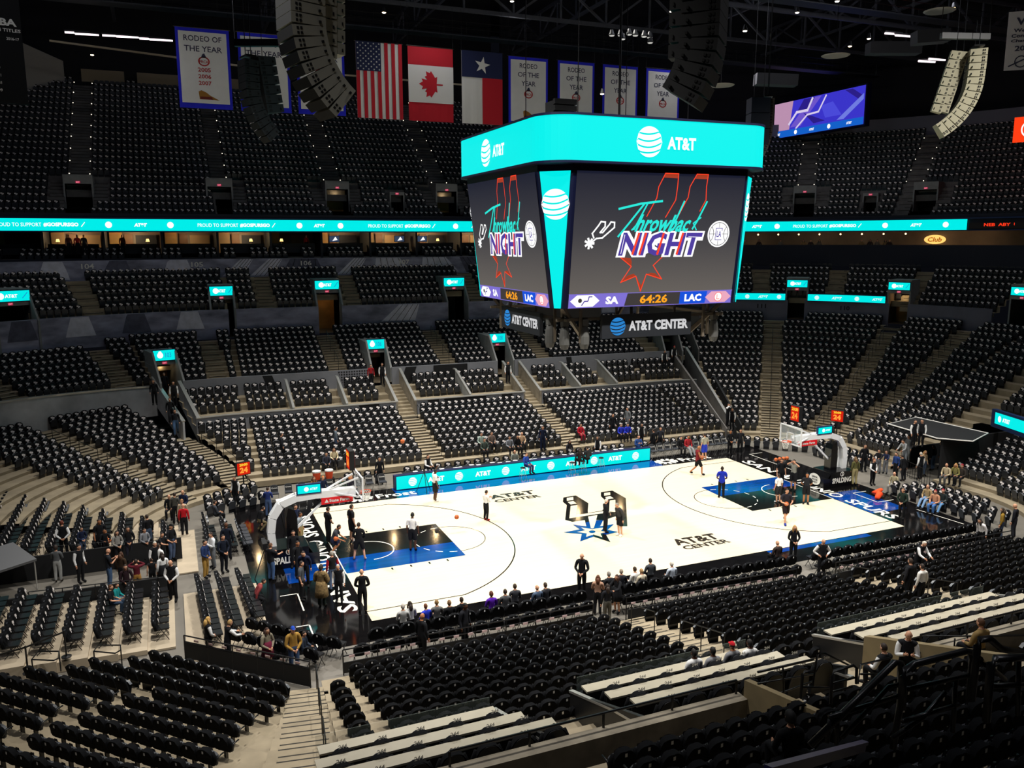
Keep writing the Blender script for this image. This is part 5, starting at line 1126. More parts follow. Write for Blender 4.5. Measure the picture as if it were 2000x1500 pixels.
# ------------------------------------------------------------------ basket stanchions
pad_m = mat('stanchion_pad', '#0c0c0f', .22, spec=.5); arm_w = mat('stanchion_white', '#eef0f2', .3); rim_m = mat('rim_orange', '#e2521c', .4); net_m = mat('net_white', '#f0efe9', .8); sf_red = mat('banner_sponsor_red', '#e2121f', .5)
def stanchion(s, lab):
    t = thing('basketball_stanchion', lab, 'basketball hoop', (0, 0, 0)); X = lambda x: s*x
    b = MB(); b.box((X(16.65), 0, .48), (1.9, 1.5, .95)); b.add([(X(15.2), -.7, .05), (X(15.2), .7, .05), (X(15.7), .75, .9), (X(15.7), -.75, .9)] if s > 0 else [(X(15.2), .7, .05), (X(15.2), -.7, .05), (X(15.7), -.75, .9), (X(15.7), .75, .9)], [(3, 2, 1, 0)]); b.box((X(15.55), 0, .3), (.7, 1.45, .58)); bs = b.obj('padded_base', pad_m, t)
    b = MB(); fr = frame((X(16.6), -.755, .42), (1, 0, 0), (0, 0, 1)); put_text(b, 'SPALDING', fr, 0, 0, 1.5, .34, .01, .04); ring(b, fr, .0, .38, .11, .15, .01); stroke(b, [(0, .3), (0, .46)], .05, fr, .012); b.obj('base_lettering', white_p, bs)
    b = MB(); fr = frame((X(15.19), 0, .45), (0, -s, 0), (0, 0, 1)); disc(b, fr, 0, 0, .36, .02, 0, 24, 1.35); b.obj('oval_emblem', white_p, bs); b = MB()
    for w, y in (('DRINK', .14), ('WATER', -.03), ('DAILY', -.18)): put_text(b, w, fr, 0, y, .5, .11, .03, .03)
    b.obj('oval_lettering', blackm, bs)
    b = MB(); b.box((X(16.35), 0, 1.55), (.5, .55, 1.5)); b.prism([(X(16.1), 2.25), (X(16.6), 2.25), (X(16.5), 2.75), (X(16.2), 2.6)] if s > 0 else [(X(16.6), 2.25), (X(16.1), 2.25), (X(16.2), 2.6), (X(16.5), 2.75)], frame((0, 0, 0), (1, 0, 0), (0, 0, 1)), -.28, .28); b.obj('padded_post', pad_m, t)
    b = MB(); P = [(17.25, .9), (17.3, 1.6), (17.2, 2.3), (16.8, 2.9), (16.1, 3.15), (15.2, 3.2), (13.3, 3.15)]
    for (x0, z0), (x1, z1) in zip(P, P[1:]):
        for y in (-.17, .17): b.bar((X(x0), y, z0), (X(x1), y, z1), .12, .34)
        b.bar((X(x0), 0, z0), (X(x1), 0, z1), .26, .10)
    b.bar((X(16.6), 0, 1.2), (X(14.6), 0, 3.0), .10); b.obj('boom_arm', arm_w, t)
    b = MB(); b.prism([(-.75, -.3), (.75, -.3), (.75, .02), (-.75, .02)], frame((X(14.2), -.22, 3.0), (1, 0, 0), (0, 0, 1)), 0, .02); sp = b.obj('sponsor_panel', sf_red, t); b = MB(); put_text(b, 'State Farm', frame((X(14.2), -.22, 2.86), (1, 0, 0), (0, 0, 1)), .1, 0, .95, .15, .03, .03); b.flat([(-.6, -.08), (-.4, -.08), (-.5, .09)], frame((X(14.2), -.22, 2.86), (1, 0, 0), (0, 0, 1)), .03); b.obj('sponsor_lettering', white_m, sp)
    b = MB(); b.box((X(15.5), -.2, 3.55), (1.15, .12, .5)); lb = b.obj('led_box', led_back, t); b = MB(); fr = frame((X(15.5), -.262, 3.55), (1, 0, 0), (0, 0, 1)); b.flat([(-.52, -.19), (.52, -.19), (.52, .19), (-.52, .19)], fr, .005); pn = b.obj('led_face', cyan, lb); b = MB(); disc(b, fr, -.12, 0, .11, .012); put_text(b, 'AT&T', fr, .22, 0, .36, .11, .012, .03); b.obj('led_lettering', white_led, pn)
    b = MB(); b.box((X(13.1), 0, 3.42), (.035, 1.83, 1.07)); bd = b.obj('backboard_glass', mat('backboard_glass', '#dfe8ea', .05, alpha=.2, spec=.6), t)
    b = MB()
    for y in (-.9, .9): b.box((X(13.1), y, 3.42), (.07, .07, 1.14))
    for z in (2.88, 3.96): b.box((X(13.1), 0, z), (.07, 1.83, .07))
    fr = frame((X(13.07), 0, 3.1), (0, 1, 0), (0, 0, 1)); stroke(b, [(-.3, 0), (.3, 0), (.3, .46), (-.3, .46)], .05, fr, 0, 0, True); stroke(b, [(-.3, 0), (.3, 0), (.3, .46), (-.3, .46)], .05, frame((X(13.13), 0, 3.1), (0, -1, 0), (0, 0, 1)), 0, 0, True); b.obj('backboard_frame', arm_w, bd)
    b = MB()
    for y in (-.45, .45): b.bar((X(13.2), y, 2.95), (X(14.6), y*.3, 3.25), .07); b.bar((X(13.2), y, 3.9), (X(14.6), y*.3, 3.35), .07)
    b.obj('backboard_strut', arm_w, t)
    b = MB(); b.tube([(X(12.75)+.23*math.cos(R(a)), .23*math.sin(R(a)), 3.05) for a in range(0, 360, 20)], .014, 6, closed=True); b.box((X(13.02), 0, 3.02), (.12, .25, .1)); rm = b.obj('rim', rim_m, t)
    b = MB()
    for k in range(12):
        for d in (1, -1):
            pts = []
            for j in range(4): a = R(k*30+d*j*22); r = .225-.035*j; pts.append((X(12.75)+r*math.cos(a), r*math.sin(a), 3.04-.145*j))
            b.tube(pts, .009, 4)
    b.obj('net', net_m, rm)
    b = MB(); b.tube([(X(13.3), 0, 3.9), (X(13.45), 0, 4.35)], .04, 6); b.box((X(13.45), 0, 4.72), (.25, .75, .95)); sc_ = b.obj('shot_clock', blackm, t); b = MB()
    for ss in (-1, 1):
        for fr in (frame((X(13.45)+ss*.13, 0, 4.72), (0, ss, 0), (0, 0, 1)),):
            b.flat([(-.35, -.44), (.35, -.44), (.35, .44), (-.35, .44)], fr, .003, 0); put_text(b, '24', fr, 0, -.12, .5, .4, .01, .04, mi=1); put_text(b, '20:00', fr, 0, .27, .55, .2, .01, .03, mi=2)
    b.obj('clock_face', [em('clock_red', '#d9210a', .9), em('clock_orange', '#ff9a3a', 1.1), em('clock_yellow', '#ffd23a', 1.1)], sc_)
    return t
stanchion(-1, 'basketball stanchion with white boom arm at the left baseline'); stanchion(1, 'basketball stanchion with white boom arm at the right baseline')
for k, (x, y, z, rz, lab) in enumerate(((-17.6, 11.3, 1.5, 20, 'red-lit shot clock on a stand at the far left corner'), (20.2, 3.6, 3.0, -60, 'red-lit shot clock on a pole behind the right basket'))):
    t = thing('shot_clock_stand', lab, 'shot clock', (x, y, 0), R(rz)); b = MB(); b.tube([(0, 0, 0), (0, 0, z)], .04, 6); b.lathe([(.3, 0), (.3, .04), (.05, .08)]); b.obj('stand', black_metal, t); b = MB(); b.box((0, 0, z+.3), (.85, .2, .8)); cs = b.obj('case', blackm, t); b = MB(); fr = frame((0, -.105, z+.3), (1, 0, 0), (0, 0, 1)); b.flat([(-.39, -.36), (.39, -.36), (.39, .36), (-.39, .36)], fr, .002, 0); put_text(b, '24', fr, 0, -.08, .5, .34, .01, .05, mi=1); put_text(b, '20:00', fr, 0, .24, .5, .16, .01, .04, mi=2); b.obj('clock_face', [em('clock_red', ''), em('clock_orange', ''), em('clock_yellow', '')], cs)

# ------------------------------------------------------------------ loose chairs
def chair_proto(nm, shirt=True, text=False):
    t = thing(nm, 'x', 'chair')
    arch(.44, .42, .88, .19, .27, .035, drop=.05).obj('backrest', seat_m if not text else mat('bench_grey', '#3a3c40', .4), t, True)
    b = MB(); b.box((0, -.02, .45), (.44, .44, .06)); b.obj('seat_pad', seat_m if text or not shirt else seat_dk, t)
    for s in (-1, 1): b = MB(); b.tube([(s*.22, .24, .8), (s*.22, -.22, 0)], .014, 5); b.tube([(s*.22, -.2, .46), (s*.22, .24, 0)], .014, 5); b.obj('leg_frame', black_metal if not text else steel, t)
    if shirt:
        sh = link('draped_shirt', S_shirts[0], t); sh.location.y = .01; link('neck_tag', S_tag, sh); link('shirt_print', S_print, sh)
    if text: b = MB(); put_text(b, 'Crown', frame((0, .155, .72), (1, 0, 0), (0, .17, 1)), 0, 0, .34, .1, .012, .04); b.obj('back_lettering', white_m, t)
    return t
FC = chair_proto('folding_chair'); FB = chair_proto('folding_chair', False); FT = chair_proto('bench_chair', False, True)
used = {id(FC): 0, id(FB): 0, id(FT): 0}
def put_chair(pr, x, y, z, out, lab, grp):
    o = pr if not used[id(pr)] else copy_tree(pr); used[id(pr)] = 1
    o.location = (x, y, z); o.rotation_euler.z = R(out)-PI/2+random.gauss(0, .03); o['label'] = lab; o['category'] = 'chair'; o['group'] = grp
    for ch in o.children:
        if ch.name.startswith('draped_shirt'): ch.data = S_shirts[random.randrange(4)]
    return o
def chair_row(pr, a, b_, n, out, z, what, grp, skip=(), side='left'):
    for i in range(n):
        if i in skip: continue
        f = i/(n-1) if n > 1 else 0; put_chair(pr, a[0]+(b_[0]-a[0])*f, a[1]+(b_[1]-a[1])*f, z, out, f'{what}, {nth(i)} from the {side}', grp)
SD = 'black shirt-draped folding chair'
for r, (y, nm) in enumerate(((-9.75, 'courtside front row'), (-10.75, 'courtside second row'))):
    dx = -.75*r
    chair_row(FC, (-14.7+dx, y), (-6.2+dx*.3, y), 15, -90, 0, f'{SD}, near {nm}, left block', 'near courtside chairs'); chair_row(FC, (-4.5, y-.04), (4.4-.6*r, y-.3), 16, -90, 0, f'{SD}, near {nm}, middle block', 'near courtside chairs'); chair_row(FC, (5.9-.4*r, y-.3), (16.2, y-.45), 18, -90, 0, f'{SD}, near {nm}, right block', 'near courtside chairs')
chair_row(FC, (-18.7, -7.2), (-16.1, -9.9), 7, -135, 0, f'{SD} in front diagonal row, near left corner', 'near-left corner chairs'); chair_row(FC, (-19.4, -7.9), (-17.0, -10.4), 6, -135, 0, f'{SD} in rear diagonal row, near left corner', 'near-left corner chairs', skip=(4,))
for r, x in enumerate((-20.4, -19.6, -18.75)):
    chair_row(FC, (x, -2.3), (x+.2, -7.4+.5*r), 11-r, 180, .08, f'{SD}, {nth(r)} baseline row on the cream platform', 'left baseline chairs', side='far end')
for r, x in enumerate((-19.85, -19.0, -18.3)):
    chair_row(FC if r < 2 else FB, (x, 6.6-.9*r), (x+.1, 2.2), 8-r, 180, .0, f'{"bare black folding chair" if r == 2 else SD}, {nth(r)} row behind the left basket', 'left basket chairs', side='far end')
chair_row(FC, (-19.6, 8.3), (-16.7, 9.1), 6, 118, 0, f'{SD}, front curved row, far left corner', 'far-left floor chairs'); chair_row(FC, (-19.6, 9.7), (-17.0, 11.3), 6, 118, 0, f'{SD}, rear curved row, far left corner', 'far-left floor chairs')
chair_row(FT, (-11.2, 9.9), (-9.6, 9.9), 3, 90, 0, 'black bench chair with white lettering left of the led board', 'left team bench chairs'); chair_row(FB, (-11.5, 10.9), (-9.6, 10.9), 4, 90, 0, 'black padded folding chair behind the lettered bench chairs', 'left team bench chairs'); chair_row(FT, (-16.0, 10.0), (-12.0, 10.0), 6, 90, 0, 'black bench chair behind the left backboard', 'left team bench chairs')
chair_row(FT, (9.7, 9.8), (16.4, 9.8), 12, 90, 0, 'grey bench chair with lettering right of the led board', 'right team bench chairs'); chair_row(FB, (9.8, 10.9), (16.4, 10.9), 12, 90, 0, 'plain folding chair behind the right team bench', 'right team bench chairs')
chair_row(FC, (17.4, 9.3), (20.3, 6.6), 7, 52, 0, f'{SD}, front row at the far right corner', 'right corner floor chairs'); chair_row(FC, (20.2, 5.6), (20.2, 1.6), 8, 0, 0, f'{SD} behind the right basket, front row', 'right basket chairs'); chair_row(FC, (21.2, 6.2), (21.2, 1.2), 9, 0, .1, f'{SD} behind the right basket, second row', 'right basket chairs')
for r, x in enumerate((18.0, 18.9, 19.8)): chair_row(FC, (x, -3.4-.5*r), (x+.1, -7.4-.2*r), 7, 0, 0, f'{SD}, {nth(r)} row right of the right basket', 'right baseline chairs', side='far end')
for r, x in enumerate((16.0, 17.2)): chair_row(FC, (x+1.7, -8.2), (x+1.9, -9.6), 3, -20, 0, f'{SD}, {nth(r)} short row at near right corner', 'near right corner chairs', side='far end')
# left-end risers with padded chairs on both sides of the player tunnel
rs = MB(); plat = mat('riser_cream', '#b5a68f', .7, noise=.1, scale=1)
for k in range(9):
    x = -21.75-.97*k; z = .08+.10*k; y1 = 6.2+.72*k; y0 = 2.6+.06*k; n = int((y1-y0)/.56)
    chair_row(FC, (x, y1-.3), (x, y0+.2), n, 180, z, f'{SD}, {nth(k)} riser row beyond the player tunnel', 'chairs beyond the player tunnel', side='far end')
    rs.box((x-.05, (y0+y1+1.2)/2, z/2), (.97, y1+1.2-y0, z))
    if k < 8:
        yy0, yy1 = -6.3-.1*k, -2.2; n = int((yy1-yy0)/.52)
        chair_row(FC if k < 4 else FC, (x-.3, yy1-.2), (x-.3, yy0+.2), n, 180, z, f'{SD}, {nth(k)} riser row before the player tunnel', 'chairs before the player tunnel', side='far end')
        rs.box((x-.35, (yy0+yy1-.6)/2, z/2), (.97, yy1-yy0+.8, z))
rs.box((-19.75, -5.3, .04), (3.0, 6.4, .08)); rs.box((-21.0, 3.4, .03), (.9, 6.0, .06))
struct(rs.obj('riser_platform', plat))
# ------------------------------------------------------------------ railings
def railing(lab, pts, h=1.0, posts=1.2, r=.022, grp=None, rails=(1.0,), name='handrail', m=None, cat='railing', end_drop=True):
    p0 = V3(pts[0]); t = thing(name, lab, cat, p0, group=grp); b = MB(); P = [V3(p)-p0 for p in pts]
    for k in rails: b.tube([p+V3((0, 0, h*k)) for p in P], r, 6)
    b.obj('rail', m or black_metal, t); Q = []
    for a, c in zip(P, P[1:]):
        n = max(1, int((c-a).length/posts)); Q += [a+(c-a)*i/n for i in range(n+1)]
    if len(Q) <= 12:
        for q in Q: MB().tube([q, q+V3((0, 0, h))], r, 5).obj('post', m or black_metal, t)
    else:
        b = MB(); [b.tube([q, q+V3((0, 0, h))], r, 5) for q in Q]; b.obj('balusters', m or black_metal, t)
    return t
V3 = Vector
def sl(sec, rws, t, k0, k1, off=0): return [(*sec.pos(t, rws[k][0]+.1), rws[k][1]) for k in range(k0, k1+1)]
def aisle_rails(sec, rws, t, segs, what, grp):
    for i, (a, b_) in enumerate(segs): railing(f'{what}, {nth(i)} section from the bottom', [(*sec.pos(t, rws[a][0]+.1), rws[a][1]), (*sec.pos(t, rws[b_][0]+.1), rws[b_][1])], .9, .9, .02, grp)
for x, d in ((-4.5, 'left'), (5.85, 'right')): aisle_rails(FAR, L_SIDE, x, ((1, 3), (4, 6), (7, 8)), f'black handrail on the {d} stair of the far lower block', 'far stair handrails')
[railing(f'black handrail on the far left corner stair, {nth(i)} section from the bottom', [(*CFL.pos(G(94.6+1.15*q), L_FL[q][0]+.1), L_FL[q][1]) for q in (a, b_)], .95, .9, .02, 'far left stair handrails') for i, (a, b_) in enumerate(((1, 2), (3, 5), (6, 8)))]
aisle_rails(CFL, L_FL, G(131.2), ((6, 8), (9, 11), (12, 14)), 'black handrail on the stair above the left risers', 'left stair handrails')
for a, d in ((50.5, 'first'), (25.6, 'second'), (10.8, 'third')): aisle_rails(CFR, R_END, F(a), ((2, 4), (5, 7), (8, 10), (11, 13), (14, 16), (17, 19)), f'black centre handrail on the {d} right-hand stair', 'right stair handrails')
aisle_rails(CNL, L_NL, .075, ((0, 2), (3, 5), (6, 8)), 'black handrail on the near left stair', 'near left stair handrails')
for x, d in ((5.2, 'left'), (-5.2, 'right')): aisle_rails(NEAR, L_NEAR, x, ((1, 3), (5, 8)), f'black handrail on the {d} stair of the near lower block', 'near stair handrails')
aisle_rails(FAR, U_SIDE, .1, ((1, 3), (5, 7)), 'handrail on the middle-tier stair left of the hanging sign', 'middle tier handrails'); aisle_rails(FAR, U_SIDE, -9, ((1, 3), (5, 7)), 'handrail on the middle-tier stair right of the dark doorway', 'middle tier handrails')
stick = mat('sticker_pink', '#e9c9c9', .6)
for i, (x0, x1, y0, y1) in enumerate(((-16.2, -6.4, -11.5, -11.6), (-4.9, 3.4, -11.6, -11.9), (5.5, 16.4, -12.0, -12.2))):
    y0 += .12; y1 += .12
    t = railing(f'black front railing of the near lower block, {("left", "middle", "right")[i]} length', [(x0, y0, 0), (x1, y1, 0)], .95, 1.1, .025, None, (1.0, .75), 'front_railing'); b = MB(); n = int((x1-x0)/.55); L_ = x1-x0
    b.box((L_/2, (y1-y0)/2, .3), (L_, .04, .4)); b.obj('kick_panel', dark, t); b = MB()
    for k in range(n): b.box((.3+k*.55, -.035+(y1-y0)*k/n, .68), (.2, .012, .09))
    stuff(b.obj('sticker', stick, t))
t = railing('black diagonal railing with stickers at the near left corner', [(-21.3, -8.05, 0), (-17.4, -11.75, 0)], .95, 1.0, .025, None, (1.0, .75), 'front_railing'); b = MB(); b.bar((0, 0, .35), (3.9, -3.7, .35), .04, .65); b.obj('kick_panel', dark, t); b = MB()
for k in range(8): b.box((.4+k*.45, -.38-k*.427+.03, .8), (.2, .015, .08), rz=R(-43.5))
b.obj('sticker', stick, t)
# player tunnel at the left end
tn = MB(); tn.box((-25.5, 2.35, .55), (8.6, .1, 1.1)); tn.box((-25.5, -1.9, .45), (8.0, .1, .9)); struct(tn.obj('tunnel_wall', dark))
railing('grey barrier along the player tunnel in front of the waiting fans', [(-29.4, 2.5, .5), (-21.6, 2.5, .1)], 1.05, .16, .012, None, (1.0, .15), 'crowd_barrier', black_metal, 'barrier')
railing('low rail on the near side of the player tunnel', [(-27, -1.95, .2), (-22.2, -1.95, .05)], .9, 1.2, .02)
p = at(0, 1090, z=1.2); t = thing('tunnel_canopy', 'grey sloping canopy cut by the left edge', 'canopy', p); b = MB(); b.add([(-3, -.3, .0), (.5, .35, .55), (1.6, -1.3, .2), (-2, -2.0, -.4), (-3, -.3, -.1), (.5, .35, .45), (1.6, -1.3, .1), (-2, -2, -.5)], [(0, 1, 2, 3), (7, 6, 5, 4), (0, 4, 5, 1), (1, 5, 6, 2), (2, 6, 7, 3), (3, 7, 4, 0)]); b.obj('canopy_top', grey_metal, t); b = MB(); b.tube([(1.5, -1.25, .1), (1.5, -1.25, -1.2)], .03, 6); b.tube([(.5, .3, .5), (.5, .3, -1.2)], .03, 6); b.obj('canopy_leg', steel, t)
# belt barrier posts, loop rails at lower left
gp = [at(u, v, z=.5) for u, v in ((55, 1315), (130, 1283))]
t = thing('belt_barrier', 'black belt barrier with two posts on the left walkway', 'barrier', gp[0]); b = MB()
for q in gp: d = q-gp[0]; b = MB(); b.tube([d, d+V3((0, 0, 1.0))], .03, 8); b.lathe([(.17, 0), (.17, .03), (.04, .05)], tuple(d), 14); b.obj('post', black_metal, t)
b = MB(); b.bar(V3((0, 0, .95)), gp[1]-gp[0]+V3((0, 0, .95)), .02, .06); b.bar(V3((0, 0, .95)), V3((-3, -.6, .75)), .02, .06); b.obj('belt', black_metal, t)
for k, q in enumerate((((62, 1288), (75, 1272), (115, 1272), (115, 1285), (105, 1290)), ((183, 1272), (192, 1260), (235, 1260), (235, 1270), (225, 1276)))):
    P = [at(u, v, z=1.0+.05*k) for u, v in q]; t = thing('loop_rail', ['black looped aisle rail at far left', 'black looped aisle rail left of the corner block'][k], 'railing', P[0]); b = MB(); b.tube([p-P[0] for p in P], .025, 6, closed=True); b.tube([(0, 0, 0), (0, 0, -.75)], .025, 6); b.tube([P[2]-P[0], P[2]-P[0]-V3((0, 0, .75))], .025, 6); b.obj('rail', black_metal, t)

# ------------------------------------------------------------------ near club tables, glass and ledge
top_m = mat('table_laminate', '#b9b19d', .35, noise=.05, scale=3); chair_m = mat('club_chair_leather', '#1b1d22', .45)
CC = thing('club_chair', 'x', 'chair'); arch(.62, .35, 1.2, .2, .3, .09, drop=.26, bulge=.08).obj('backrest', chair_m, CC, True); b = MB(); b.box((0, -.05, .42), (.5, .5, .1)); b.obj('seat_pad', chair_m, CC); b = MB(); b.tube([(0, 0, 0), (0, 0, .4)], .04, 8); b.lathe([(.26, 0), (.22, .03), (.04, .06)]); b.obj('pedestal', black_metal, CC); sh = link('draped_shirt', S_shirts[1], CC); sh.location = (0, .04, .02); sh.scale = (1.2, 1, 1.33); b = MB(); put_text(b, '244', frame((0, .40, 1.0), (-1, 0, 0), (0, 0, 1)), 0, 0, .16, .07, .0, .03); b.obj('shirt_lettering', tag_m, sh)
used[id(CC)] = 0
TS = [(-18.5, -14.1), (-11.6, -6.1), (-3.4, 3.7), (6.5, 14)]
for s_i, (x0, x1) in enumerate(TS):
    for r in range(3):
        d, z, tr = T_N[r]; y = -(YC+R0+d+.02); a0, a1 = x0+.08*r-(0 if s_i else .3*r), x1+.3*r*(1 if s_i == 0 else 0)
        nm = ('left', 'second', 'third', 'right')[s_i]
        t = thing('club_table', f'long cream counter table, {("front", "middle", "rear")[r]} tier of the {nm} near club bay', 'table', ((a0+a1)/2, y-.1, z)); b = MB(); b.box((0, 0, .74), (a1-a0, .34, .05)); b.obj('tabletop', top_m, t); b = MB(); b.box((0, .15, .36), (a1-a0-.1, .04, .7)); b.obj('modesty_panel', dark, t)
        n = max(2, int((a1-a0)/.74))
        for i in range(n):
            x = a0+.4+(a1-a0-.8)*i/(n-1)
            put_chair(CC, x, y-.62, z, -90, f'black round-backed club chair, {nth(i)} from left, {("front", "middle", "rear")[r]} table of {nm} near bay', 'near club chairs')
    b = MB(); n = int((x1-x0)/1.5)+1
    t = thing('glass_guard', f'clear glass guard in front of the {("left", "second", "third", "right")[s_i]} near club bay', 'glass', ((x0+x1)/2, -20.25, 2.3)); b.box((0, 0, .75), (x1-x0, .02, .95)); b.obj('glass_panel', glassm, t); b = MB(); b.box((0, 0, .22), (x1-x0, .1, .12)); b.obj('base_shoe', steel, t)
nw = MB(); wall_strip(nw, NEAR, -16.5, 16.5, 8.6, 1.5, 2.5, .12, 0); wall_strip(nw, CNL, 0, .14, 8.6, 1.2, 2.5, .12, 0)
for a, b_ in ((9.3, 16.5), (-16.5, 4.0)): wall_strip(nw, NEAR, a, b_, 12.2, 3.4, 4.6, .35, 1)
wall_strip(nw, CNL, 0, .13, 12.2, 3.4, 4.6, .35, 1)
struct(nw.obj('wall_near_club', [dark, ledge_m]))
dv = MB(); sc2 = MB()
for x in (-14.0, -11.8, -6.0, -3.6, 3.9, 6.3):
    dv.add([(x+e, y, z) for e in (-.05, .05) for y, z in ((-20.35, 1.9), (-24.0, 3.4), (-24.0, 4.55), (-20.35, 3.2))], [(0, 3, 2, 1), (4, 5, 6, 7), (3, 7, 6, 2), (0, 4, 7, 3), (1, 2, 6, 5)])
    sc2.bar((x, -20.3, 3.2), (x, -22.6, 3.95), .12, .06); sc2.bar((x, -22.6, 3.95), (x, -24.2, 4.35), .12, .06)
o = struct(dv.obj('bay_divider', blackm)); sc2.obj('divider_cap', steel, o)
railing('black rail with brackets along the concrete ledge, left length', [(-16.4, -24.05, 4.6), (-9.4, -24.05, 4.6)], .34, 1.7, .03, None, (1,), 'ledge_rail'); railing('black rail along the concrete ledge, right length', [(-3.6, -24.05, 4.6), (10, -24.05, 4.6)], .34, 1.7, .03, None, (1,), 'ledge_rail')
# doorway in the near stand behind the ledge gap, with its guard rails
vm = MB(); vm.box((-6.7, -25.2, 3.3), (4.6, 2.4, .5)); vm.add([(-9.3, -24.2, 3.5), (-9.3, -27.0, 4.3), (-9.3, -27, 5.6), (-9.3, -24.2, 5.0), (-9.15, -24.2, 3.5), (-9.15, -27, 4.3), (-9.15, -27, 5.6), (-9.15, -24.2, 5.0)], [(0, 1, 2, 3), (7, 6, 5, 4), (3, 2, 6, 7), (0, 3, 7, 4)]); vm.add([(-4.0, -22.6, 2.9), (-4.0, -26.6, 4.3), (-4.0, -26.6, 5.7), (-4.0, -22.6, 4.3), (-3.8, -22.6, 2.9), (-3.8, -26.6, 4.3), (-3.8, -26.6, 5.7), (-3.8, -22.6, 4.3)], [(0, 1, 2, 3), (7, 6, 5, 4), (3, 2, 6, 7), (0, 3, 7, 4)])
struct(vm.obj('near_passage', mat('passage_tan', '#857657', .8, noise=.15, scale=1.5)))
cr = lambda x, y, Y: at(1480+x*.4095, 1200+y*.4095, y=Y)
for k, (lab, Y, r, lines) in enumerate((('thick black sloping guard rail in the right foreground', -30.4, .05, [[(250, 625), (655, 228), (682, 232), (685, 280), (680, 430), (645, 640)], [(400, 590), (625, 345), (672, 335)], [(345, 500), (330, 610)], [(380, 470), (375, 620)], [(685, 385), (340, 490)]]), ('thick black arched guard rail in the right foreground', -30.8, .05, [[(690, 450), (692, 300), (705, 265), (745, 238), (990, 175), (1020, 180), (1025, 215), (1008, 410)], [(700, 360), (1012, 290)], [(640, 590), (790, 490), (895, 370)], [(945, 300), (930, 560)], [(690, 510), (960, 430)]]), ('tall black guard rail at the right edge, left one', -31.2, .05, [[(1020, 410), (1048, 150), (1062, 120), (1105, 115), (1165, 165), (1290, 190)], [(1050, 225), (1120, 260), (1180, 310)]]), ('tall black guard rail at the right edge, right one', -31.9, .05, [[(1090, 510), (1112, 235), (1135, 210), (1300, 204)], [(1100, 342), (1300, 335)], [(1245, 210), (1240, 480)]]),
     ('thin black landing rail above the tan passage, left', -26.6, .03, [[(205, 400), (213, 285), (225, 273), (262, 272)], [(210, 345), (340, 350)], [(262, 340), (285, 190), (320, 185), (440, 245)]]), ('thin black landing rail above the tan passage, right', -26.9, .03, [[(350, 425), (352, 295), (365, 270), (455, 243), (472, 255), (470, 330)], [(352, 330), (470, 300)], [(352, 370), (450, 345)], [(478, 330), (490, 240), (640, 205)], [(490, 285), (600, 285)]]), ('long black rail in front of the club bay at right', -24.6, .03, [[(0, 275), (265, 215)], [(0, 330), (270, 285)], [(0, 400), (125, 370), (260, 320)], [(120, 250), (125, 375)]]), ('grey bracket rail behind the near right club bay', -24.4, .03, [[(760, 182), (1060, 165)], [(845, 182), (840, 235)], [(940, 115), (935, 180)], [(800, 105), (1300, 100)], [(1000, 105), (1000, 200)]]))):
    P0 = cr(*lines[0][0], Y); t = thing('guard_rail', lab, 'railing', P0); b = MB(); b.tube([cr(x, y, Y)-P0 for x, y in lines[0]], r, 8); b.obj('top_rail', black_metal, t, True); b = MB()
    for ln in lines[1:]: b.tube([cr(x, y, Y)-P0 for x, y in ln], r*.7, 6)
    b.obj('lower_rail', black_metal, t, True)
a, c = at(1500, 1500, y=-34.2), at(1690, 1450, y=-33.2); b = MB(); b.bar((0, 0, 0), c-a, .06, .03); b.bar(V3((0, 0, -.05)), c-a+V3((0, 0, -.05)), .02, .08); o = tag(b.obj('foreground_ledge', mat('ledge_violet_light', '#3c3a66', .35)), 'dark violet-topped rail ledge at bottom edge', 'railing'); o.location = a  # violet light falling on the rail is put into its colour
# courtside table, stools, tripod, balls, rack
t = thing('scorers_table', 'long dark scorers table strewn with papers behind the led board', 'table', (0, 10.1, 0)); b = MB(); b.box((0, 0, .74), (16.5, .6, .05)); b.obj('tabletop', blackm, t); b = MB()
for k in range(24): b.box((-7.6+k*.65+random.uniform(-.2, .2), random.uniform(-.15, .15), .775), (.3, .22, .02), rz=random.uniform(-.4, .4))
b.obj('papers', white_m, t); b = MB(); b.box((0, -.28, .36), (16.5, .03, .72)); b.obj('front_panel', dark, t)
chair_row(FC, (-7.7, 10.9), (7.9, 10.9), 24, 90, 0, f'{SD} behind the scorers table', 'scorers table chairs')
def stool(x, y, lab): t = thing('bar_stool', lab, 'stool', (x, y, 0)); b = MB(); b.lathe([(.17, .72), (.17, .76), (.15, .78)]); b.obj('seat', black_metal, t); [MB().tube([(sx*.1, sy*.1, .74), (sx*.19, sy*.19, 0)], .012, 5).obj('leg', steel, t) for sx in (-1, 1) for sy in (-1, 1)]; b = MB(); b.tube([(.16*math.cos(R(a)), .16*math.sin(R(a)), .28) for a in range(0, 360, 30)], .01, 5, closed=True); b.obj('foot_ring', steel, t)
for x, y, lab in ((-6.6, 8.5, 'empty bar stool left of the first lettering on the led board'), (4.9, 8.6, 'empty bar stool in front of the led board, right of the two presenters'), (2.6, 8.3, 'bar stool under the left seated presenter'), (3.4, 8.35, 'bar stool under the right seated presenter'), (-.85, 8.4, 'bar stool under the man in blue')): stool(x, y, lab)
t = thing('camera_tripod', 'empty black tripod before the led board, left side', 'tripod', (-7.4, 8.3, 0)); b = MB(); [b.tube([(0, 0, 1.25), (.5*math.cos(R(a)), .5*math.sin(R(a)), 0)], .02, 5) for a in (30, 150, 270)]; b.obj('legs', black_metal, t); b = MB(); b.box((0, 0, 1.3), (.12, .12, .12)); b.obj('head', blackm, t)
ball_m = mat('basketball_orange', '#d0662a', .6, noise=.08, scale=30, bump=.2)
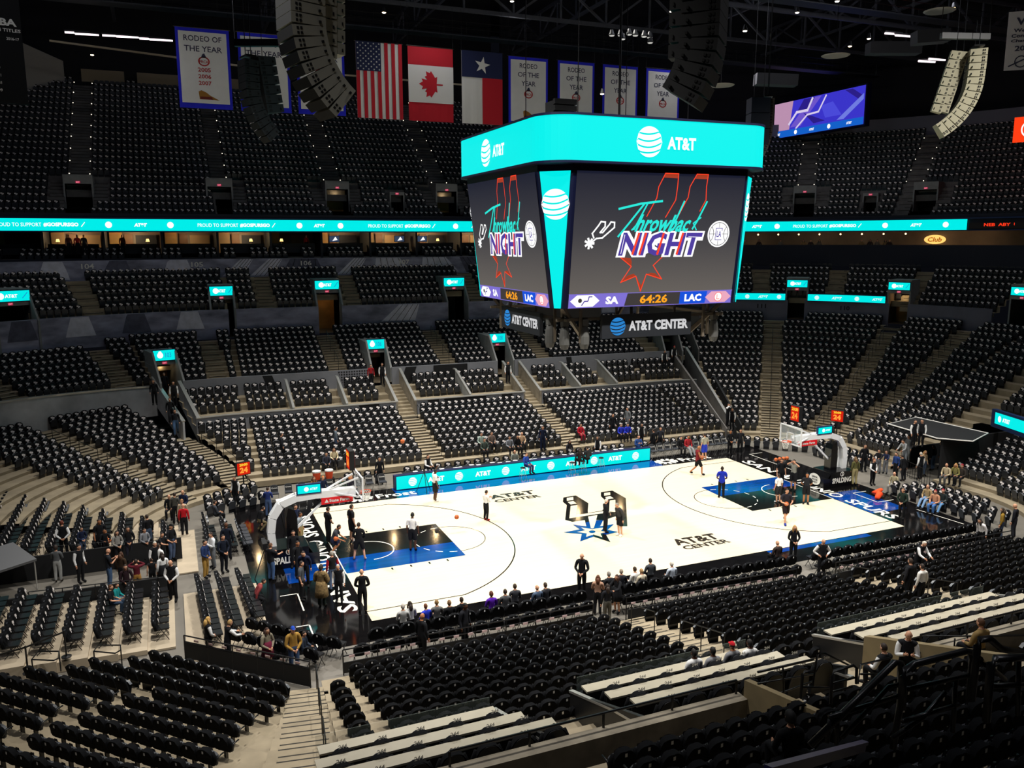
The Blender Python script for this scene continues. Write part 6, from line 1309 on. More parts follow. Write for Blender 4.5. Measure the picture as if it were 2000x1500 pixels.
def ball(p, lab, grp=None):
    t = thing('basketball', lab, 'ball', p, group=grp); MB().ball((0, 0, 0), .12, 16, 10).obj('ball_skin', ball_m, t, True); b = MB()
    for q in range(3): b.tube([tuple(V3((.121*math.cos(a), .121*math.sin(a), 0)) if q == 0 else V3((.121*math.cos(a), 0, .121*math.sin(a))) if q == 1 else V3((0, .121*math.cos(a), .121*math.sin(a)))) for a in [R(18*i) for i in range(20)]], .003, 4, closed=True)
    b.obj('seams', blackm, t)
ball(at(892, 1010, y=1.0), 'basketball in flight beyond the left key'); ball(at(786, 862, y=3.0), 'basketball in flight in front of the far stand'); ball(at(316, 1062, z=.6), 'basketball lying on a grey chair pad behind the left baseline')
t = thing('ball_rack', 'low ball rack beside the right basket base', 'rack', at(1518+10, 922, z=.5)*0+V3((15.2, 3.1, 0))); b = MB()
for z in (.45, .8): b.tube([(-.6, -.1, z), (.6, -.1, z)], .015, 5); b.tube([(-.6, .1, z), (.6, .1, z)], .015, 5)
for x in (-.6, .6): b.tube([(x, -.12, 0), (x, -.12, .9)], .015, 5); b.tube([(x, .12, 0), (x, .12, .9)], .015, 5)
b.obj('rack_frame', black_metal, t)
for k in range(4): ball((14.75+k*.3, 3.1, .96), f'basketball on the ball rack, {nth(k)} from the left', 'balls on the rack')
for k, (u, v, lab) in enumerate(((645, 920, 'white and red drink cooler on the left sideline'), (648, 915, 'second white and red drink cooler, just behind the first'))):
    t = thing('drink_cooler', lab, 'cooler', V3((-13.4+.75*k, 10.9, 0))); b = MB(); b.lathe([(.2, .75), (.23, 1.0), (.25, 1.2)]); b.obj('cooler_body', mat('cooler_orange', '#e2502a', .5), t); b = MB(); b.lathe([(.26, 1.2), (.26, 1.28), (.1, 1.33)]); b.obj('lid', white_m, t); b = MB(); b.box((0, 0, .37), (.6, .5, .75)); b.obj('stand', blackm, t)
t = thing('tunnel_awning', 'dark player tunnel awning with pale edge at right', 'canopy', at(1850, 835, z=2.9)); P = [at(u, v, z=z)-t.location for u, v, z in ((1735, 828, 3.0), (1790, 815, 3.1), (1930, 846, 3.0), (1900, 862, 2.8), (1830, 856, 2.8))]; b = MB(); b.add(P, [(0, 1, 2, 3, 4)]); b.add([p-V3((0, 0, .12)) for p in P], [(4, 3, 2, 1, 0)]); b.obj('awning_top', dark, t); b = MB(); b.tube(P, .04, 5, closed=True); b.obj('pale_edge', white_m, t)
pa, pb = at(1945, 805, x=27.5), at(2040, 835, x=25); t = thing('tunnel_sign', 'tilted cyan sign above the right tunnel, cut by the edge', 'sign', pa); fr = frame((0, 0, 0), pb-pa, (0, 0, 1)); b = MB(); b.prism([(-.5, -1.0), (4, -1.0), (4, .15), (-.5, .15)], fr, -.3, 0); b.obj('housing', led_back, t); b = MB(); b.flat([(0, -.72), (4, -.72), (4, 0), (0, 0)], fr, .02); pn = b.obj('led_panel', cyan, t); b = MB(); disc(b, fr, .6, -.36, .2, .03); put_text(b, 'AT&T', fr, 1.4, -.36, .9, .28, .03, .05); b.obj('lettering', white_led, pn)
rt = MB(); rt.box((27.5, -2.3, 1.4), (9, .15, 2.6)); rt.box((26, .9, .7), (5, .1, 1.4)); struct(rt.obj('tunnel_wall', dark)); railing('black picket railing beside the right tunnel stair', [(23.2, 1.05, .5), (28.5, 1.05, 3.4)], 1.0, .25, .014, None, (1.0, .1)); railing('black barrier in front of the right tunnel', [(21.4, -3.0, 0), (22.6, .8, 0)], 1.0, .25, .014, None, (1, .1), 'crowd_barrier', None, 'barrier')
b = MB(); q = V3((16.95, -3.4, 0)); b.tube([(-.5, -.3, .15), (0, 0, .22), (.1, .5, .15), (.3, .2, .4), (-.2, .2, .3)], [.14, .2, .16, .12, .05], 7); o = tag(b.obj('warmup_jacket', mat('orange_cloth', '#ff4a12', .8, bump=.4, scale=8), None, True), 'bright orange jacket heaped on the floor by the right baseline', 'jacket'); o.location = q
# camera on tripod at the left baseline
q = at(520, 1125, z=0); t = thing('television_camera', 'black television camera on a tripod at the left baseline', 'camera', q); b = MB(); [b.tube([(0, 0, 1.3), (.55*math.cos(R(a)), .55*math.sin(R(a)), 0)], .025, 6) for a in (80, 200, 320)]; b.obj('tripod_legs', black_metal, t); b = MB(); b.box((0, 0, 1.5), (.22, .6, .28)); b.box((0, .45, 1.52), (.16, .35, .18)); b.box((.16, -.1, 1.62), (.1, .2, .15)); b.obj('camera_body', blackm, t); b = MB(); b.tube([(.2, -.2, 1.4), (.3, -.7, 1.25)], .018, 6); b.obj('pan_handle', black_metal, t)
q = at(455, 1100, z=.0); t = thing('remote_camera', 'small white remote camera on a tripod behind the left basket', 'camera', at(548, 1040, z=0)); b = MB(); [b.tube([(0, 0, 1.5), (.5*math.cos(R(a)), .5*math.sin(R(a)), 0)], .02, 5) for a in (60, 180, 300)]; b.obj('tripod_legs', black_metal, t); b = MB(); b.box((0, 0, 1.65), (.3, .35, .25)); b.box((0, -.3, 1.65), (.16, .3, .16)); b.obj('camera_body', white_m, t)
# ------------------------------------------------------------------ people
V3 = Vector
ARM = {'down': ((.245, -.03, 1.13), (.25, .05, .885)), 'front': ((.27, .03, 1.13), (.07, .20, .97)), 'cross': ((.25, .10, 1.15), (-.06, .23, 1.19)), 'hip': ((.37, -.06, 1.16), (.2, .07, 1.04)),
       'phone': ((.24, .07, 1.13), (.09, .30, 1.27)), 'up': ((.30, .12, 1.58), (.20, .22, 1.82)), 'behind': ((.28, -.1, 1.15), (.07, -.17, .97)), 'ball': ((.29, .07, 1.14), (.13, .29, 1.10)),
       'lap': ((.25, .06, 1.12), (.13, .30, 1.05)), 'reach': ((.26, .22, 1.22), (.2, .45, 1.2)), 'head': ((.36, .12, 1.46), (.13, .12, 1.60))}
SKIN = {'l': '#d9a283', 'm': '#b87a54', 'd': '#5a3826'}
_pc = {}
def pose_points(leg, ar, al, lean):
    P = {'pelvis': V3((0, 0, .96)), 'belly': V3((0, .005, 1.12)), 'chest': V3((0, 0, 1.32)), 'collar': V3((0, -.01, 1.44)), 'neck': V3((0, 0, 1.52)), 'skull': V3((0, .02, 1.58))}
    for s, n, arm in ((1, 'R', ar), (-1, 'L', al)):
        e, w = ARM[arm]; P['sh'+n] = V3((s*.185, -.01, 1.425)); P['el'+n] = V3((s*e[0], e[1], e[2])); P['wr'+n] = V3((s*w[0], w[1], w[2]))
    if lean:
        m = Matrix.Rotation(-R(lean), 3, 'X'); o = P['pelvis'].copy()
        for k in P: P[k] = o+m@(P[k]-o) if k != 'pelvis' else P[k]
    dz = 0
    for s, n in ((1, 'R'), (-1, 'L')):
        if leg == 'sit': dz = -.44; hp, kn, an = (.1, .02, .96), (.13, .46, .95), (.13, .42, .53)
        elif leg == 'slouch': dz = -.44; hp, kn, an = (.1, .02, .96), (.12, .46, .96), (.12, .78, .56)
        elif leg == 'walk': hp = (.09, 0, .92); kn, an = ((.1, .22, .52), (.1, .24, .10)) if s > 0 else ((.1, -.06, .49), (.1, -.42, .17))
        elif leg == 'wide': hp, kn, an = (.1, 0, .92), (.19, .03, .5), (.24, -.03, .09)
        elif leg == 'crouch': dz = -.35; hp, kn, an = (.1, 0, .93), (.17, .34, .80), (.15, -.02, .44)
        else: hp, kn, an = (.095, 0, .92), (.105, .02, .50), (.11, -.03, .09)
        P['hp'+n] = V3((s*hp[0], hp[1], hp[2])); P['kn'+n] = V3((s*kn[0], kn[1], kn[2])); P['an'+n] = V3((s*an[0], an[1], an[2])); P['to'+n] = P['an'+n]+V3((s*.02, .17, -.055))
    for k in P: P[k].z += dz
    return P
BONES = [('pelvis', 'belly', 'pel'), ('belly', 'chest', 'tor'), ('chest', 'collar', 'tor'), ('collar', 'neck', 'nek'), ('neck', 'skull', 'hd')]
for n in 'RL': BONES += [('collar', 'sh'+n, 'tor'), ('sh'+n, 'el'+n, 'ua'), ('el'+n, 'wr'+n, 'fa'), ('pelvis', 'hp'+n, 'hip'), ('hp'+n, 'kn'+n, 'th'), ('kn'+n, 'an'+n, 'sn'), ('an'+n, 'to'+n, 'ft')]
RAD = {'pelvis': (.165, .115), 'belly': (.145, .10), 'chest': (.17, .115), 'collar': (.10, .075), 'neck': (.056, .058), 'skull': (.06, .065), 'sh': (.068, .065), 'el': (.042, .042), 'wr': (.029, .026), 'hp': (.098, .10), 'kn': (.06, .062), 'an': (.042, .046), 'to': (.045, .03)}
def head_mesh(c):
    vs, fs = [], []; NU, NV = 14, 10
    for j in range(NV+1):
        ph = PI*j/NV
        for i in range(NU):
            th = 2*PI*i/NU; x = math.sin(ph)*math.cos(th); y = math.sin(ph)*math.sin(th); z = -math.cos(ph)
            w = .076*(1-.22*max(0, -z)**1.5); d = .096*(1-.10*max(0, -z)); px, py, pz = x*w, y*d, z*.118
            if y > 0:
                fr = y*math.exp(-(x/.35)**2)
                py += .020*math.exp(-((z+.10)/.18)**2)*math.exp(-(x/.22)**2)*(1 if y > .6 else 0)    # nose
                py += .010*math.exp(-((z+.78)/.2)**2)*fr                                                # chin
                py -= .008*math.exp(-((z-.10)/.13)**2)*math.exp(-((abs(x)-.38)/.2)**2)                  # eye sockets
            vs.append((c[0]+px, c[1]+py, c[2]+pz))
    for j in range(NV):
        for i in range(NU): fs.append((j*NU+i, j*NU+(i+1) % NU, (j+1)*NU+(i+1) % NU, (j+1)*NU+i))
    return vs, fs
def body_data(leg, ar, al, lean):
    key = (leg, ar, al, lean)
    if key in _pc: return _pc[key]
    P = pose_points(*key); names = list(P); idx = {n: i for i, n in enumerate(names)}
    me = bpy.data.meshes.new('b'); me.from_pydata([P[n] for n in names], [(idx[a], idx[b]) for a, b, _ in BONES], [])
    o = bpy.data.objects.new('b', me); COL.objects.link(o); md = o.modifiers.new('s', 'SKIN'); md.branch_smoothing = .4
    for n in names:
        sv = me.skin_vertices[0].data[idx[n]]; r = RAD.get(n) or RAD[n[:2]]; sv.radius = r; sv.use_root = n == 'pelvis'
    sd = o.modifiers.new('d', 'SUBSURF'); sd.levels = 2; sd.render_levels = 2
    dg = bpy.context.evaluated_depsgraph_get(); ev = o.evaluated_get(dg); m2 = ev.to_mesh()
    vs = [v.co.copy() for v in m2.vertices]; ns = [v.normal.copy() for v in m2.vertices]; fs = [tuple(p.vertices) for p in m2.polygons]
    ev.to_mesh_clear(); bpy.data.objects.remove(o); bpy.data.meshes.remove(me)
    cls = []
    for v in vs:
        best = (9, None, 0)
        for a, b, t in BONES:
            A, B = P[a], P[b]; d = B-A; k = max(0, min(1, (v-A).dot(d)/d.length_squared)); q = (v-(A+d*k)).length
            r = (RAD.get(a) or RAD[a[:2]])[0]*(1-k)+(RAD.get(b) or RAD[b[:2]])[0]*k; q -= r
            if q < best[0]: best = (q, t, k)
        cls.append((best[1], best[2]))
    ex = MB(); up = (P['skull']-P['neck']).normalized(); hc = P['skull']+up*.075
    hv, hf = head_mesh((0, 0, 0)); tilt = Matrix.Rotation(-R(lean*.45), 3, 'X'); T = lambda p: hc+tilt@V3(p)
    ex.add([T(p) for p in hv], hf, 0)
    for s in (-1, 1):
        ex.add([T((s*.074+s*e[0]*.014, e[1]*.018-.005, e[2]*.03)) for e in ((0, -1, -1), (0, 1, -1), (0, 1, 1), (0, -1, 1), (1, -1, -.7), (1, .6, -.7), (1, .6, .8), (1, -1, .8))], [(0, 1, 5, 4), (1, 2, 6, 5), (2, 3, 7, 6), (3, 0, 4, 7), (4, 5, 6, 7)], 0)
        ex.add([T((s*.03+a*.011, .0905, .012+b*.006)) for a, b in ((-1, -1), (1, -1), (1, 1), (-1, 1))], [(0, 1, 2, 3)], 1)
        ex.add([T((s*.03+a*.016, .094, .030+b*.003)) for a, b in ((-1, -1), (1, -1), (1, 1), (-1, 1))], [(0, 1, 2, 3)], 1)
    ex.add([T((a*.022, .092, -.052+b*.005)) for a, b in ((-1, -1), (1, -1), (1, 1), (-1, 1))], [(0, 1, 2, 3)], 2)
    for n, s in (('R', 1), ('L', -1)):      # hands: palm, four bent fingers, thumb
        e, w = P['el'+n], P['wr'+n]; d = (w-e).normalized(); sd_ = V3((0, 0, 1)) if abs(d.z) < .7 else V3((0, 1, 0)); sd_ = (sd_-d*sd_.dot(d)).normalized(); nn = d.cross(sd_)*s
        ex.tube([w-d*.01, w+d*.03, w+d*.085], [.026, .034, .032], 6)
        for k, ln in enumerate((.070, .080, .074, .056)):
            b0 = w+d*.08+sd_*(.024-.016*k); ex.tube([b0, b0+d*ln*.5+nn*.006, b0+d*ln*.85+nn*.026], [.0095, .009, .007], 5)
        b0 = w+d*.025+sd_*.028; ex.tube([b0, b0+d*.03+sd_*.022+nn*.01, b0+d*.06+sd_*.026+nn*.018], [.012, .011, .008], 5)
    _pc[key] = (P, vs, ns, fs, cls, ex, hc, tilt, hv)
    return _pc[key]
def shell(data, sets, off, cond=None, zc=None):
    P, vs, ns, fs, cls, ex, hc, tilt, hv = data; mb = MB(); mp_ = {}
    for f in fs:
        ok = all(cls[i][0] in sets and (cond is None or cond(cls[i])) for i in f)
        if not ok: continue
        for i in f:
            if i not in mp_: mp_[i] = len(mb.v); mb.v.append(tuple(vs[i]+ns[i]*off))
        mb.f.append(tuple(mp_[i] for i in f)); mb.mi.append(0)
    return mb
_mc = {}
def cached(key, fn, name, mats):
    if key not in _mc: _mc[key] = fn().mesh(name, mats, True)
    return _mc[key]
cl = lambda c: mat('cloth_'+c, c, .85, spec=.2, noise=.10, scale=9)
eye_m = mat('eye_dark', '#1c1512', .3); lip_m = mat('lip', '#9c5448', .5)
NP = [0]
def person(loc, face, label, top='#222222', sleeve='long', bottom='#15161a', legs='long', hair='#2a1c14', hs='short', skin='l', leg='stand', ar='down', al=None, lean=0, h=1.75, shoe='#17171a', vest=None, coat=None, cap=None, grp=None, extra=None):
    al = al or ar; D = body_data(leg, ar, al, lean); k = (leg, ar, al, lean); P, vs, ns, fs, cls, ex, hc, tilt, hv = D
    sk = mat('skin_'+skin, SKIN[skin], .55, spec=.3)
    def bodyfn(): mb = MB(); mb.add(vs, fs, 0); n = len(mb.v); mb.v += ex.v; mb.f += [tuple(i+n for i in f) for f in ex.f]; mb.mi += ex.mi; return mb
    o = link('person', cached(('body', k, skin), bodyfn, 'person', [sk, eye_m, lip_m])); o.location = loc; o.rotation_euler.z = R(face)-PI/2; s = h/1.77; o.scale = (s, s, s)
    tag(o, label, 'person', grp)
    def part(name, key, fn, m): c = link(name, cached((name, key, k, m.name), fn, name, m), o); return c
    if sleeve == 'long': part('shirt', 'long', lambda: shell(D, ('tor', 'ua', 'fa', 'pel'), .014, lambda c: not (c[0] == 'fa' and c[1] > .93) and not (c[0] == 'pel' and c[1] < .15)), cl(top))
    elif sleeve == 'short': part('shirt', 'short', lambda: shell(D, ('tor', 'ua', 'pel', 'hip'), .022, lambda c: not (c[0] == 'ua' and c[1] > .72)), cl(top))
    else: part('jersey', 'none', lambda: shell(D, ('tor', 'pel', 'hip'), .036), cl(top))
    if vest: part('vest', 'v', lambda: shell(D, ('tor', 'pel'), .026), cl(vest))
    if legs == 'long': part('trousers', 'l', lambda: shell(D, ('pel', 'hip', 'th', 'sn'), .017, lambda c: not (c[0] == 'pel' and c[1] > .75)), cl(bottom))
    elif legs == 'shorts': part('shorts', 's', lambda: shell(D, ('pel', 'hip', 'th'), .034, lambda c: not (c[0] == 'pel' and c[1] > .75) and not (c[0] == 'th' and c[1] > .93)), cl(bottom))
    elif legs == 'skirt': part('skirt', 'k', lambda: MB().lathe([(.14, .25), (.19, .1), (.22, -.1), (.25, -.35)], tuple(P['pelvis']), 14), cl(bottom))
    part('shoes', 'f', lambda: shell(D, ('ft',), .014), cl(shoe))
    if coat:
        def cf():
            m = shell(D, ('tor', 'ua', 'fa', 'pel', 'hip'), .05, lambda c: not (c[0] == 'fa' and c[1] > .9)); pz = P['pelvis']; rg = random.Random(2)
            m.lathe([(.20, .15), (.235, 0), (.255, -.25), (.28, -.5)], tuple(pz), 16)
            m.v = [(x+rg.uniform(-.012, .012), y+rg.uniform(-.012, .012), z) for x, y, z in m.v]; return m
        part('coat', 'c', cf, mat('coat_'+coat, coat, .95, noise=.5, scale=14, bump=.6))
    def hairfn(style):
        m = MB(); NU = 14; keep = {}
        def pt(i, f): p = V3(hv[i]); return hc+tilt@V3((p.x*f, p.y*f-.006, p.z*f+.006))
        for j in range(10):
            for i in range(NU):
                q = (j*NU+i, j*NU+(i+1) % NU, (j+1)*NU+(i+1) % NU, (j+1)*NU+i)
                def ok(a):
                    p = hv[a]
                    if style == 'cap': return p[2] > .035
                    if style == 'fringe': return -.02 < p[2] < .05 and p[1] < .02
                    return (p[2] > .062) or (p[2] > -.045 and p[1] < .012) or (p[2] > .03 and p[1] < .055)
                if all(ok(a) for a in q):
                    for a in q:
                        if a not in keep: keep[a] = len(m.v); m.v.append(tuple(pt(a, 1.10 if style != 'big' else 1.3)))
                    m.f.append(tuple(keep[a] for a in q)); m.mi.append(0)
        if style in ('long', 'tail'):
            b = hc+V3((0, -.075, .02)); w = (.06, .085, .09, .07, .03) if style == 'long' else (.03, .03, .028, .024, .01)
            m.tube([b, b+V3((0, -.03, -.08)), b+V3((0, -.035, -.16)), b+V3((0, -.02, -.25)), b+V3((0, -.01, -.31))], list(w), 8)
            if style == 'long':
                for s_ in (-1, 1): m.tube([hc+V3((s_*.07, -.02, .04)), hc+V3((s_*.088, .0, -.06)), hc+V3((s_*.085, .02, -.16)), hc+V3((s_*.07, .03, -.24))], [.03, .035, .035, .015], 6)
        if style == 'cap': m.lathe([(.001, .012), (.05, .010), (.052, 0)], tuple(hc+V3((0, .10, .04))), 10)
        return m
    if cap: part('cap', 'cap', lambda: hairfn('cap'), cl(cap)); part('hair', 'fr', lambda: hairfn('fringe'), mat('hair_'+hair, hair, .7))
    elif hs != 'bald': part('hair', hs, lambda: hairfn(hs), mat('hair_'+hair, hair, .7))
    NP[0] += 1
    return o
# ------------------------------------------------------------------ who is where (found by sight line and the terrace heights)
def zone(x, y):
    if abs(x) <= XC: return (FAR if y > 0 else NEAR), 0
    if abs(y) <= YC: return (ER if x > 0 else EL), 0
    s = (CFR if x > 0 else CFL) if y > 0 else (CNR if x > 0 else CNL); return s, math.degrees(math.atan2(y-s.c[1], x-s.c[0]))
def height(x, y):
    s, a = zone(x, y); d = s.near(x, y)[1]
    if s is FAR: rw = L_SIDE+LOGE+U_SIDE+T_SIDE+SU+UP
    elif s is CFL: rw = (L_FL+U_FX if a > 106 else L_SIDE+LOGE+U_FL)+T_SIDE+SU+UP
    elif s is CFR: rw = L_SIDE+LOGE+U_SIDE if a > 75 else R_END+T_R+[(25.4, 13.3, 2)]+UP
    elif s in (ER, CNR): rw = R_END
    elif s is NEAR: rw = L_NEAR+T_N+U_SIDE+T_SIDE
    elif s is CNL: rw = L_NF; d = CNF.near(x, y)[1]
    else: rw = []
    z = 0
    for q in rw:
        if q[0] <= d: z = q[1]
    return z
def stand_at(u, v, h, zf=None):
    d = ray(u, v); t = 6.0
    while t < 130:
        p = CV+d*t; g = height(p.x, p.y) if zf is None else zf
        if p.z-h <= g: return V3((p.x, p.y, g))
        t += .04
    return V3((p.x, p.y, g))
USH = dict(top='#eeeeee', vest='#16171b', bottom='#141519')
def who(u, v, face, label, h=1.75, sit=False, zf=None, **k):
    hh = h*.995 if not sit else h*.748
    if k.get('leg') == 'crouch': hh = h*.72
    elif k.get('lean', 0) > 15: hh = h*(.55+.45*math.cos(R(k['lean'])))
    p = stand_at(u, v, hh, zf)
    if sit: k.setdefault('leg', 'sit'); k.setdefault('ar', 'lap')
    return person(p, face, label, h=h, **k)
BLK, WHT, NVY, GRY = '#17181c', '#efefef', '#1d2540', '#6c7076'
# players and staff on the court
who(849, 917, 5, 'player in white shirt and black shorts at the far sideline, one arm raised', 1.95, zf=0, top=WHT, sleeve='short', legs='shorts', bottom=BLK, skin='d', ar='down', al='up', hs='short', hair='#111111', shoe='#e8e8e8')
who(949, 958, 20, 'person in white shirt and black trousers with red shoes on the three-point line', 1.7, zf=0, top=WHT, bottom=BLK, ar='phone', shoe='#b02020')
who(805, 1002, 60, 'player in white shirt and black shorts standing in the left key', 1.95, zf=0, top=WHT, sleeve='short', legs='shorts', bottom=BLK, skin='d', hair='#0c0c0c')
who(639, 991, 20, 'person in black tee at the far left corner, head tilted up', 1.9, zf=0, top=BLK, sleeve='short', bottom=BLK, ar='front')
who(685, 986, 15, 'tall person in black tee and shorts watching a shot in the left key', 1.95, zf=0, top=BLK, sleeve='short', legs='shorts', bottom=BLK, shoe=WHT)
who(700, 1022, 70, 'person in black long-sleeved top and shorts seen from behind, left key', 1.85, zf=0, top=BLK, legs='shorts', bottom=BLK, leg='wide', ar='front', shoe='#e0e0e0')
q = who(648, 1028, 340, 'person in dark shorts crouching with a ball at the left baseline', 1.85, zf=0, top='#3a3c42', sleeve='short', legs='shorts', bottom=NVY, skin='m', leg='crouch', lean=25, ar='reach', shoe='#e0e0e0')
who(706, 1113, 80, 'bald man in black suit seen from behind near the left corner', 1.85, zf=0, top=BLK, bottom=BLK, hs='bald', ar='front')
who(660, 1103, 250, 'grey-haired usher in black vest and white sleeves at the left baseline', 1.68, zf=0, hair='#b9b2a6', **USH)
who(648, 1078, 100, 'grey-haired man in black vest over red shirt and jeans, left baseline', 1.78, zf=0, top='#a01c2a', vest=BLK, bottom='#4a5a78', hair='#9a948a')
who(626, 1105, 60, 'person in shaggy brown fur coat at the left baseline', 1.8, zf=0, top='#6b5a3a', coat='#7a6440', bottom='#22302c', hs='big', hair='#2a2018', ar='front')
who(587, 1097, 340, 'man in grey tee and black trousers, left of the fur coat', 1.75, zf=0, top='#4a4e55', sleeve='short', bottom=BLK)
who(594, 1072, 250, 'man in navy jacket leaning forward behind the left baseline', 1.8, zf=0, top=NVY, bottom=BLK, lean=18)
who(527, 1062, 40, 'camera operator in black shirt and jeans behind the left baseline', 1.75, zf=0, top=BLK, sleeve='short', bottom='#46608a', ar='reach', hair='#5a3a20')
who(572, 1036, 270, 'man in dark suit with red tie beside the left basket post', 1.82, zf=0, top=BLK, bottom=BLK, skin='l')
who(580, 1057, 300, 'person in black with glasses below the suited man, left baseline', 1.75, zf=0, top=BLK, bottom=BLK, skin='m')
who(585, 1001, 330, 'person in grey shirt and tan shorts by the left baseline lettering', 1.72, zf=0, top='#9aa3ab', sleeve='short', legs='shorts', bottom='#b09a6a', skin='m')
who(576, 986, 300, 'man in dark suit partly behind the left basket post', 1.8, zf=0, top=NVY, bottom=BLK)
who(522, 952, 70, 'photographer in blue jacket and jeans at far left floor corner', 1.7, zf=0, top='#2a3a78', bottom='#4a5f86', ar='phone')
who(505, 994, 20, 'person crouching in black behind the left basket', 1.7, zf=0, top=BLK, bottom='#6a5f45', leg='crouch', lean=20)
who(434, 1045, 300, 'police officer in dark uniform with yellow badge, left walkway', 1.82, zf=0, top='#141a28', bottom='#10131c', ar='front')
who(441, 1022, 80, 'second police officer in dark uniform, just behind the first', 1.85, zf=0, top='#141a28', bottom='#10131c', skin='d', hs='bald')
who(398, 1055, 330, 'bearded man in navy blazer and khaki trousers on the left walkway', 1.8, zf=0, top='#24345c', bottom='#a5803e', ar='front', hair='#1c1410')
who(413, 1040, 200, 'man in white shirt and grey trousers behind the navy blazer man', 1.75, zf=0, top='#e3e6ea', bottom=GRY, ar='phone')
who(1183, 975, 350, 'white-haired coach in all black at the centre emblem', 1.82, zf=0, top=BLK, bottom=BLK, hair='#d8d0c0', ar='front')
who(1212, 981, 190, 'grey-haired man in dark sweater and black shorts at the centre emblem', 1.85, zf=0, top='#3a3a3c', legs='shorts', bottom=BLK, hair='#8a847a', lean=16, shoe=WHT)
who(1137, 1081, 230, 'bald guard in black suit standing at the near sideline', 1.88, zf=0, top=BLK, bottom=BLK, hs='bald', ar='front')
who(1411, 912, 60, 'person in royal blue shirt seen from behind near the right key', 1.9, zf=0, top='#2338c8', sleeve='short', legs='long', bottom=BLK, skin='d', ar='front')
q = who(1364, 871, 340, 'player in dark red jersey running with a ball at the right arc', 1.95, zf=0, top='#7a1f28', sleeve='none', legs='shorts', bottom=BLK, leg='walk', ar='ball', hs='bald', skin='m')
who(1377, 847, 90, 'person in grey tee and blue shorts standing by the right bench', 1.9, zf=0, top='#a9a695', sleeve='short', legs='shorts', bottom='#2a3ec0', shoe=WHT)
who(1527, 896, 250, 'person in black tee under the right basket, arms at sides', 1.88, zf=0, top=BLK, sleeve='short', bottom=BLK)
who(1522, 926, 90, 'woman in white tee with dark ponytail in the right key', 1.72, zf=0, top=WHT, sleeve='short', legs='shorts', bottom='#2a2c30', hs='tail', shoe=WHT)
who(1552, 898, 200, 'player in grey tee and black shorts raising both arms to shoot', 1.95, zf=0, top='#8f9088', sleeve='short', legs='shorts', bottom=BLK, ar='head')
who(1577, 924, 230, 'person in black tee and shorts with hands behind back, right key', 1.85, zf=0, top='#22242a', sleeve='short', legs='shorts', bottom=BLK, skin='m', ar='behind')
who(1537, 955, 250, 'player in black and red jersey holding a ball below the right key', 1.95, zf=0, top='#26242c', sleeve='short', legs='shorts', bottom='#241a1e', ar='ball', leg='walk', skin='l', shoe='#2a3a9a')
who(1552, 1026, 250, 'blonde woman in black blazer at the near sideline, right part', 1.75, zf=0, top=BLK, bottom=BLK, hs='long', hair='#b0854a', ar='front')
who(1608, 1053, 250, 'usher in black vest and white sleeves, hands on hips, near walkway', 1.8, zf=0, hs='bald', ar='hip', **USH)
who(1520, 1057, 90, 'bald man in dark top seated courtside at right', 1.75, True, zf=0, top='#3c3230', bottom=BLK, hs='bald')
who(1447, 838, 240, 'person in black suit at the far right floor corner, right one', 1.85, zf=0, top='#202126', bottom=BLK); who(1427, 840, 260, 'person in black with badge at the far right floor corner, left one', 1.78, zf=0, top=BLK, bottom=BLK, skin='m', ar='front')
who(1431, 797, 200, 'usher in white sleeves leaning in the dark corner passage', 1.75, zf=.9, **USH); who(1422, 788, 300, 'second usher in white sleeves higher in the corner passage', 1.75, zf=1.3, ar='head', **USH)
who(1247, 850, 260, 'man in bright blue suit standing at the right end of the led board', 1.85, zf=0, top='#2b4a86', bottom='#2b4a86', ar='phone')
who(1132, 876, 80, 'presenter in dark dress sitting on a stool, left of two', 1.75, True, zf=.38, top='#2a2426', bottom=BLK, hs='long'); who(1148, 872, 80, 'presenter in dark jacket sitting on a stool, right of two', 1.8, True, zf=.38, top='#33363a', bottom=BLK)
who(1027, 884, 300, 'man in royal blue shirt sitting on a stool at the led board', 1.8, True, zf=.35, top='#2a48a0', bottom='#22315c', skin='l')
who(1330, 852, 260, 'man in black suit sitting on the right bench, left one', 1.8, True, zf=0, top=BLK, bottom=BLK, ar='front'); who(1344, 850, 265, 'player in red top and grey trousers on the right bench', 1.9, True, zf=0, top='#a02830', bottom='#8a8c90', skin='m', leg='slouch')
for k, (u, v, top, skin, hs, lab) in enumerate(((946, 858, '#4a5650', 'l', 'short', 'person in grey-green shirt'), (995, 855, '#80838a', 'l', 'short', 'person in grey shirt'), (1010, 855, BLK, 'l', 'long', 'woman in black with dark hair'), (1019, 844, '#c8a888', 'l', 'bald', 'person in beige shirt'), (1005, 879, '#8b9088', 'l', 'bald', 'bald man in pale grey shirt'), (1055, 842, '#5a5c60', 'm', 'short', 'person in dark grey jacket'), (940, 846, '#9fb0a8', 'l', 'short', 'person in pale grey shirt in a front seat'), (960, 845, '#7a6a62', 'l', 'short', 'person in brownish top holding a pale sheet'), (1112, 860, '#3a3a40', 'l', 'long', 'long-haired woman at the table end'))): who(u, v, 270+8*(k % 3-1), lab+' behind the scorers table', 1.75, True, top=top, skin=skin, hs=hs, bottom=BLK)
who(835, 888, 300, 'usher in black vest sitting by the left end of the led board', 1.75, True, zf=.5, **USH); who(1060, 840, 250, 'man in navy suit standing behind the scorers table', 1.8, top=NVY, bottom=NVY)
who(1134, 830, 270, 'person in bright red top seated beside the right far stair', 1.7, True, top='#b02030', bottom='#8a2030'); who(1213, 828, 260, 'person in royal blue top in the far right lower block, left', 1.7, True, top='#2a3ac0', bottom=BLK); who(1226, 827, 260, 'person in royal blue top in the far right lower block, right', 1.7, True, top='#2a3ac0', bottom=BLK)
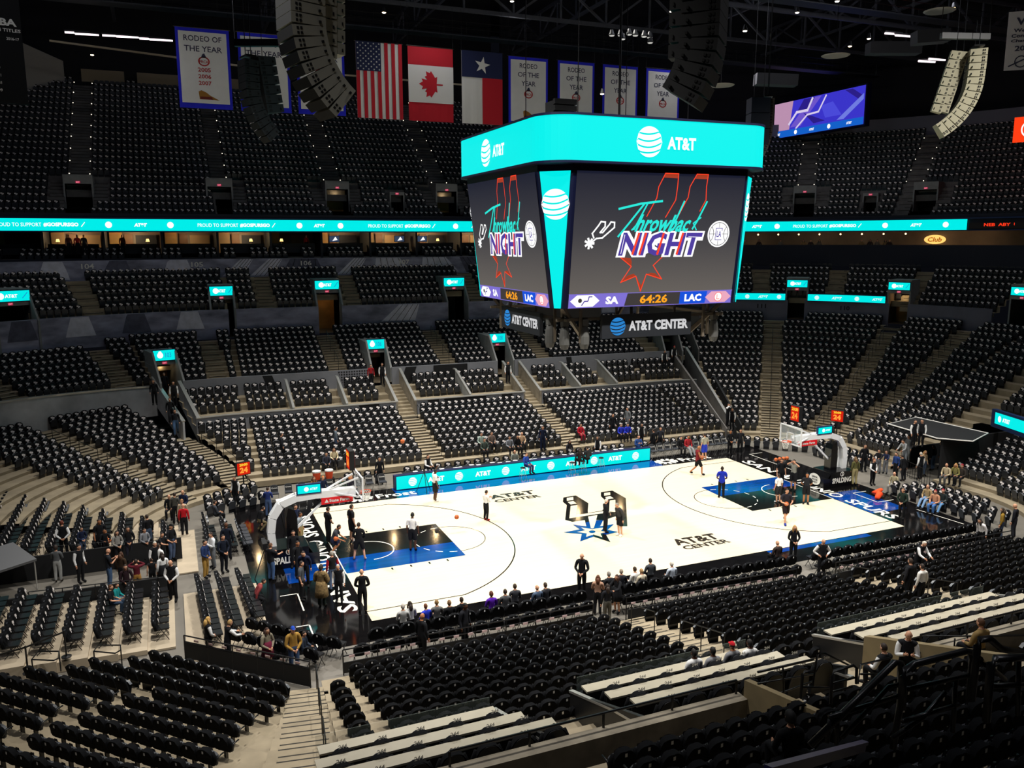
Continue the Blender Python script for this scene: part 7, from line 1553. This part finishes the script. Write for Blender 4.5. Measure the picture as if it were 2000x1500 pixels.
who(1197, 808, 260, 'person in black with yellow bag in the far right lower block', 1.75, top=BLK, bottom=BLK); who(1226, 800, 200, 'person in grey jacket standing in the far right lower block', 1.75, top='#74777a', bottom='#7a7d80')
who(1168, 852, 200, 'woman in black vest with white sleeves behind the led board', 1.7, hs='long', **USH); who(1253, 827, 270, 'woman with white blouse behind the led board, right part', 1.7, top='#d8d6d2', vest=BLK, bottom=BLK, hs='long'); who(1277, 838, 90, 'person in black suit seen from behind by the right bench', 1.8, top=BLK, bottom=BLK); who(1290, 834, 250, 'person in dark suit facing the court by the right bench', 1.8, top='#2c2e36', bottom=BLK)
who(655, 834, 0, 'person in grey jacket walking in the far left lower block', 1.75, top='#5c6670', bottom='#3f4f6a'); who(652, 880, 270, 'woman in cream top seated in the far left lower block', 1.65, True, top='#d8c8a2', bottom=BLK, hs='long', hair='#5a3418'); who(637, 884, 270, 'person in dark top seated beside the woman in cream', 1.7, True, top='#3a3c48', bottom=BLK); who(741, 893, 270, 'person in black standing in front of the far left lower block', 1.75, top=BLK, bottom=BLK); who(549, 852, 0, 'person in black walking between rows, far left lower block', 1.7, top='#24262c', bottom=BLK)
for k, (u, v, c) in enumerate(((612, 931, '#7a5030'), (630, 930, NVY), (668, 932, '#3a4a40'), (684, 928, '#2a2a36'))): who(u, v, 300, f'{["brown-haired woman in dark top", "orange-haired person in navy", "person in green jacket", "person in black jacket"][k]} on the left bench', 1.75, True, zf=0, top=c, bottom=BLK, hair=['#4a2c18', '#c8763a', '#3a2418', '#c0703a'][k], hs=['long', 'short', 'short', 'long'][k])
who(458, 930, 230, 'usher in black vest seated at the foot of the far left stair', 1.75, **USH)
# waiting fans along the player tunnel
TL = [(120, 1018, 90, 'usher seen from behind in black vest above the tunnel', 1.8, dict(zf=.5, ar='behind', hair='#6a2c18', **USH)), (158, 1030, 300, 'child in navy top with red bag above the tunnel', 1.35, dict(zf=.5, top=NVY, bottom='#54688c', ar='front')), (193, 1014, 290, 'tall man in black jersey above the tunnel', 1.85, dict(zf=.4, top=BLK, sleeve='short', bottom=BLK, skin='m')), (203, 1034, 290, 'boy in black holding an orange ball above the tunnel', 1.4, dict(zf=.4, top=BLK, bottom=BLK, skin='m', ar='ball')), (227, 1037, 300, 'woman in grey striped top above the tunnel', 1.6, dict(zf=.35, top='#8a8884', bottom=BLK, hs='long', ar='front')), (249, 1029, 280, 'woman in black cardigan with long dark hair above the tunnel', 1.65, dict(zf=.3, top=BLK, bottom='#2a2a38', hs='long', ar='front')), (281, 1032, 300, 'boy in grey sweater by the railing', 1.5, dict(zf=.25, top='#84868c', bottom='#3c3d44', ar='front')), (287, 1006, 120, 'person in black jacket facing away among the fans', 1.7, dict(zf=.2, top=BLK, bottom='#44546a')), (315, 1041, 320, 'boy in black tee leaning on the railing', 1.5, dict(zf=.2, top=BLK, sleeve='short', bottom=BLK, ar='reach')), (332, 1024, 320, 'man in black cap and black jacket at the railing end', 1.8, dict(zf=.1, top=BLK, bottom='#4a5a78', cap='#101010', ar='front')),
      (108, 1067, 80, 'woman in grey hoodie and pale trousers seen from behind', 1.68, dict(zf=0, top='#5d5f62', bottom='#a8a9a8', ar='phone', hs='big')), (152, 1064, 320, 'usher in black vest in profile inside the tunnel', 1.8, dict(zf=0, hair='#1a1a1a', **USH)), (209, 1073, 20, 'man in black and white jersey and jeans in the tunnel', 1.78, dict(zf=0, top='#22252c', sleeve='short', bottom='#4a6488', ar='phone', hs='bald')), (235, 1079, 60, 'woman with long brown hair in dark top in the tunnel', 1.65, dict(zf=0, top='#3a2c20', bottom=BLK, hs='long', hair='#4a2c18')), (244, 1103, 280, 'woman in maroon-black top holding a black jersey', 1.66, dict(zf=0, top='#2a1a20', bottom=BLK, hs='long', ar='front')), (265, 1094, 90, 'person in maroon top and tan trousers in the tunnel', 1.6, dict(zf=0, top='#5e1c28', bottom='#b08040', ar='head')), (295, 1091, 100, 'child in black jersey with number ten', 1.4, dict(zf=0, top=BLK, sleeve='none', bottom=BLK)), (301, 1058, 300, 'white-haired usher in black vest behind the railing', 1.75, dict(zf=.1, hair='#c8c2b6', **USH)), (316, 1080, 110, 'woman in white blouse and black skirt in the tunnel', 1.68, dict(zf=0, top='#f0f0f0', bottom=BLK, legs='skirt', hs='long')), (333, 1094, 250, 'bald usher with hands clasped at the tunnel mouth', 1.85, dict(zf=0, hs='bald', ar='front', **USH)), (308, 1063, 60, 'man with red cheeks in white shirt behind the bald usher', 1.7, dict(zf=0, top=WHT, bottom=BLK))]
for u, v, f, lab, h, k in TL: who(u, v, f, lab, h, **k)
who(214, 1143, 350, 'boy in black tee sitting on a riser chair', 1.6, True, zf=.35, top=BLK, sleeve='short', bottom='#34465e', hair='#5a3418'); who(226, 1140, 340, 'child in teal top seated behind the boy', 1.45, True, zf=.35, top='#1f8a8c', bottom='#3c4a5c')
who(357, 985, 80, 'person in bright red jacket on the left walkway', 1.7, zf=0, top='#c01c28', bottom=BLK, hs='bald'); who(340, 963, 80, 'person in grey coat standing left of the red jacket', 1.75, zf=0, top='#4c4c48', bottom=BLK); who(357, 957, 240, 'man in navy suit and tie seated in the far left front row', 1.8, True, zf=.2, top=NVY, bottom=BLK, hs='bald'); who(330, 966, 260, 'bald man in black seated in the far left front row', 1.75, True, zf=.2, top=BLK, bottom=BLK, hs='bald'); who(355, 976, 260, 'older woman with light brown hair behind the red jacket', 1.65, zf=0, top='#b8a890', bottom=BLK, hs='big', hair='#a87a52')
# near-left corner group
who(404, 1206, 20, 'blonde usher in black vest at the diagonal railing', 1.66, zf=0, hs='long', hair='#c9a05a', ar='front', **USH); who(441, 1213, 20, 'grey-blonde usher in black vest leaning on the diagonal railing', 1.66, zf=0, hair='#b08c58', ar='reach', lean=10, **USH)
who(520, 1226, 300, 'woman in floral blouse and maroon skirt behind the corner chairs', 1.62, zf=0, top='#8a8270', bottom='#6a2038', legs='skirt', hs='long', hair='#3a2018', ar='front'); who(571, 1223, 280, 'man in tan jacket and blue cap at the near left corner', 1.8, zf=0, top='#a8823e', bottom='#4a6088', cap='#2a50b8', ar='front'); who(592, 1234, 330, 'boy in dark plaid seated beside the tan jacket man', 1.5, True, zf=0, top='#2c3442', bottom='#2a3648')
who(418, 978, 20, 'person in grey suit seated behind the left basket', 1.75, True, zf=0, top='#3c4048', bottom=BLK); who(497, 1135, 0, 'person in red patterned shirt bending over floor gear', 1.7, zf=0, top='#8a3a3c', bottom=BLK, leg='crouch', lean=30)
# stairs and doorways in the distance
DT = [(299, 742, 270, 'man in black at the left doorway stair, left side', BLK), (320, 728, 270, 'man in black cap coming out of the left doorway', '#1c1d22'), (338, 745, 270, 'usher at the right side of the left doorway', WHT), (331, 777, 270, 'man in black jacket and white tee walking down the stair', '#1a1b1e'), (341, 800, 270, 'woman in dark top and jeans lower on the stair', '#23252b')]
for k, (u, v, f, lab, c) in enumerate(DT): who(u, v, f, lab, 1.75, zf=(3.95, 3.95, 3.95, 3.1, 2.4)[k], top=c if c != WHT else WHT, vest=BLK if c == WHT else None, bottom=BLK if k != 4 else '#3f5878', leg='walk' if k > 2 else 'stand')
who(724, 712, 270, 'person in red jacket by the doorway left of the scoreboard', 1.7, zf=3.95, top='#a02028', bottom=BLK); who(746, 709, 270, 'usher in white sleeves at the doorway left of the scoreboard', 1.75, zf=3.95, **USH); who(992, 706, 270, 'usher at the doorway left of the hanging sign', 1.75, zf=3.95, **USH); who(1317, 676, 270, 'woman in red head scarf and black vest at right doorway', 1.72, zf=3.95, hair='#b01c28', hs='big', **USH); who(1298, 684, 270, 'usher partly hidden at the right doorway', 1.72, zf=3.95, **USH)
who(1728, 588, 270, 'usher in white sleeves inside the warm right doorway, left one', 1.75, zf=7.5, **USH); who(1745, 586, 270, 'usher in dark vest inside the warm right doorway, right one', 1.75, zf=7.5, top='#9a9a9a', vest=BLK, bottom=BLK); who(1932, 600, 270, 'usher in white shirt at the far right tier wall', 1.75, zf=7.3, **USH)
who(439, 379, 270, 'usher in white sleeves in the upper left doorway', 1.75, zf=17.8, ar='hip', **USH); who(657, 382, 200, 'person in black leaning in the warm upper doorway', 1.75, zf=17.8, top=BLK, bottom=BLK)
def on_arc(u, v, d0):
    d = ray(u, v); t = 30.0
    while t < 130:
        p = CV+d*t; sc_, a = zone(p.x, p.y)
        if p.y > 0 and sc_.near(p.x, p.y)[1] >= d0: break
        t += .05
    return p
for k, (u, v) in enumerate(((1455, 464), (1483, 463), (1525, 465), (1570, 466), (1584, 464), (1601, 464), (1683, 463), (1700, 465), (1714, 464), (1730, 463), (1738, 463))):
    p = on_arc(u, v, 26.6); person((p.x, p.y, 13.32), 225, f'tiny bar guest behind the bar rail, {nth(k)} from the left', top=('#b08a5a', '#4a3a34', '#8a7a68')[k % 3], hs=('short', 'long')[k % 2], ar='front', h=1.72, grp='guests at the bar rail')
for k, (u, v) in enumerate(((133, 461), (150, 462), (163, 462), (238, 462), (598, 470))):
    p = on_arc(u, v, 29.0); person((p.x, p.y, 13.96), 290, f'dim guest in the lit suites, {nth(k)} from the left', top=('#5a2a26', '#b02828', '#2a2a30')[k % 3], h=1.6, grp='guests in the suites')
# right-hand floor crowd
RT = [(1672, 893, 80, 'person in olive jacket and tan trousers beside the right stanchion', 1.8, dict(top='#5c5a34', bottom='#a09468', hs='long', hair='#6a5030')), (1690, 868, 250, 'police officer in black behind the olive jacket', 1.85, dict(top='#121318', bottom='#101116')), (1707, 896, 270, 'woman usher in white sleeves beside the police officer', 1.7, dict(ar='front', hair='#8a4a28', **USH)), (1718, 878, 200, 'fan in black reaching an arm forward, right walkway', 1.6, dict(top=BLK, bottom='#6a6c74', ar='reach')), (1732, 880, 200, 'boy in navy top reaching out, right walkway', 1.55, dict(top=NVY, bottom='#7a7d84', ar='reach')), (1752, 884, 180, 'person in blue jacket in front of the right barrier', 1.7, dict(top='#27407a', bottom=BLK)), (1770, 858, 180, 'person in pale grey leaning over the right barrier', 1.75, dict(zf=.6, top='#a8aaac', bottom='#80868c', lean=20, ar='reach')), (1776, 850, 180, 'man in grey jacket behind the right barrier', 1.8, dict(zf=.6, top='#6e7274', bottom='#777a7c')), (1768, 890, 90, 'person in black bending at the right barrier', 1.7, dict(top='#141518', bottom=BLK, lean=18)),
      (1800, 884, 90, 'grey-haired usher hugging someone, right walkway', 1.78, dict(hair='#c6beb2', **USH)), (1807, 880, 270, 'blonde woman in cream jacket hugged by the usher', 1.7, dict(top='#d2b592', bottom='#5a6a84', hs='long', hair='#b98a54')), (1825, 870, 100, 'woman in black top and jeans seen from behind, right walkway', 1.68, dict(top=BLK, bottom='#5a708e', hs='long')), (1840, 864, 120, 'man in dark jacket and jeans on the right walkway', 1.78, dict(top='#2c2e34', bottom='#44566e')), (1873, 848, 200, 'person in grey hoodie and jeans by the tunnel awning', 1.75, dict(zf=.4, top='#5a4a4c', bottom='#4a668e')), (1894, 837, 250, 'usher with a badge talking on phone under the awning', 1.85, dict(zf=.8, ar='head', al='down', **USH)), (1787, 820, 270, 'usher with badge on the right stair, left of pair', 1.8, dict(zf=2.0, **USH)), (1802, 819, 200, 'usher with white sleeves on the right stair, right of pair', 1.8, dict(zf=2.0, **USH)),
      (1856, 870, 190, 'child in grey top among the right walkway fans', 1.45, dict(top='#a0a3a8', bottom='#8ea4bc'))]
for u, v, f, lab, h, k in RT: k.setdefault('zf', 0); who(u, v, f, lab, h, **k)
ST_ = [(1748, 922, 'bald man in tan jacket and grey trousers seated by the right baseline', '#a39a7c', '#8a8a84', 'bald'), (1813, 947, 'man in tan jacket and jeans slouched in a right baseline chair', '#a8906a', '#7a9ac0', 'bald'), (1828, 957, 'person in peach top and jeans seated by the right baseline', '#c89070', '#4a78b8', 'short'), (1843, 955, 'person in dark top and light jeans seated by the right baseline', '#2a3232', '#6a98c8', 'short'), (1850, 905, 'person in beige top seated in the right lower block', '#c0b090', '#555555', 'bald'), (1868, 905, 'blonde woman in olive seated in the right lower block', '#8a8450', BLK, 'long'), (1880, 907, 'woman in yellow scarf and red hat in the right lower block', '#3a3430', BLK, 'big')]
for k, (u, v, lab, a, b_, hs) in enumerate(ST_): who(u, v, 195, lab, 1.75, True, zf=0 if k < 4 else .3, top=a, bottom=b_, hs=hs, leg='slouch' if k in (1, 3) else 'sit', hair='#b98a4c' if hs == 'long' else '#a01c30')
who(1765, 954, 200, 'person in dark green coat standing by the right baseline', 1.75, zf=0, top='#1e2c26', bottom=BLK, ar='front', hair='#6a4a30'); who(1921, 1012, 180, 'person in white top bending over near right corner chairs', 1.7, zf=0, top='#eeeaea', vest=None, bottom=BLK, hs='long', lean=18)
who(1796, 1053, 270, 'usher in white sleeves bending over near right seats', 1.75, lean=20, hair='#d0c8ba', ar='reach', **USH); who(1780, 1092, 90, 'usher seen from behind in black vest among near right seats', 1.78, hair='#3a2c22', **dict(USH, top='#2a2a2e')); who(1803, 1103, 90, 'person in white top beside the vest usher, near right seats', 1.65, top='#e8e4dc', bottom=BLK)
who(1960, 993, 120, 'woman in mustard jacket at the right edge walkway', 1.7, zf=0, top='#96762c', bottom='#3f4c66', hs='long', hair='#3a2a1a'); who(1985, 985, 110, 'man in black jacket at the right edge walkway', 1.85, zf=0, top='#1a1c22', bottom='#2a2c34', hs='bald')
# courtside people in the near rows
NR = [(787, 1181, 'grey-haired woman in pale grey', '#b5b5b4', 'short', '#b4aca2'), (801, 1176, 'woman in pale grey with dark hair', '#b9b9b8', 'long', '#2a1c14'), (832, 1181, 'boy in royal blue', '#2438c0', 'short', '#6a3a20'), (853, 1173, 'blonde child nearly hidden', '#6a6a6a', 'short', '#8a6a40'), (878, 1174, 'person in black with light brown hair', BLK, 'short', '#7a5a3a'), (902, 1168, 'person in black holding a phone', BLK, 'short', '#2a1c14'), (960, 1157, 'child in purple', '#5a1fb0', 'big', '#5a2a18'), (987, 1152, 'person in dark grey', '#505256', 'short', '#2a1a12'), (1006, 1142, 'man in charcoal jacket', '#3a3c42', 'short', '#3a2a1c'), (1050, 1144, 'bald man in blue shirt leaning back', '#4a5a72', 'bald', ''), (1066, 1139, 'person in black top, short hair', '#2c2d33', 'short', '#3a2a20'), (1190, 1118, 'grey-haired man in black', '#26272c', 'short', '#8a847c'), (1214, 1113, 'person in black jacket with grey hair', '#2a2c34', 'short', '#9a8c7c'), (1241, 1108, 'person in white', '#e8e8e6', 'short', '#3a2a1a'), (1254, 1112, 'person in cream, half hidden', '#cfc4ae', 'short', '#b08a5a'), (1271, 1092, 'man in dark grey sweater', '#464a50', 'short', '#2c1c12'), (1313, 1098, 'white-haired man in pale blue', '#c9d4e4', 'short', '#d8d0c2')]
for k, (u, v, lab, c, hs, hc_) in enumerate(NR): who(u, v, 90+random.uniform(-15, 15), f'{lab}, seated courtside in the near front row', 1.7 if k != 2 and k != 6 else 1.6, True, zf=0, top=c, hs=hs, hair=hc_ or '#222222', bottom=BLK)
who(823, 1199, 30, 'bald man in black suit standing between near rows', 1.8, zf=0, top=BLK, bottom=BLK, hs='bald', skin='m'); who(907, 1178, 300, 'man in black suit standing by the near front railing', 1.78, zf=0, top='#1b1c22', bottom=BLK, skin='d', hair='#141414')
who(1168, 1125, 60, 'woman in beige blouse and black trousers, near walkway', 1.68, zf=0, top='#b08a74', bottom=BLK, hs='long', hair='#5a3018', ar='phone'); who(1187, 1142, 80, 'woman in black top and grey trousers with long dark hair', 1.66, zf=0, top='#1c1d22', bottom='#5c5a54', hs='long'); who(1206, 1123, 200, 'woman in black dress hugging another in the near walkway', 1.66, zf=0, top=BLK, legs='skirt', bottom=BLK, hs='long', hair='#3a2014', ar='reach')
for k, (u, v, lab, c, kw) in enumerate(((1357, 1271, 'young person in white tee with dark hair', WHT, {}), (1394, 1266, 'young person in grey hoodie', '#8c8c90', {}), (1432, 1256, 'person in grey hoodie and red beanie', '#85868a', dict(cap='#c8202c')), (1466, 1251, 'young person in white tee, rightmost', '#e6e6e4', {}))): who(u, v, 90, f'{lab} of four seated at the near club table', 1.72, True, top=c, sleeve='long' if k in (1, 2) else 'short', bottom='#4a4c54', skin='d' if k != 2 else 'm', hair='#15100c', **kw)
who(1775, 1232, 230, 'usher wearing a headset behind the near club bay', 1.82, zf=3.6, hs='bald', ar='phone', **USH); who(1729, 1259, 90, 'usher in black vest seated below the headset usher', 1.72, True, zf=3.7, **USH); who(1919, 1211, 90, 'person in tan jacket seated at the near right club bay', 1.78, True, top='#8a7248', bottom=BLK, hair='#5a3a24'); who(1546, 1395, 80, 'person in black sitting in the near seats at bottom right', 1.75, True, top='#0f1013', bottom=BLK, hair='#0c0b0b', hs='big')
# balls held by players
for u, v, y, lab in ((1371, 894, None, 'basketball held by the running player in red'), (1536, 984, None, 'basketball held by the player in black and red'), (656, 1052, None, 'basketball held by the crouching person'), (212, 1056, None, 'basketball held by the boy above the tunnel')): ball(at(u, v, z=1.15 if u > 1000 else .8), lab)
# ------------------------------------------------------------------ folding chairs past the nearest 300 become one object
fc = [o for o in bpy.data.objects if o.type == 'EMPTY' and o.name.split('.')[0] == 'folding_chair']
def drop(o):
    for c in list(o.children): drop(c)
    bpy.data.objects.remove(o)
ranked = []
for o in fc:
    u, v, dw = proj(o.location+V3((0, 0, .6)))
    if not (-30 < u < 2030 and -30 < v < 1530) or dw < 0: drop(o)
    else: ranked.append((dw, o))
ranked.sort(key=lambda q: q[0])
far_items = [(*o.location, o.rotation_euler.z+PI/2) for _, o in ranked[290:]]
for _, o in ranked[290:]: drop(o)
if far_items: stuff(tag(scatter('folding_chairs', TPL, SEAT_MATS, far_items), 'distant shirt-draped floor chairs along the far side of the court', 'chairs'))
print('people', NP[0])
